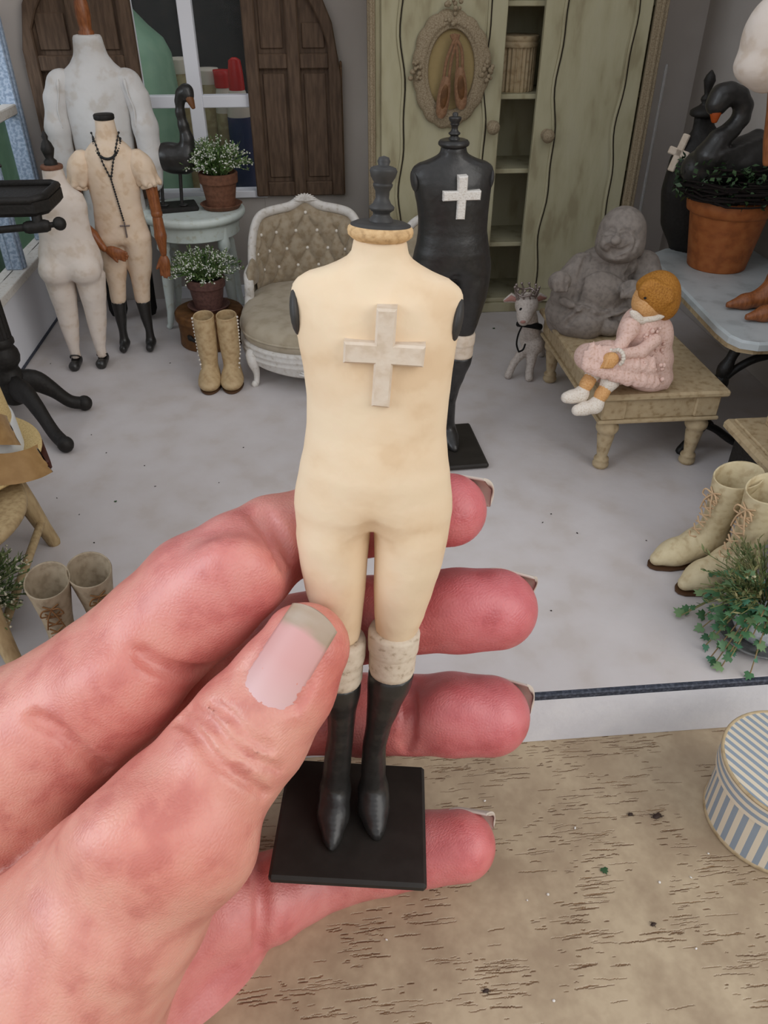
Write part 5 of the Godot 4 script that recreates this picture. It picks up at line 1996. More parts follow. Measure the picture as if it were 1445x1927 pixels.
func boy_form() -> void:
	var o := V(-89, 0, -371)
	var t := thing("jointed_dress_form", "headless cloth child form with puffed sleeves, amber wooden arms and black boots", "dress form", o)
	var mb := MB.new()
	var p := []
	p.append(stack([[23, -6.9, 0, 3.2, 3.3], [25.5, -6.7, 0, 3.7, 3.9], [32, -6.0, 0, 4.1, 4.4], [40, -5.2, 0, 5.5, 5.6], [48, -4.8, 0, 6.3, 6.4], [55, -4.6, 0, 6.6, 6.4]], 0.4))
	p.append(stack([[23, 4.6, 0, 3.2, 3.3], [25.5, 4.7, 0, 3.7, 3.9], [32, 5.2, 0, 4.1, 4.4], [40, 6.2, 0, 5.5, 5.6], [48, 6.8, 0, 6.3, 6.4], [55, 6.8, 0, 6.6, 6.4]], 0.4))
	p.append(stack([[52, 1.2, 0, 11.6, 6.6], [56, 1.1, 0, 12.2, 7.2], [62, 1.1, 0, 11.2, 6.8], [69, 1.2, 0, 10.6, 6.4], [76, 1.4, 0, 11.2, 6.5], [83, 1.6, 0, 12.0, 6.4], [89, 1.8, -0.2, 11.6, 5.6], [92.5, 2.0, -0.4, 8.6, 4.9], [95.5, 2.2, -0.5, 5.2, 4.3], [99, 2.4, -0.5, 4.3, 4.0], [103.5, 2.5, -0.5, 4.0, 3.8]], 2.0))
	soft_auto(mb, p, 1.1)
	obj("body", mb, M.calico_warm, t)
	mb = MB.new()
	mb.lathe([[4.0, 102.8], [4.3, 103.2], [4.3, 104.6], [3.9, 105.0], [0, 105.1]], 24, V(2.5, 0, -0.5))
	obj("neck_cap", mb, M.black_paint, t)
	for s in [-1, 1]:
		mb = MB.new()
		var q := []
		var cx: float = 1.6 + 13.2 * s
		q.append(ell(V(cx, 83.5, 0), V(5.6, 7.4, 5.4), 1.5, rot(Vector3.BACK, 20 * s)))
		for k in range(7):
			var a := TAU * k / 7.0
			q.append(cap(V(cx - 1.5 * s + cos(a) * 1.5, 90, sin(a) * 1.5), V(cx + 2.2 * s + cos(a) * 4.4, 77.5, sin(a) * 4.4), 0.8, 1.4, 1.4))
		soft_auto(mb, q, 0.9)
		var sl := obj("puff_sleeve", mb, M.calico_warm, t)
		mb = MB.new()
		mb.lathe([[4.2, -0.8], [4.5, -0.3], [4.5, 0.5], [4.2, 0.9]], 24, V(cx + 2.4 * s, 76.8, 0), rot(Vector3.BACK, 16 * s))
		obj("cuff", mb, M.calico_warm, sl)
	arm_chain(t, [V(-15.5, 77, 0.5), V(-16.4, 63, 3), V(-6.0, 51.5, 9.0)], V(4, 48, 9.5))
	arm_chain(t, [V(17.4, 77, 0.5), V(18.2, 64.5, 1.5), V(18.6, 47.0, 3)], V(18, 36, 4.2))
	for e in [[-7.0, -8.0], [4.6, 4.8]]:
		mb = MB.new()
		soft_auto(mb, [stack([[3, e[1], 0, 2.3, 2.5], [9, e[1] + 0.2, -0.3, 1.9, 2.2], [16, lerpf(e[1], e[0], 0.6), -0.2, 2.7, 2.9], [24.5, e[0], 0, 3.5, 3.6]], 1.0), cap(V(e[1], 2.4, -0.6), V(e[1] + 0.2, 2.1, 6.0), 2.4, 1.9, 1.6)], 0.8)
		obj("boot", mb, M.black_wax, t)
	# strings of beads with a cross
	var pts := []
	for k in range(25):
		var a := PI * k / 24.0
		pts.append(V(2.2 - 5.6 * cos(a), 95.5 - 7.0 * sin(a) * 1.0, 0.5 + 5.6 * sin(a) * 0.95))
	necklace(t, "bead_choker", pts, 0.62)
	pts = []
	for k in range(13):
		var f := k / 12.0
		pts.append(V(2.3 - 5.8 * (1.0 - f), lerpf(98, 80.5, f), lerpf(1.5, 6.9, minf(1, f * 1.6))))
	for k in range(1, 14):
		var f := k / 13.0
		pts.append(V(2.3 + 5.6 * f, lerpf(80.5, 98, f), lerpf(6.9, 1.5, maxf(0, f * 1.6 - 0.6))))
	necklace(t, "bead_string", pts, 0.5)
	pts = []
	for k in range(18):
		pts.append(V(2.3 + 0.12 * k, 80.5 - k * 1.0, 7.0 + 0.02 * k))
	var st := necklace(t, "bead_string", pts, 0.46)
	mb = MB.new()
	mb.box(V(4.6, 59.5, 7.9), V(0.7, 7.0, 0.6), 0.15)
	mb.box(V(4.6, 61.2, 7.9), V(4.4, 0.7, 0.6), 0.15)
	obj("pendant_cross", mb, M.pewter, st)


func necklace(t: Node3D, called: String, pts: Array, r: float) -> MeshInstance3D:
	var mb := MB.new()
	mb.tube(pts, [0.22], 5)
	for p in pts:
		mb.ball(p, Vector3.ONE * r, Basis.IDENTITY, 7, 5)
	return obj(called, mb, M.pearl_bead, t)


func round_table() -> void:
	var o := V(-60.5, 0, -411)
	var t := thing("round_table", "white painted round table by the back window", "table", o)
	var mb := MB.new()
	mb.lathe([[23.0, 52.0], [24.6, 52.4], [25.4, 53.4], [25.8, 54.2], [25.8, 55.4], [25.2, 56.2], [23.5, 56.6], [0, 56.6]], 64)
	obj("tabletop", mb, M.mint_white, t)
	mb = MB.new()
	mb.lathe([[21.8, 45.0], [22.2, 45.4], [22.2, 51.0], [23.2, 52.2]], 64)
	obj("apron", mb, M.mint_white, t)
	for a in [42.0, 138.0, 222.0, 318.0]:
		var d := V(cos(deg_to_rad(a)), 0, sin(deg_to_rad(a)))
		mb = MB.new()
		mb.tube([d * 19.5 + V(0, 50, 0), d * 19.8 + V(0, 44.5, 0), d * 20.2 + V(0, 41, 0), d * 19.6 + V(0, 38.6, 0), d * 20.0 + V(0, 36.5, 0), d * 20.8 + V(0, 24, 0), d * 22.0 + V(0, 9, 0), d * 23.4 + V(0, 2.4, 0), d * 24.2 + V(0, 1.2, 0)], [2.8, 2.9, 3.4, 2.0, 2.6, 2.9, 2.0, 1.5, 1.6], 12)
		obj("leg", mb, M.mint_white, t)
	# goose on its plate
	var z0 := -409.0
	var b := thing("goose_figure", "black goose figure with brown bill standing on a dark plate", "goose figure", V(-70.5, 56.6, z0))
	mb = MB.new()
	mb.box(V(1, 1.1, 0), V(23, 2.2, 15.5), 0.6, rot(Vector3.UP, 14))
	obj("base_plate", mb, M.black_paint, b)
	var oo := V(-70.5, 56.6, z0)
	var G := func(u: float, v: float, dz: float) -> Vector3: return on_z(u, v, z0 + dz) - oo
	mb = MB.new()
	var p := [ell(G.call(327, 298, 0), V(9.6, 7.0, 6.4), 2.0, rot(Vector3.BACK, -10)), ell(G.call(312, 292, -1), V(7.0, 5.0, 5.0), 2.0, rot(Vector3.BACK, 10)), ell(G.call(350, 298, 1.5), V(5.4, 6.8, 5.2), 2.5)]
	p.append_array(chain([[G.call(352, 290, 2), 4.4], [G.call(352, 262, 2), 3.0], [G.call(345, 236, 2), 2.3], [G.call(339, 212, 2), 2.0], [G.call(338, 190, 2), 2.1], [G.call(342, 177, 2.4), 2.6], [G.call(350, 173, 3), 3.2], [G.call(354, 181, 4), 2.6]], 1.5))
	soft_auto(mb, p, 0.75)
	obj("body", mb, M.black_wax, b)
	mb = MB.new()
	mb.tube([G.call(355, 182, 4.6), G.call(359, 191, 5.4), G.call(364, 203, 6)], [Vector2(2.2, 1.9), Vector2(1.8, 1.5), Vector2(1.1, 0.6)], 10)
	obj("bill", mb, M.beak_brown, b)
	for u in [303.0, 339.0]:
		mb = MB.new()
		mb.tube([G.call(u, 325, 1), V(G.call(u, 360, 1).x, 2.4, 1.5)], [0.9, 0.8], 8)
		mb.ball(V(G.call(u, 360, 1).x + 1.0, 2.6, 2.5), V(2.2, 0.6, 2.0), Basis.IDENTITY, 10, 6)
		obj("leg", mb, M.black_wax, b)
	flower_pot("terracotta pot of white-flowered greens on the round white table", V(-46.0, 56.6, -410), 9.4, 16.0, M.terracotta, 11, true, 1.65, 1.75)


func hat_box_and_boots() -> void:
	var o := V(-54.5, 0, -377)
	var t := thing("round_wooden_box", "round brown wooden box with a dark grip under a potted plant", "box", o)
	var mb := MB.new()
	mb.lathe([[15.4, 0], [15.9, 0.5], [15.6, 6], [16.0, 13.0], [16.2, 13.6]], 48)
	obj("body", mb, M.brown_box, t)
	mb = MB.new()
	mb.lathe([[16.6, 12.8], [16.9, 13.2], [16.9, 15.8], [16.4, 16.6], [15.6, 17.0], [0, 17.0]], 48)
	obj("lid", mb, M.brown_box, t)
	mb = MB.new()
	mb.tube(curve([V(-9.5, 7.8, 13.0), V(-7.0, 6.4, 14.8), V(-3.0, 6.0, 15.8), V(0.5, 6.8, 15.9)], 5), [0.9, 1.3, 1.5, 1.3, 0.9], 8)
	obj("grip", mb, M.black_paint, t)
	flower_pot("plum-brown pot of white-flowered greens on the round brown box", V(-54.2, 17.0, -377), 9.3, 15.0, M.terracotta_plum, 23, true, 1.75, 1.55)
	tall_boot("tall cream buttoned boot whose buttons face the tripod stand", V(-50.5, 0, -329.5), 1)
	tall_boot("tall cream buttoned boot whose buttons face the tufted sofa", V(-40.6, 0, -329.5), -1)


func tall_boot(label: String, pos: Vector3, s: int) -> void:
	var t := thing("button_boot", label, "boot", pos, 0, "tall buttoned boots")
	if not boot_cache.has("tall"):
		var mb := MB.new()
		mb.grid(shell_rows([[14, 0.15, 4.25, 4.75], [18, 0, 4.5, 4.9], [24, -0.2, 4.7, 5.0], [31, -0.4, 4.55, 4.85], [31.4, -0.4, 4.3, 4.6], [31, -0.4, 4.0, 4.3], [24, -0.2, 4.0, 4.3], [17, 0, 3.6, 4.0]], 32, 0.6))
		var p := [stack([[3, 0, 1.0, 3.6, 4.6], [9, 0, 0.6, 3.8, 4.6], [15.5, 0, 0, 4.3, 4.8]], 1.0)]
		p.append_array(chain([[V(0, 4.0, -0.5), 3.6], [V(0, 4.4, 5.0), 4.2], [V(0, 3.6, 9.6), 3.4]], 2.5))
		p.append(ell(V(0, 3.2, 7.8), V(5.0, 3.0, 6.6), 2.0))
		soft_auto(mb, p, 0.7)
		boot_cache["tall"] = made(mb)
		mb = MB.new()
		var poly := PackedVector2Array()
		for k in range(28):
			var a := TAU * k / 28
			poly.append(Vector2(cos(a) * (4.9 if sin(a) > -0.2 else 4.2), 4.8 + sin(a) * 9.8))
		mb.slab(poly, 0.9, V(0, 1.0, 0), Basis(Vector3.RIGHT, Vector3.BACK, Vector3.DOWN), 0.2)
		boot_cache["tall_sole"] = made(mb)
	inst("upper", boot_cache["tall"], M.kid_leather, t)
	inst("sole", boot_cache["tall_sole"], M.sole, t)
	for k in range(15):
		var f := k / 14.0
		var y := lerpf(30.5, 9.0, f)
		var fw_ := maxf(0.0, f - 0.75) * 4.0
		var b := MB.new()
		b.ball(V(-s * lerpf(4.75, 4.2 - fw_ * 0.9, f), y - fw_ * 1.0, 0.6 + fw_ * 3.4), V(0.55, 0.55, 0.55), Basis.IDENTITY, 8, 6)
		obj("button", b, M.pearl, t)


# ------------------------------------------------------------------ tufted sofa and oval-backed chair
func sofa_outline(grow: float) -> PackedVector2Array:
	var half := [[0, 37], [8, 36], [16, 32.5], [23, 27], [28.5, 19], [31, 8], [31, -4], [29, -16], [26, -27], [20, -34], [8, -37.5]]
	var pts := []
	for q in half:
		pts.append(Vector2(q[0], q[1]))
	var full := curve(pts, 3)
	var poly := PackedVector2Array()
	for q in full:
		poly.append(q + q.normalized() * grow)
	for i in range(full.size() - 1, 0, -1):
		var q: Vector2 = full[i]
		q.x = -q.x
		poly.append(q + q.normalized() * grow)
	return poly


func outline_rings(list: Array) -> Array:
	var rows := []
	for e in list:
		var ring := PackedVector3Array()
		for q in sofa_outline(e[0]):
			ring.append(V(q.x, e[1] + (e[2] * (1.0 - absf(q.x) / 31.0) if e.size() > 2 and q.y > 10 else 0.0), q.y))
		rows.append(ring)
	return rows


func build_middle() -> void:
	var t := thing("tufted_sofa", "small bergere sofa with buttoned velvet back and carved white frame", "sofa", V(-4, 0, -349))
	var mb := MB.new()
	mb.grid(outline_rings([[-1.5, 18.5], [0.2, 19.0], [0.8, 21.0], [0.9, 23.0], [0.4, 25.2], [-1.5, 27.0], [-6, 28.4], [-14, 29.2], [-24, 29.4]]))
	var cu_ := obj("seat_cushion", mb, M.seat_cloth, t)
	mb = MB.new()
	var pipe := []
	for q in sofa_outline(0.9):
		pipe.append(V(q.x, 22.4, q.y))
	pipe.append(pipe[0])
	mb.tube(pipe, [0.55], 6)
	obj("piping", mb, M.seat_cloth, cu_)
	mb = MB.new()
	mb.grid(outline_rings([[-3, 9.4, -2.2], [-0.6, 9.6, -2.4], [0.4, 10.4, -2.2], [0.2, 11.4, -1.2], [1.2, 12.2], [1.4, 13.0], [0.6, 13.8], [1.3, 14.6], [1.6, 15.6], [0.8, 16.4], [1.4, 17.2], [1.2, 18.4], [-0.4, 19.0]]))
	obj("seat_rail", mb, M.white_furn, t)
	# shell carving on the front rail
	mb = MB.new()
	for k in range(9):
		var a := deg_to_rad(-64.0 + 16.0 * k)
		mb.tube([V(0, 8.6, 37.4), V(sin(a) * 3.6, 8.6 + cos(a) * 2.4, 38.4), V(sin(a) * 6.6, 8.4 + cos(a) * 4.0, 37.6)], [0.9, 0.8, 0.3], 6)
	obj("carved_shell", mb, M.white_furn, t)
	for l in [[-26.5, 23.0, -1], [26.5, 23.0, 1], [-19, -31, -1], [19, -31, 1]]:
		mb = MB.new()
		var s: float = l[2]
		mb.tube(curve([V(l[0], 14, l[1]), V(l[0] - 0.2 * s, 10, l[1] + 1.6), V(l[0] - 1.0 * s, 5.5, l[1] + 1.4), V(l[0] - 0.6 * s, 1.6, l[1] + 2.2), V(l[0] + 0.4 * s, 0.9, l[1] + 3.4)], 4), [3.2, 3.1, 3.0, 2.8, 2.5, 2.2, 1.9, 1.7, 1.5, 1.4, 1.3, 1.3, 1.4, 1.5, 1.6, 1.7, 1.4], 10)
		obj("leg", mb, M.white_furn, t)
	# the curved back: a tufted pad inside a moulded frame
	var arc := func(s: float, off: float) -> Vector3:
		var a := s * deg_to_rad(84.0)
		return V((26.5 + off) * sin(a), 0, -36.0 - off * cos(a) + 15.0 * (1.0 - cos(a)))
	var top_y := func(s: float) -> float:
		var q := absf(s)
		return 62.5 - 5.5 * q * q - 18.0 * pow(maxf(0.0, q - 0.55) / 0.45, 2.2) + 3.6 * exp(-s * s * 60.0)
	mb = MB.new()
	var rows := []
	var NU := 96
	var NV := 44
	for i in range(NU + 1):
		var s := lerpf(-0.94, 0.94, float(i) / NU)
		var row := PackedVector3Array()
		for j in range(NV + 1):
			var f := float(j) / NV
			var y: float = lerpf(25.5, top_y.call(s) - 2.0, f)
			var u := s * 3.6
			var w := (y - 27.0) / 16.5 * 1.0
			var d := pow(absf(sin(PI * (u + w))) * absf(sin(PI * (u - w))), 0.45)
			var edge := minf(1.0, minf(f, 1.0 - f) * 7.0) * minf(1.0, (0.96 - absf(s)) * 9.0)
			row.append(arc.call(s, -0.4 - (0.6 + 2.4 * d) * edge) + V(0, y, 0))
		rows.append(row)
	mb.grid(rows, false)
	var pad := obj("tufted_back", mb, M.velvet, t)
	for a in range(-8, 9):
		for b in range(1, 5):
			if (a + b) % 2 != 0:
				continue
			var s := a * 0.5 / 3.6
			var y := 27.0 + b * 0.5 * 16.5
			if absf(s) > 0.86 or y > top_y.call(s) - 4.5 or y < 29:
				continue
			var bm := MB.new()
			bm.ball(arc.call(s, -1.3) + V(0, y, 0), Vector3.ONE * 0.85, Basis.IDENTITY, 10, 7)
			obj("button", bm, M.pearl, pad)
	mb = MB.new()
	rows = []
	for i in range(49):
		var s := lerpf(-0.98, 0.98, i / 48.0)
		var row := PackedVector3Array()
		for j in range(3):
			row.append(arc.call(s, 1.2) + V(0, lerpf(17, top_y.call(s) - 0.5, j / 2.0), 0))
		rows.append(row)
	mb.grid(rows, false)
	obj("back_cloth", mb, M.seat_cloth, t)
	var path := []
	var rad := []
	for i in range(61):
		var s := lerpf(-1.0, 1.0, i / 60.0)
		path.append(arc.call(s, 0.3) + V(0, top_y.call(s), 0))
		rad.append(Vector2(1.9, 2.3))
	# arms sweep forward and down to the seat
	var front := []
	for s in [-1, 1]:
		var e: Vector3 = arc.call(float(s), 0.3) + V(0, top_y.call(1.0), 0)
		front.append(curve([e, e + V(1.6 * s, -2.0, 6), e + V(1.4 * s, -6.0, 10.5), e + V(1.8 * s, -11.5, 10.0), V(29.5 * s, 20, e.z + 13)], 5))
	var full: Array = front[0].duplicate()
	full.reverse()
	full.pop_back()
	var r2 := []
	for i in range(full.size()):
		r2.append(Vector2(2.3, 2.1))
	full.append_array(path)
	r2.append_array(rad)
	for i in range(1, front[1].size()):
		full.append(front[1][i])
		r2.append(Vector2(2.3, 2.1))
	mb = MB.new()
	mb.tube(full, r2, 12, V(0, 1, 0.1))
	obj("back_frame", mb, M.white_furn, t)
	mb = MB.new()
	for k in range(11):
		var a := deg_to_rad(-80.0 + 16.0 * k)
		mb.tube([V(0, 65.5, -35.0), V(sin(a) * 3.0, 65.5 + cos(a) * 2.2, -34.0), V(sin(a) * 5.4, 65.0 + cos(a) * 3.6, -34.6)], [0.8, 0.7, 0.3], 6)
	obj("carved_crest", mb, M.white_furn, t)
	for s in [-1, 1]:
		mb = MB.new()
		var e: Vector3 = arc.call(float(s), 0.3)
		mb.tube([e + V(-0.8 * s, 37, 1), e + V(0.6 * s, 36, 7), e + V(1.0 * s, 34, 9.5)], [Vector2(2.4, 6.5), Vector2(2.3, 5.0), Vector2(1.6, 2.4)], 12)
		obj("arm_pad", mb, M.velvet, t)
	# oval-backed chair behind the black form
	t = thing("oval_chair", "white oval-backed chair half hidden behind the black form", "chair", V(55, 0, -362))
	mb = MB.new()
	path = []
	for i in range(49):
		var a := TAU * i / 48
		path.append(V(14.5 * cos(a), 45 + 15.5 * sin(a), -9))
	mb.tube(path, [Vector2(1.9, 1.5)], 10, V(0, 0, 1))
	obj("back_frame", mb, M.white_furn, t)
	mb = MB.new()
	var ra := PackedVector3Array()
	var rb := PackedVector3Array()
	for i in range(40):
		var a := TAU * i / 40
		ra.append(V(13.4 * cos(a), 45 + 14.4 * sin(a), -10))
		rb.append(V(12.4 * cos(a), 45 + 13.4 * sin(a), -8.2))
	mb.grid([ra, rb])
	obj("back_pad", mb, M.seat_cloth, t)
	mb = MB.new()
	mb.lathe([[12, 22], [13, 22.6], [13.4, 24.5], [12, 26.5], [8, 27.6], [0, 28]], 36)
	obj("seat", mb, M.seat_cloth, t)
	mb = MB.new()
	mb.lathe([[12.4, 18.6], [13.2, 19], [13.4, 22], [12.6, 22.6]], 36)
	obj("seat_rail", mb, M.white_furn, t)
	for l in [[-9, 8], [9, 8], [-8, -8], [8, -8]]:
		mb = MB.new()
		mb.tube([V(l[0], 20, l[1]), V(l[0], 10, l[1]), V(l[0], 1.0, l[1])], [1.9, 1.5, 1.0], 8)
		obj("leg", mb, M.white_furn, t)
	for s in [-1, 1]:
		mb = MB.new()
		mb.tube([V(5 * s, 20, -9.5), V(4 * s, 31, -9.5)], [1.3], 8)
		obj("back_post", mb, M.white_furn, t)


# ------------------------------------------------------------------ right side
func build_right_side() -> void:
	bench()
	buddha()
	girl_doll()
	goat()
	marble_table()
	nest_pot()
	side_chest()
	lace_boot("cream laced boot standing behind its mate beside the dark chest", "cream laced boots on the floor", V(124.5, 0, -187.5), -76, M.cream_leather, M.lace_pale, 1.0)
	lace_boot("cream laced boot standing in front of its mate near the ivy", "cream laced boots on the floor", V(129.5, 0, -177.0), -72, M.cream_leather, M.lace_pale, 1.06)
	ivy_pot()
	striped_box()


func bench() -> void:
	var t := thing("low_bench", "low cream painted bench with turned legs under the two seated figures", "bench", V(121, 0, -279))
	var parts := [["bench_top", [-24, 24, 30.4, 33, -43, 43]], ["lower_moulding", [-22.6, 22.6, 20.6, 22.2, -41.6, 41.6]]]
	for e in parts:
		var mb := MB.new()
		slab_box(mb, e[1][0], e[1][1], e[1][2], e[1][3], e[1][4], e[1][5], 0.8)
		obj(e[0], mb, M.bench_paint, t)
	for e in [[-21.4, 21.4, 22.2, 30.4, 38.8, 40.4], [-21.4, 21.4, 22.2, 30.4, -40.4, -38.8], [-21.4, -19.8, 22.2, 30.4, -38.8, 38.8], [19.8, 21.4, 22.2, 30.4, -38.8, 38.8]]:
		obj("apron", MB.new_from_boxes([e]), M.bench_paint, t)
	for sx in [-1, 1]:
		for sz in [-1, 1]:
			var mb := MB.new()
			mb.box(V(17.2 * sx, 26.3, 37.2 * sz), V(9.0, 8.1, 8.2), 0.5)
			obj("corner_block", mb, M.bench_paint, t)
			mb = MB.new()
			mb.lathe([[2.2, 0], [3.0, 0.8], [3.1, 1.9], [2.5, 2.8], [2.9, 3.4], [2.7, 4.2], [1.9, 5.0], [2.1, 6.0], [3.2, 14.0], [3.0, 15.0], [3.6, 15.6], [4.2, 16.8], [4.1, 18.2], [3.3, 19.0], [3.0, 19.6], [3.2, 20.7]], 16, V(17.0 * sx, 0, 37.0 * sz))
			obj("leg", mb, M.bench_paint, t)


# grooves laid on the surface of a body along pixel tracks
func groove(p: Array, tracks: Array, d0: float, d1: float) -> void:
	var plain := p.duplicate()
	for f in tracks:
		var pts := []
		for q in curve(f[0].map(func(e): return Vector2(e[0], e[1])), 4):
			var d := surf(plain, q.x, q.y, d0, d1)
			if d > 0.0:
				pts.append(at(q.x, q.y, d))
		for i in range(pts.size() - 1):
			if pts[i].distance_to(pts[i + 1]) < 6.0:
				p.append(cap(pts[i], pts[i + 1], f[1], f[1], 0.4, true))


func buddha() -> void:
	var z0 := -305.0
	var o := V(120, 33, z0)
	var t := thing("laughing_monk_statue", "grey stone seated laughing monk statue with bare round belly", "statue", o)
	var P := func(u: float, v: float, dz: float) -> Vector3: return on_z(u, v, z0 + dz)
	var mb := MB.new()
	var p := []
	p.append(ell(P.call(1138, 545, -3), V(14.0, 14.0, 8.0), 1.0))
	p.append(ell(P.call(1152, 502, -3), V(14.8, 8.4, 7.0), 1.2, rot(Vector3.BACK, -12)))
	p.append(ell(P.call(1152, 492, 3), V(11.0, 6.4, 6.0), 0.5, rot(Vector3.BACK, -12)))   # chest
	p.append(ell(P.call(1123, 549, 6), V(13.4, 11.2, 10.0), 0.5))   # belly
	p.append_array(chain([[P.call(1094, 502, 1), 5.6], [P.call(1070, 530, 4), 5.6], [P.call(1060, 558, 7), 5.4]], 0.6))
	p.append_array(chain([[P.call(1212, 500, 0), 6.2], [P.call(1219, 530, 4), 6.2], [P.call(1202, 556, 9), 5.2]], 0.6))
	p.append(ell(P.call(1053, 530, 13), V(4.6, 4.2, 3.6), 0.4))
	p.append(ell(P.call(1188, 543, 16), V(4.8, 3.4, 3.6), 0.4))
	for k in range(4):
		p.append(cap(P.call(1042 + k * 7, 530, 16), P.call(1045 + k * 7, 546, 17), 1.15, 1.0, 0.3))
		p.append(cap(P.call(1174 + k * 8, 545, 19), P.call(1170 + k * 8, 558, 19.5), 1.15, 1.0, 0.3))
	p.append_array(chain([[P.call(1062, 583, 5), 8.0], [P.call(1082, 600, 11), 8.0], [P.call(1104, 606, 14), 7.4]], 0.8))
	p.append_array(chain([[P.call(1208, 575, 5), 7.4], [P.call(1165, 590, 9), 7.0], [P.call(1146, 606, 8), 5.0]], 0.8))
	p.append(ell(P.call(1068, 598, 2), V(9.0, 8.0, 8.0), 1.5))
	p.append(ell(P.call(1142, 614, 16), V(6.4, 3.8, 4.4), 0.4, rot(Vector3.BACK, -12)))
	p.append_array(chain([[P.call(1058, 566, 13), 1.6], [P.call(1088, 580, 17), 1.8], [P.call(1128, 594, 17), 1.8], [P.call(1178, 584, 15), 1.5]], 0.4))
	groove(p, [[[[1106, 482], [1096, 510], [1090, 535], [1084, 560]], 1.5], [[[1190, 500], [1180, 522], [1178, 546]], 1.5], [[[1098, 516], [1122, 506], [1150, 508], [1176, 524]], 1.3], [[[1080, 560], [1100, 585], [1130, 595], [1165, 580]], 1.1], [[[1066, 612], [1084, 594], [1112, 586]], 1.0], [[[1058, 596], [1080, 582], [1104, 580]], 0.8], [[[1150, 600], [1176, 592], [1200, 590]], 0.9], [[[1076, 500], [1064, 530], [1072, 548]], 0.7], [[[1222, 505], [1230, 528], [1216, 552]], 0.7], [[[1116, 490], [1140, 500], [1170, 500]], 0.6]], 280.0, 390.0)
	soft_auto(mb, p, 0.72)
	obj("body", mb, M.stone_grey, t).position = -o * MM
	mb = MB.new()
	p = [ell(P.call(1170, 438, 4), V(9.2, 10.0, 9.4), 2.0, rot(Vector3.BACK, -8)), ell(P.call(1166, 462, 6), V(9.6, 6.8, 8.4), 2.5), ell(P.call(1146, 457, 11), V(3.8, 3.2, 3.2), 0.8), ell(P.call(1184, 463, 11), V(4.0, 3.2, 3.2), 0.8), ell(P.call(1159, 453, 15.2), V(2.2, 1.7, 1.7), 0.4), cap(P.call(1161, 442, 13.4), P.call(1159, 452, 15), 0.9, 1.3, 0.5), ell(P.call(1160, 480, 11), V(4.6, 2.4, 3.4), 0.8)]
	for e in [[1204, 462, 2], [1134, 456, 1]]:
		p.append_array(chain([[P.call(e[0] + 2, e[1] - 22, e[2]), 1.8], [P.call(e[0], e[1], e[2] + 0.5), 1.6], [P.call(e[0] - 3, e[1] + 11, e[2] + 1), 2.1]], 0.4))
	groove(p, [[[[1140, 443], [1147, 437], [1156, 440]], 0.75], [[[1167, 443], [1177, 440], [1187, 447]], 0.75], [[[1139, 436], [1148, 429], [1158, 433]], 0.45], [[[1168, 435], [1180, 432], [1191, 439]], 0.45], [[[1142, 463], [1150, 469], [1162, 472], [1176, 469], [1184, 464]], 0.8], [[[1150, 470], [1160, 475], [1172, 471]], 1.0], [[[1147, 479], [1160, 485], [1176, 481]], 0.5], [[[1194, 438], [1198, 455], [1192, 472]], 0.6]], 280.0, 390.0)
	soft_auto(mb, p, 0.5)
	obj("head", mb, M.stone_grey, t).position = -o * MM


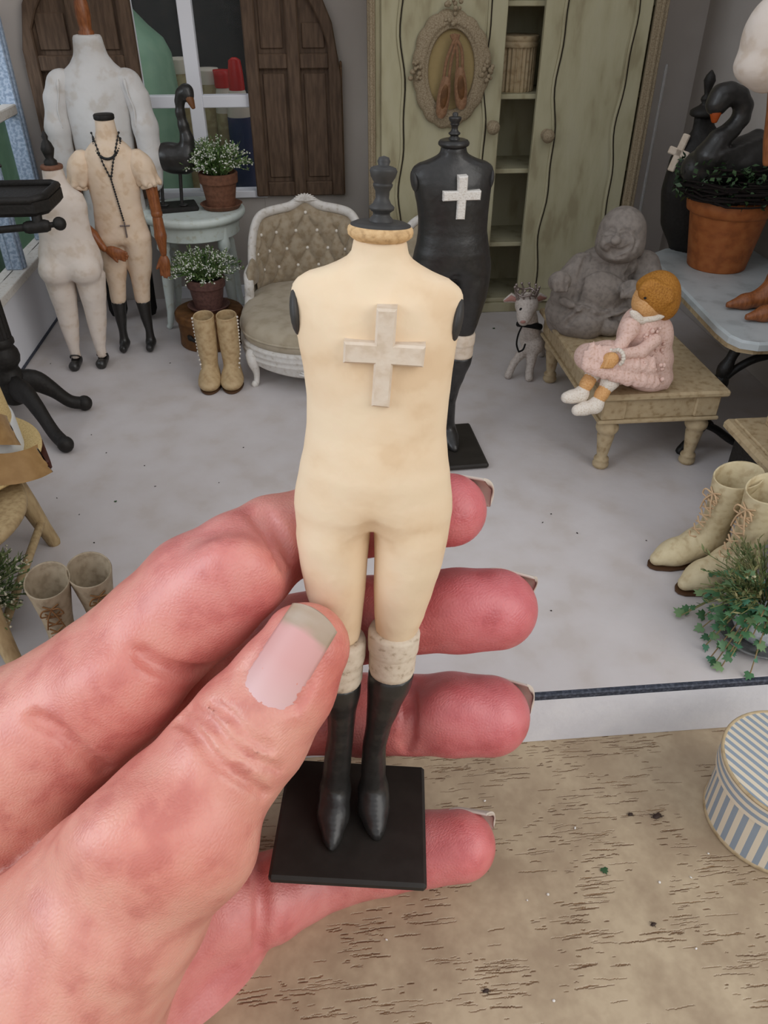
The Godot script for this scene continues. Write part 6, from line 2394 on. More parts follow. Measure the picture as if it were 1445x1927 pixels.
func girl_doll() -> void:
	var z0 := -246.0
	var o := V(121, 33, z0)
	var t := thing("girl_doll", "small girl figure in pink frilled dress with amber hair seated on the bench", "doll", o)
	var P := func(u: float, v: float, dz: float) -> Vector3: return on_z(u, v, z0 + dz) - o
	var mb := MB.new()
	# dress: bodice and wide frilled skirt
	var p := [stack([[0, 0, 0, 1, 1], [1, 0, 0, 1, 1]], 0.1)]
	p = [ell(P.call(1205, 628, 0), V(8.2, 9.0, 6.6), 2.5, rot(Vector3.BACK, -8)), ell(P.call(1210, 604, 0), V(6.6, 5.4, 5.6), 2.5), ell(P.call(1210, 675, 0), V(10.6, 8.0, 9.4), 3.0), ell(P.call(1216, 704, 1), V(9.2, 5.0, 10.0), 2.5), ell(P.call(1170, 690, 5), V(11.0, 5.6, 7.4), 3.0, rot(Vector3.BACK, 14)), ell(P.call(1128, 672, 2), V(7.0, 5.0, 6.4), 2.5), ell(P.call(1240, 640, 1), V(4.6, 8.4, 5.2), 2.0)]
	var r := RandomNumberGenerator.new()
	r.seed = 5
	for k in range(46):   # gathered frills round the hem
		var f := k / 45.0
		var u := lerpf(1100, 1256, f)
		var v := 686.0 + 32.0 * sin(f * 1.75) + 5.0 * sin(k * 1.9)
		p.append(cap(P.call(u, v - 26, 10.5 + 2.0 * sin(f * 3.0) - (4.0 if f > 0.85 else 0.0)), P.call(u + r.randf_range(-3, 3), v + 3, 12.2 + 2.2 * sin(f * 3.0) - (5.0 if f > 0.85 else 0.0)), 0.5, 1.45, 0.5))
	for k in range(40):   # a second tier of gathers
		var f := k / 39.0
		var u := lerpf(1106, 1252, f)
		var v := 668.0 + 26.0 * sin(f * 1.75) + 4.0 * sin(k * 2.3)
		p.append(cap(P.call(u + 4, v - 22, 8.6 + 2.4 * sin(f * 3.0) - (4.0 if f > 0.85 else 0.0)), P.call(u + r.randf_range(-3, 3), v + 2, 11.4 + 2.4 * sin(f * 3.0) - (5.0 if f > 0.85 else 0.0)), 0.5, 1.25, 0.4))
	p.append(ell(P.call(1108, 672, 5), V(5.0, 4.6, 6.0), 1.5))
	p.append(ell(P.call(1145, 664, 7), V(7.0, 4.0, 6.0), 1.5))
	soft_auto(mb, p, 0.66)
	obj("dress", mb, M.doll_pink, t)
	# ruffle flowers on the skirt and sleeves
	mb = MB.new()
	for k in range(34):
		var q: Vector3 = P.call(r.randf_range(1130, 1250), r.randf_range(680, 716), 12.5 + r.randf())
		mb.ball(q, Vector3.ONE * r.randf_range(0.5, 1.0), Basis.IDENTITY, 7, 5)
	for k in range(16):
		mb.ball(P.call(r.randf_range(1212, 1250), r.randf_range(612, 665), 6.8), Vector3.ONE * r.randf_range(0.5, 0.9), Basis.IDENTITY, 7, 5)
	obj("ruffle", mb, M.doll_pink, t)
	# collar
	mb = MB.new()
	soft_auto(mb, [ell(P.call(1199, 597, 5.2), V(3.8, 1.5, 1.4), 0.6, rot(Vector3.BACK, -40)), ell(P.call(1228, 598, 5.0), V(4.4, 1.4, 1.5), 0.6, rot(Vector3.BACK, 10)), ell(P.call(1212, 592, 0), V(5.4, 1.2, 5.0), 0.8)], 0.6)
	obj("collar", mb, M.doll_white, t)
	# arms and hands resting in the lap
	mb = MB.new()
	soft_auto(mb, chain([[P.call(1186, 622, 5), 2.6], [P.call(1168, 648, 8), 2.2], [P.call(1152, 670, 11), 1.8]], 1.0) + [ell(P.call(1184, 617, 4.6), V(3.6, 4.0, 3.4), 1.4)], 0.6)
	obj("sleeve", mb, M.doll_pink, t)
	mb = MB.new()
	soft_auto(mb, chain([[P.call(1232, 640, 7), 2.4], [P.call(1206, 662, 10.5), 2.2], [P.call(1166, 668, 12.5), 1.9]], 1.0), 0.6)
	obj("sleeve", mb, M.doll_pink, t)
	mb = MB.new()
	for k in range(14):
		var a := TAU * k / 14
		mb.ball(P.call(1163, 672, 13.6) + V(cos(a) * 1.2, sin(a) * 2.4, cos(a) * 1.8), Vector3.ONE * 0.8, Basis.IDENTITY, 7, 5)
		mb.ball(P.call(1151, 667, 11.6) + V(cos(a) * 2.0, sin(a) * 1.4, cos(a) * 1.6), Vector3.ONE * 0.75, Basis.IDENTITY, 7, 5)
	obj("wrist_frill", mb, M.doll_white, t)
	mb = MB.new()
	p = [ell(P.call(1142, 680, 12.4), V(2.6, 3.2, 2.0), 1.0, rot(Vector3.BACK, -28)), ell(P.call(1150, 677, 13.8), V(2.6, 2.6, 1.8), 1.0, rot(Vector3.BACK, -20))]
	for k in range(4):
		p.append(cap(P.call(1138 + k * 4, 684, 13.8), P.call(1128 + k * 5, 694, 14.0), 0.7, 0.55, 0.4))
		p.append(cap(P.call(1144 + k * 4, 680, 15.0), P.call(1137 + k * 5, 691, 15.2), 0.7, 0.55, 0.4))
	soft_auto(mb, p, 0.45)
	obj("hands", mb, M.doll_skin, t)
	# legs, frilled drawers, white shoes
	for e in [[[1122, 694, 7], [1104, 722, 10], [1092, 744, 11], [1066, 748, 12]], [[1150, 714, 11], [1132, 742, 13], [1120, 764, 14], [1086, 772, 15]]]:
		mb = MB.new()
		var a: Vector3 = P.call(e[0][0], e[0][1], e[0][2])
		var b: Vector3 = P.call(e[1][0], e[1][1], e[1][2])
		var c: Vector3 = P.call(e[2][0], e[2][1], e[2][2])
		var d: Vector3 = P.call(e[3][0], e[3][1], e[3][2])
		soft_auto(mb, chain([[a, 2.5], [b, 2.3], [c, 1.8]], 0.8), 0.6)
		obj("leg", mb, M.doll_skin, t)
		mb = MB.new()
		mb.tube([a + (a - b) * 0.25, a.lerp(b, 0.1), a.lerp(b, 0.34)], [2.9, 3.4, 3.0], 12)
		obj("drawers_frill", mb, M.doll_white, t)
		mb = MB.new()
		soft_auto(mb, [cap(c + (b - c) * 0.3, c, 2.5, 2.5, 1.0), cap(c, c.lerp(d, 0.6), 2.5, 2.3, 1.2), cap(c.lerp(d, 0.6), d, 2.3, 2.0, 1.0)], 0.6)
		obj("shoe", mb, M.doll_white, t)
	# head in profile
	mb = MB.new()
	p = [ell(P.call(1226, 562, 1), V(6.0, 6.8, 5.8), 1.5), ell(P.call(1214, 572, 2), V(4.2, 4.2, 4.4), 2.0), ell(P.call(1202, 569, 2), V(1.0, 0.9, 0.9), 0.8), ell(P.call(1206, 580, 2), V(1.6, 1.2, 1.6), 0.9), cap(P.call(1220, 580, 0), P.call(1214, 594, 0), 2.6, 2.8, 1.0)]
	soft_auto(mb, p, 0.55)
	var hd := obj("head", mb, M.doll_skin, t)
	mb = MB.new()
	mb.ball(P.call(1214, 561, 6.3), V(0.5, 0.45, 0.35), Basis.IDENTITY, 8, 6)
	obj("eye", mb, M.stone_dark, hd)
	mb = MB.new()
	p = [ell(P.call(1238, 552, -0.2), V(7.4, 7.6, 7.0), 1.5), ell(P.call(1246, 572, 0), V(5.4, 5.6, 6.2), 2.0), ell(P.call(1228, 538, 1), V(5.4, 3.2, 5.0), 1.5), ell(P.call(1222, 545, 4.5), V(4.0, 3.6, 2.2), 1.2, rot(Vector3.BACK, 40)), ell(P.call(1236, 566, 5.6), V(4.6, 3.4, 2.0), 1.2, rot(Vector3.BACK, -50))]
	for k in range(9):
		p.append(cap(P.call(1222 + k * 5, 534 + absf(k - 3) * 2.0, 5.6), P.call(1232 + k * 4, 572 - absf(k - 4) * 2.0, 6.6), 0.7, 0.7, 0.7))
	soft_auto(mb, p, 0.55)
	obj("hair", mb, M.doll_hair, hd)


func goat() -> void:
	var z0 := -325.0
	var o := V(94, 0, z0)
	var t := thing("goat_figure", "small white goat figure wearing a metal crown and dark collar", "goat figure", o)
	var P := func(u: float, v: float, dz: float) -> Vector3: return on_z(u, v, z0 + dz) - o
	var mb := MB.new()
	var p := []
	p.append(ell(P.call(1002, 640, -4), V(5.6, 6.4, 9.0), 2.0))          # chest running back
	p.append(ell(P.call(1014, 636, -14), V(6.0, 6.2, 9.0), 2.5))
	p.append_array(chain([[P.call(998, 622, 0), 4.6], [P.call(994, 598, 3), 3.6], [P.call(992, 584, 4), 3.6]], 2.0))
	# head
	p.append(ell(P.call(991, 572, 6), V(5.0, 5.0, 5.0), 1.5))
	p.append_array(chain([[P.call(990, 578, 8), 4.4], [P.call(987, 594, 11), 3.1], [P.call(985, 603, 12.5), 2.4]], 1.5))
	# legs: two braced fore legs, hind legs behind
	p.append_array(chain([[P.call(996, 650, 0), 3.0], [P.call(979, 668, 2), 2.0], [P.call(966, 684, 3), 1.6], [V(P.call(957, 694, 4).x, 1.6, 4.5), 1.8]], 1.0))
	p.append_array(chain([[P.call(1002, 652, 1), 3.2], [P.call(1000, 675, 3), 2.2], [P.call(996, 700, 5), 1.7], [V(P.call(993, 712, 6).x, 1.7, 8.0), 1.9]], 1.0))
	p.append_array(chain([[P.call(1018, 645, -18), 3.6], [V(P.call(1016, 665, -20).x, 12, -21), 2.2], [V(P.call(1014, 690, -18).x, 7, -17.5), 1.6], [V(P.call(1012, 700, -19).x, 1.6, -18), 1.8]], 1.0))
	p.append_array(chain([[P.call(1030, 645, -17), 3.4], [V(P.call(1030, 665, -20).x, 12, -20), 2.2], [V(P.call(1030, 690, -18).x, 7, -16.5), 1.6], [V(P.call(1028, 700, -18).x, 1.6, -17), 1.8]], 1.0))
	p.append(cap(P.call(1018, 625, -22), P.call(1022, 612, -25), 1.2, 0.8, 1.0))
	soft_auto(mb, p, 0.7)
	obj("body", mb, M.goat_fur, t)
	for e in [[[977, 565, 5], [962, 560, 4], [949, 566, 4]], [[1004, 565, 5], [1016, 560, 4], [1027, 560, 3]]]:
		mb = MB.new()
		mb.tube([P.call(e[0][0], e[0][1], e[0][2]), P.call(e[1][0], e[1][1], e[1][2]), P.call(e[2][0], e[2][1], e[2][2])], [Vector2(1.2, 1.0), Vector2(2.2, 0.9), Vector2(0.8, 0.5)], 10, V(0, 0, 1))
		var ear := obj("ear", mb, M.goat_fur, t)
		mb = MB.new()
		mb.tube([P.call(e[0][0], e[0][1] + 1, e[0][2] + 0.7), P.call(e[1][0], e[1][1] + 1, e[1][2] + 0.7), P.call(e[2][0], e[2][1] + 0.5, e[2][2] + 0.4)], [Vector2(0.5, 0.5), Vector2(1.4, 0.5), Vector2(0.3, 0.3)], 8, V(0, 0, 1))
		obj("inner_ear", mb, M.goat_pink, ear)
	for u in [980.0, 1000.0]:
		mb = MB.new()
		mb.ball(P.call(u, 582, 11.4), V(0.7, 0.7, 0.5), Basis.IDENTITY, 8, 6)
		obj("eye", mb, M.stone_dark, t)
	mb = MB.new()
	mb.ball(P.call(984, 606, 14.8), V(1.3, 0.7, 0.6), Basis.IDENTITY, 8, 6)
	obj("nose", mb, M.goat_pink, t)
	# crown of bent wire
	var cr0 := thing("wire_crown", "little pewter wire crown on the goat's head", "crown", o + P.call(990, 556, 5.4))
	mb = MB.new()
	for h in [[-1.6, 4.2], [1.4, 4.8]]:
		var ring := []
		for k in range(25):
			var a := TAU * k / 24
			ring.append(V(cos(a) * h[1], h[0] + 0.4 * sin(a * 5.0), sin(a) * h[1]))
		mb.tube(ring, [0.45], 6)
	for k in range(10):
		var a := TAU * k / 10
		mb.tube([V(cos(a) * 4.2, -1.6, sin(a) * 4.2), V(cos(a + 0.3) * 4.8, 1.4, sin(a + 0.3) * 4.8), V(cos(a + 0.1) * 5.2, 3.4, sin(a + 0.1) * 5.2)], [0.4], 5)
		mb.ball(V(cos(a + 0.1) * 5.2, 3.6, sin(a + 0.1) * 5.2), Vector3.ONE * 0.65, Basis.IDENTITY, 7, 5)
	obj("wirework", mb, M.pewter, cr0)
	mb = MB.new()
	var loop := []
	for k in range(17):
		var a := TAU * k / 16
		loop.append(P.call(996, 612, 1.0) + V(cos(a) * 5.0, sin(a) * 2.0 - cos(a) * 1.0, sin(a) * 5.2))
	mb.tube(loop, [Vector2(1.0, 1.4)], 8)
	obj("collar", mb, M.dark_cloth, t)
	mb = MB.new()
	mb.tube(curve([P.call(983, 612, 6), P.call(975, 630, 7), P.call(972, 648, 7), P.call(976, 662, 7)], 4), [0.4], 6)
	mb.tube(curve([P.call(976, 662, 7), P.call(984, 658, 7), P.call(988, 648, 7)], 4), [0.4], 6)
	obj("ribbon", mb, M.dark_cloth, t)


func marble_table() -> void:
	var Y := 50.0
	var t := thing("marble_table", "pale marble-topped table on black twisted iron legs", "table", V(172, 0, -292))
	var o := V(172, 0, -292)
	var poly := PackedVector2Array()
	for q in [[1222, 478], [1262, 520], [1310, 570], [1350, 612], [1372, 630], [1396, 641], [1430, 646]]:
		var w := on_y(q[0], q[1], Y) - o
		poly.append(Vector2(w.x, -w.z))
	poly.append(Vector2(27.5, poly[poly.size() - 1].y - 1.0))
	poly.append(Vector2(27.5, poly[0].y + 8.0))
	poly.append(Vector2(poly[0].x + 10.0, poly[0].y + 8.0))
	var mb := MB.new()
	mb.slab(poly, 3.0, V(0, Y - 3.0, 0), Basis(Vector3.RIGHT, Vector3.FORWARD, Vector3.UP), 0.8)
	obj("marble_top", mb, M.marble, t)
	mb = MB.new()
	var inner := PackedVector2Array()
	var mid := Vector2.ZERO
	for q in poly:
		mid += q / poly.size()
	for q in poly:
		inner.append(mid + (q - mid) * 0.93)
	mb.slab(inner, 2.6, V(0, Y - 5.6, 0), Basis(Vector3.RIGHT, Vector3.FORWARD, Vector3.UP))
	obj("wooden_frame", mb, M.bench_paint, t)
	var zf := -249.0
	var L := func(u: float, v: float, z: float) -> Vector3: return on_z(u, v, z) - o
	for e in [[zf, 0.0], [-335.0, 1.0]]:
		var z: float = e[0]
		var a: Vector3 = L.call(1387, 650, zf) if e[1] == 0.0 else V(-17, 44.5, z - o.z)
		var base := V(a.x, 0, z - o.z)
		mb = MB.new()
		mb.tube(curve([base + V(0.5, 44.5, 0), base + V(-1.5, 38, 0), base + V(-3.0, 32, 0), base + V(-2.0, 26, 0), base + V(-4.5, 19, 0), base + V(-6.0, 11, 0), base + V(-9.0, 5.0, 0), base + V(-12.0, 1.6, 1)], 5), [2.0, 2.0, 2.0, 1.9, 1.9, 2.2, 2.6, 2.8, 2.6, 2.2, 1.8, 1.7, 1.7, 1.7, 1.7, 1.7, 1.8, 1.9, 2.0, 2.0, 1.9, 1.8, 1.7, 1.7, 1.7, 1.6, 1.6, 1.6, 1.6, 1.6, 1.6, 1.7, 1.7, 1.7, 1.7, 1.6], 9)
		var leg := obj("iron_leg", mb, M.iron, t)
		mb = MB.new()
		mb.tube(curve([base + V(-2.4, 31, 0), base + V(3, 36, 0), base + V(10, 39.5, 0), base + V(22, 41, 0), base + V(34, 42, 0)], 5), [1.8, 1.7, 1.6, 1.5, 1.5], 8)
		mb.tube(curve([base + V(-5.4, 13, 0), base + V(1, 10, 0), base + V(8, 5, 0), base + V(14, 1.8, 0)], 5), [1.7, 1.6, 1.5], 8)
		mb.ball(base + V(-2.6, 30, 0), V(3.2, 4.4, 2.6), Basis.IDENTITY, 10, 8)
		mb.ball(base + V(-6.0, 12, 0), V(2.8, 3.6, 2.4), Basis.IDENTITY, 10, 8)
		obj("iron_scroll", mb, M.iron, leg)
	mb = MB.new()
	mb.tube([V(-24, 12, zf - o.z), V(-24, 12, -335.0 - o.z)], [1.3], 8)
	obj("iron_stretcher", mb, M.iron, t)
	# form in amber boots at the end of the table, mostly out of the picture
	var f := thing("amber_legged_form", "cream cloth form on amber wooden legs and boots at the marble table's edge", "dress form", V(176, Y, -262))
	var fo := V(176, Y, -262)
	for e in [[1372, 577, -268.0, 0.0], [1408, 600, -257.0, 1.0]]:
		mb = MB.new()
		var toe := on_y(e[0], e[1] - 6.0, Y + 2.4) - fo
		toe.y = 1.9
		var heel := V(toe.x + 17.0, 2.6, toe.z - 1.0)
		soft_auto(mb, [cap(toe, toe.lerp(heel, 0.35) + V(0, 0.6, 0), 1.3, 2.8, 1.0), cap(toe.lerp(heel, 0.35) + V(0, 0.6, 0), heel + V(-3, 1.4, 0), 2.8, 3.4, 1.5), cap(heel + V(-3, 1.4, 0), heel + V(-0.5, 9, 0), 3.4, 3.0, 3.0), cap(heel + V(-0.5, 9, 0), heel + V(0.5, 24, 0), 3.0, 4.2, 2.0)], 0.8)
		obj("boot", mb, M.amber_wood, f)
		mb = MB.new()
		mb.tube([heel + V(0.5, 23, 0), heel + V(0.5, 40, 1.5 - e[1] * 0.0)], [4.2, 4.6], 12)
		obj("leg", mb, M.amber_wood, f)
	mb = MB.new()
	var b0 := on_z(1452, 110, -262) - fo
	soft_auto(mb, [stack([[40, 15, 0, 9, 7], [b0.y - 14, 15, 0, 7.5, 6.5], [b0.y - 7, 13.0, 0, 9.0, 7], [b0.y + 1, 11.4, 0, 11.6, 8], [b0.y + 10, 13.0, 0, 10.4, 7.5], [b0.y + 19, 15, 0, 8.0, 7.0], [b0.y + 28, 17, 0, 5.0, 5]], 1.5)], 1.2)
	obj("torso", mb, M.calico, f)
	mb = MB.new()
	var sl := on_z(1447, 88, -266) - fo
	soft_auto(mb, [ell(sl, V(8.6, 13.0, 8.0), 2.0, rot(Vector3.BACK, 12)), ell(sl + V(-1.0, -5.0, 0), V(8.4, 6.0, 7.6), 2.0), cap(sl + V(2, 8, 0), V(12, sl.y + 10, 0), 6.0, 7.0, 4.0)], 1.0)
	obj("puff_sleeve", mb, M.calico, f)
	mb = MB.new()
	var h0 := on_z(1452, 262, -262) - fo
	mb.tube([h0 + V(-3, 22, -3), h0 + V(-1, 8, -1), h0, h0 + V(0.5, -7, 0)], [2.4, 2.4, 2.6, 1.4], 10)
	obj("arm", mb, M.amber_wood, f)


func nest_pot() -> void:
	var Y := 50.0
	var c := on_y(1346, 500, Y)
	var R := 14.6
	var t := thing("terracotta_pot", "large orange terracotta pot on the marble table carrying a twig nest", "flower pot", c)
	var mb := MB.new()
	mb.lathe([[11.4, 0], [12.0, 0.6], [15.4, 22.0], [15.8, 22.6], [17.0, 23.2], [17.6, 26.0], [17.2, 28.4], [16.0, 29.0], [15.0, 28.4], [14.6, 25], [0, 24.5]], 48)
	obj("pot", mb, M.terracotta_orange, t)
	mb = MB.new()
	mb.lathe([[14.9, 25], [8, 28], [0, 29]], 24)
	obj("soil", mb, M.soil, t)
	# nest
	var n := thing("twig_nest", "dark twig nest with moss and ivy leaves on the terracotta pot", "nest", c + V(2, 29.5, 0))
	var r := RandomNumberGenerator.new()
	r.seed = 17
	mb = MB.new()
	for k in range(230):
		var a0 := r.randf() * TAU
		var rr := r.randf_range(13.0, 23.0)
		var y := r.randf_range(-2.0, 13.0) * (1.0 - absf(rr - 18.0) / 9.0) + 1.0
		var path := []
		var span := r.randf_range(0.5, 1.4)
		for i in range(5):
			var a := a0 + span * i / 4.0
			path.append(V(cos(a) * rr * 1.12 * r.randf_range(0.96, 1.05), y + r.randf_range(-0.8, 0.8), sin(a) * rr * r.randf_range(0.94, 1.05)))
		mb.tube(path, [r.randf_range(0.3, 0.6)], 4, Vector3.UP, false)
	var tw := obj("twigs", mb, M.nest_twig, n)
	tw.set_meta("kind", "stuff")
	mb = MB.new()
	mb.tinted = true
	for k in range(700):
		var a := r.randf_range(PI * 0.35, PI * 1.35)
		if r.randf() < 0.3:
			a = r.randf() * TAU
		var q := V(cos(a) * r.randf_range(17, 27), r.randf_range(0, 14), sin(a) * r.randf_range(15, 22))
		var gcol: Color = [Color(0.015, 0.04, 0.012), Color(0.03, 0.07, 0.02), Color(0.05, 0.10, 0.035), Color(0.07, 0.11, 0.06)][r.randi() % 4]
		leaf_at(mb, q, V(r.randf_range(-1, 1), r.randf_range(-1, 0.6), r.randf_range(-1, 1)).normalized(), V(r.randf_range(-1, 1), 1, r.randf_range(-0.5, 1)).normalized(), r.randf_range(1.4, 3.4), r.randf_range(1.0, 2.4), gcol)
	var iv := obj("ivy_leaves", mb, M.leaf, n)
	iv.set_meta("kind", "stuff")
	# swan
	var z0 := c.z + 1.0
	var so := c + V(2, 33, 0)
	var s := thing("black_swan", "black swan figure with orange bill curled over the twig nest", "swan figure", so)
	var P := func(u: float, v: float, dz: float) -> Vector3: return on_z(u, v, z0 + dz) - so
	mb = MB.new()
	var p := [ell(P.call(1338, 312, 0), V(12, 8, 8), 3.0, rot(Vector3.BACK, 8)), ell(P.call(1395, 300, 0), V(18, 8.5, 9.5), 3.0, rot(Vector3.BACK, 10)), cap(P.call(1410, 282, 0), P.call(1425, 256, -2), 4.5, 2.4, 4.0)]
	for k in range(12):
		p.append(cap(P.call(1360 + k * 3, 290 + (k % 4) * 9, 9.0 - k * 0.2), P.call(1432 + k, 262 + k * 7, 5.0), 1.2, 0.9, 0.9))
	p.append_array(chain([[P.call(1335, 292, 4), 6.0], [P.call(1352, 264, 4), 4.2], [P.call(1376, 244, 3), 3.4], [P.call(1394, 222, 3), 3.3], [P.call(1399, 200, 3), 3.4], [P.call(1390, 182, 3), 3.6], [P.call(1372, 176, 3), 3.9], [P.call(1358, 182, 3), 4.5], [P.call(1349, 196, 3.4), 4.2]], 1.2))
	soft_auto(mb, p, 0.85)
	obj("body", mb, M.black_wax, s)
	mb = MB.new()
	mb.tube([P.call(1350, 203, 4), P.call(1346, 214, 5), P.call(1344, 228, 5)], [Vector2(2.8, 2.2), Vector2(2.2, 1.7), Vector2(1.2, 0.8)], 10)
	obj("bill", mb, M.beak_orange, s)
	# black bust behind the pot
	var bo := on_y(1285, 478, Y) + V(5, 0, -8)
	var b := thing("black_bust", "black cloth bust with white cross behind the terracotta pot", "dress form", bo)
	var zb := bo.z
	var Q := func(u: float, v: float) -> Vector3: return on_z(u, v, zb) - bo
	var w := func(u0: float, u1: float, v: float) -> Array:
		var l: Vector3 = Q.call(u0, v)
		var rr: Vector3 = Q.call(u1, v)
		return [l.y, (l.x + rr.x) / 2, 0, (rr.x - l.x) / 2, (rr.x - l.x) / 2 * 0.62]
	var rows := [[0.0, 6, 0, 14, 9], w.call(1244, 1375, 420), w.call(1246, 1385, 360), w.call(1262, 1385, 300), w.call(1282, 1370, 268), w.call(1302, 1350, 248), w.call(1306, 1343, 230), w.call(1306, 1340, 218)]
	mb = MB.new()
	soft_auto(mb, [stack(rows, 1.0)], 1.2)
	obj("body", mb, M.black_paint, b)
	mb = MB.new()
	var nk: Vector3 = Q.call(1322, 214)
	mb.lathe([[4.4, -1], [5.2, -0.4], [5.2, 1.0], [4.2, 1.8], [2.2, 3.0], [1.3, 4.0], [2.0, 5.2], [1.8, 6.2], [1.0, 7.2], [1.6, 9.4], [2.4, 12.2], [1.8, 14.0], [0.4, 15.8], [0, 16]], 20, nk)
	obj("finial", mb, M.black_paint, b)
	mb = MB.new()
	var cc: Vector3 = Q.call(1272, 285)
	mb.box(cc + V(0, 0, 3), V(3.0, 15, 1.6), 0.4, rot(Vector3.BACK, -16) * rot(Vector3.UP, -40))
	mb.box(cc + V(0, 0, 3), V(9.0, 3.0, 1.6), 0.4, rot(Vector3.BACK, -16) * rot(Vector3.UP, -40))
	obj("cross", mb, M.bone, b)


func side_chest() -> void:
	var t := thing("side_chest", "black chest with a thick cream painted top along the side wall", "chest", V(170, 0, -188))
	var mb := MB.new()
	slab_box(mb, -25, 28, 0, 21.6, -39, 40, 0.8)
	obj("body", mb, M.black_paint, t)
	mb = MB.new()
	slab_box(mb, -29, 29, 21.6, 25.6, -42.5, 42, 1.4)
	slab_box(mb, -26.4, 29, 25.4, 26.6, -40, 40, 0.6)
	obj("chest_top", mb, M.bench_paint, t)
	var f := thing("framed_panel", "cream framed box with a dark sunk panel on the black chest", "box", V(176, 26.6, -196))
	for e in [[-24, 20, 0, 4.4, -27, 27], [-24, 20, 34, 38, -27, 27], [-24, 20, 4.4, 34, -27, -21], [-24, 20, 4.4, 34, 21, 27]]:
		obj("frame_board", MB.new_from_boxes([e]), M.bench_paint, f)
	obj("sunk_panel", MB.new_from_boxes([[-21.4, 18, 4.4, 34, -21, 21]]), M.dark_wood, f)
	for e in [[-22.9, -21.2, 4.4, 6.0, -21, 21], [-22.9, -21.2, 32.4, 34, -21, 21], [-22.9, -21.2, 6.0, 32.4, -21, -19.4], [-22.9, -21.2, 6.0, 32.4, 19.4, 21]]:
		obj("bead", MB.new_from_boxes([e]), M.white_furn, f)


func ivy_leaf(mb: MB, p: Vector3, d: Vector3, n: Vector3, s: float, c: Color) -> void:
	mb.col = c
	var x := d.cross(n).normalized()
	n = x.cross(d).normalized()
	var k := mb.add(p + d * s * 0.35 + n * s * 0.1)
	var first := mb.v.size()
	var pts := [[0.0, 0.0], [0.34, -0.1], [0.62, 0.28], [0.36, 0.42], [0.42, 0.74], [0.16, 0.68], [0.0, 1.1], [-0.16, 0.68], [-0.42, 0.74], [-0.36, 0.42], [-0.62, 0.28], [-0.34, -0.1]]
	for q in pts:
		mb.add(p + x * q[0] * s + d * q[1] * s)
	for i in range(pts.size()):
		mb.tri(k, first + i, first + (i + 1) % pts.size())


func ivy_pot() -> void:
	var c := on_y(1424, 1196)
	var t := thing("potted_ivy", "small white pot of trailing ivy and moss in a grey dish", "potted plant", V(c.x, 0, c.z))
	var mb := MB.new()
	mb.lathe([[7.5, 0], [9.8, 0.4], [11.6, 2.0], [12.0, 2.6], [11.5, 2.9], [10.4, 2.0], [8, 1.0], [0, 0.9]], 40)
	obj("dish", mb, M.zinc_dish, t)
	mb = MB.new()
	mb.lathe([[4.6, 0.9], [6.2, 1.8], [8.0, 5.0], [8.6, 9.0], [8.4, 11.6], [7.6, 11.8], [7.2, 10.5], [0, 10.4]], 36)
	obj("pot", mb, M.plant_white_pot, t)
	var r := RandomNumberGenerator.new()
	r.seed = 77
	mb = MB.new()
	mb.tinted = true
	var gs := [Color(0.03, 0.10, 0.035), Color(0.06, 0.17, 0.07), Color(0.10, 0.22, 0.10), Color(0.17, 0.27, 0.12), Color(0.06, 0.20, 0.12)]
	var stems := MB.new()
	stems.tinted = true
	for k in range(70):
		var a := r.randf() * TAU
		var rr := r.randf_range(8, 21)
		if cos(a) > 0.4:
			rr *= 0.8
		var e := V(cos(a) * rr, r.randf_range(1.5, 21) - rr * 0.42, sin(a) * rr)
		e.y = maxf(e.y, 1.2)
		var p0 := V(cos(a) * 3, 11, sin(a) * 3)
		var p1 := p0.lerp(e, 0.5) + V(0, 6, 0)
		stem_at(stems, [p0, p0.lerp(p1, 0.5), p1, p1.lerp(e, 0.5), e], 0.22, Color(0.24, 0.15, 0.07).lerp(Color(0.16, 0.2, 0.06), r.randf()))
		for i in range(5):
			var f := 0.35 + 0.16 * i
			var q := p0.lerp(p1, f * 2) if f < 0.5 else p1.lerp(e, f * 2 - 1)
			ivy_leaf(mb, q, V(r.randf_range(-1, 1) + cos(a), r.randf_range(-0.7, 0.5), r.randf_range(-1, 1) + sin(a)).normalized(), V(r.randf_range(-0.6, 0.6), 1, r.randf_range(-0.3, 0.8)).normalized(), r.randf_range(1.7, 3.3), gs[r.randi() % gs.size()].lerp(gs[r.randi() % gs.size()], r.randf()))
	obj("ivy_leaves", mb, M.leaf, t).set_meta("kind", "stuff")
	bush(t, V(1, 10, -3), 17.0, 13.0, 150, 31, [Color(0.08, 0.10, 0.03), Color(0.18, 0.19, 0.07), Color(0.32, 0.27, 0.13), Color(0.10, 0.16, 0.05)], Color(0.4, 0.36, 0.2), 0.1)
	obj("stems", stems, M.tinted, t).set_meta("kind", "stuff")


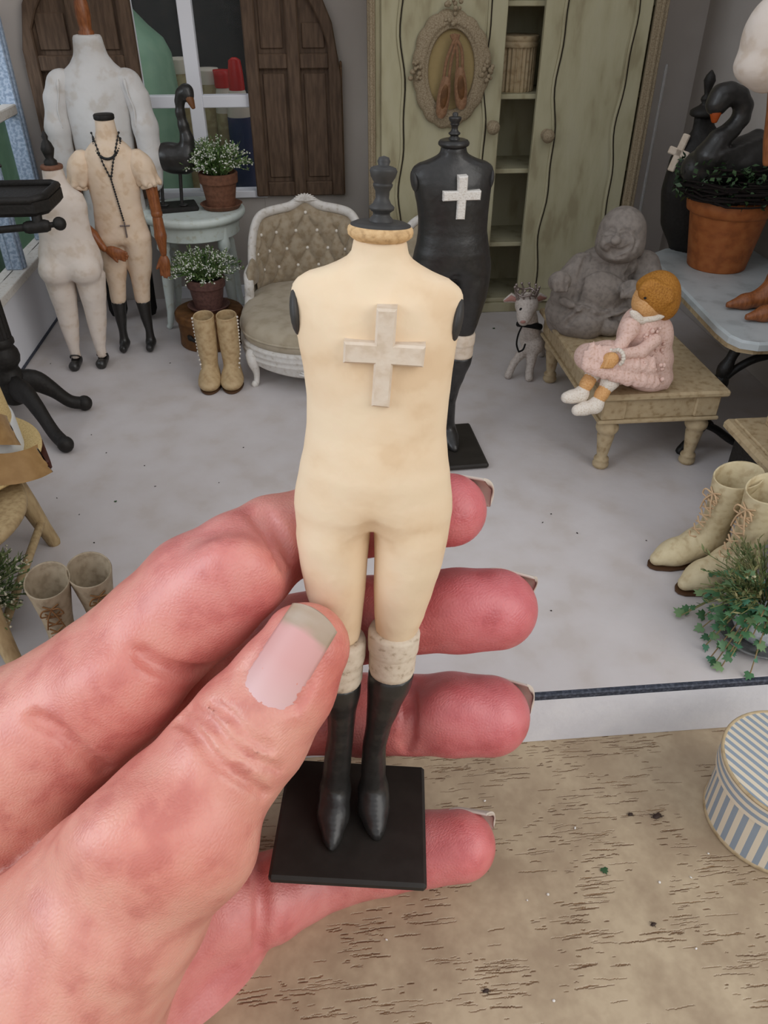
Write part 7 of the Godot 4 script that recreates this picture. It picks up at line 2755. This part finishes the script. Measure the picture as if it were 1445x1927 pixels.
func striped_box() -> void:
	var c := V(106.5, -19, -104.5)
	var t := thing("striped_hat_box", "round hat box with blue and cream stripes standing on the work table", "box", c)
	var blue := Color(0.255, 0.305, 0.355)
	var cream := Color(0.66, 0.58, 0.45)
	var mb := MB.new()
	mb.tinted = true
	var N := 68
	for k in range(N):
		mb.col = blue if k % 2 == 0 else cream
		for i in range(2):
			var a0 := TAU * (k + i * 0.5) / N
			var a1 := TAU * (k + i * 0.5 + 0.5) / N
			var pts := []
			for q in [[15.0, 0.0], [15.4, 0.6], [15.4, 17.0]]:
				pts.append([V(cos(a0) * q[0], q[1], sin(a0) * q[0]), V(cos(a1) * q[0], q[1], sin(a1) * q[0])])
			for j in range(2):
				mb.oriented([pts[j][0], pts[j][1], pts[j + 1][1], pts[j + 1][0]], V(cos(a0), 0, sin(a0)))
	mb.col = cream
	var s0 := mb.v.size()
	var bot := []
	for k in range(40):
		bot.append(V(cos(TAU * k / 40) * 15.0, 0, sin(TAU * k / 40) * 15.0))
	mb.oriented(bot, Vector3.DOWN)
	obj("body", mb, M.tinted, t)
	mb = MB.new()
	mb.lathe([[15.3, 0.1], [15.75, 0.3], [15.75, 1.0], [15.4, 1.2]], 56)
	obj("base_rim", mb, M.bench_paint, t)
	# lid: stripes run round its side and straight across its top
	mb = MB.new()
	mb.tinted = true
	for k in range(5):
		mb.col = blue if k % 2 == 1 else cream
		var y0 := 15.6 + k * 1.18
		mb.lathe([[16.25, y0], [16.25, y0 + 1.18]], 56, Vector3.ZERO, Basis.IDENTITY, 1.0, true)
	obj("lid_side", mb, M.tinted, t)
	mb = MB.new()
	mb.tinted = true
	var w := 1.02
	var R := 15.9
	var b := rot(Vector3.UP, 28)
	var x := -R
	var k2 := 0
	while x < R - 0.01:
		var x1 := minf(x + w, R)
		mb.col = blue if k2 % 2 == 0 else cream
		var za := sqrt(maxf(0, R * R - x * x))
		var zb := sqrt(maxf(0, R * R - x1 * x1))
		mb.oriented([b * V(x, 21.7, -za), b * V(x1, 21.7, -zb), b * V(x1, 21.7, zb), b * V(x, 21.7, za)], Vector3.UP)
		x = x1
		k2 += 1
	obj("lid_top", mb, M.tinted, t)
	mb = MB.new()
	mb.lathe([[15.6, 21.5], [16.35, 21.3], [16.45, 21.7], [16.2, 22.0], [15.7, 21.9], [15.6, 21.5]], 56, Vector3.ZERO, Basis.IDENTITY, 1.0, true)
	obj("lid_edge", mb, M.bench_paint, t)


# ------------------------------------------------------------------ small fallen things
func build_bits() -> void:
	var r := RandomNumberGenerator.new()
	r.seed = 3
	for e in [[1137, 1640, -19.0, 1.7, "fallen green ivy leaf lying on the beige work table"], [217, 944, 0.0, 0.9, "tiny green leaf scrap on the floor before the tripod stand"], [929, 618, 0.0, 1.2, "tiny green leaf scrap on the floor before the cupboard"]]:
		var c := on_y(e[0], e[1], e[2] + 0.25)
		var mb := MB.new()
		mb.tinted = true
		ivy_leaf(mb, V(0, 0.1, -e[3] * 0.5), V(0.2, 0.05, 1).normalized(), Vector3.UP, e[3], Color(0.03, 0.09, 0.03))
		ivy_leaf(mb, V(0, 0.0, -e[3] * 0.5), V(0.2, 0.05, 1).normalized(), Vector3.UP, e[3], Color(0.03, 0.09, 0.03))
		var o := obj("fallen_leaf", mb, M.leaf)
		tag(o, e[4], "leaf")
		o.position = c * MM
	var chips := MB.new()
	for q in [[912, 1507], [1082, 1558], [1241, 1660], [1300, 1651], [1031, 1683], [992, 1694], [1310, 1785], [727, 1768], [916, 1628], [1042, 1883], [1333, 1606]]:
		var c := on_y(q[0], q[1], -18.8)
		chips.ball(c, V(r.randf_range(0.2, 0.4), 0.15, r.randf_range(0.2, 0.5)), rot(Vector3.UP, r.randf() * 360), 6, 4)
	var o2 := obj("paint_chips", chips, M.bone_white)
	tag(o2, "white paint chips scattered over the beige work table", "chips")
	o2.set_meta("kind", "stuff")
	var specks := MB.new()
	for q in [[292, 915], [107, 937], [149, 968], [412, 908], [177, 1021], [1037, 967], [1021, 983], [1086, 1003], [1216, 1017], [1037, 1149], [95, 684], [320, 683], [172, 818], [200, 852], [458, 842], [272, 876]]:
		var c := on_y(q[0], q[1], 0.15)
		specks.ball(c, V(r.randf_range(0.15, 0.3), 0.12, r.randf_range(0.2, 0.5)), rot(Vector3.UP, r.randf() * 360), 6, 4)
	o2 = obj("floor_crumbs", specks, M.soil)
	tag(o2, "dark crumbs scattered over the pale painted floor", "crumbs")
	o2.set_meta("kind", "stuff")
	for e in [[1236, 1537, "dried flower bud with tiny twigs on the work table near the striped box"], [1186, 1533, "flat grey husk on the work table beside the dried bud"], [1229, 1740, "dark shred of dry leaf low on the work table"], [914, 1865, "black crumb of bark at the near side of the work table"]]:
		var c := on_y(e[0], e[1], -18.9)
		var mb := MB.new()
		mb.ball(V(0, 0.35, 0), V(1.3, 0.4, 0.7), rot(Vector3.UP, 20), 10, 6)
		for k in range(7):
			var a := r.randf() * TAU
			mb.tube([V(cos(a) * 0.6, 0.3, sin(a) * 0.4), V(cos(a) * r.randf_range(1.2, 2.2), r.randf_range(0.2, 0.7), sin(a) * r.randf_range(0.8, 1.4))], [0.12], 4)
		var o := obj("dry_scrap", mb, M.terracotta_dark)
		tag(o, e[2], "plant scrap")
		o.position = c * MM
		o.scale = Vector3.ONE * (1.0 if e[0] == 1236 else 0.55)
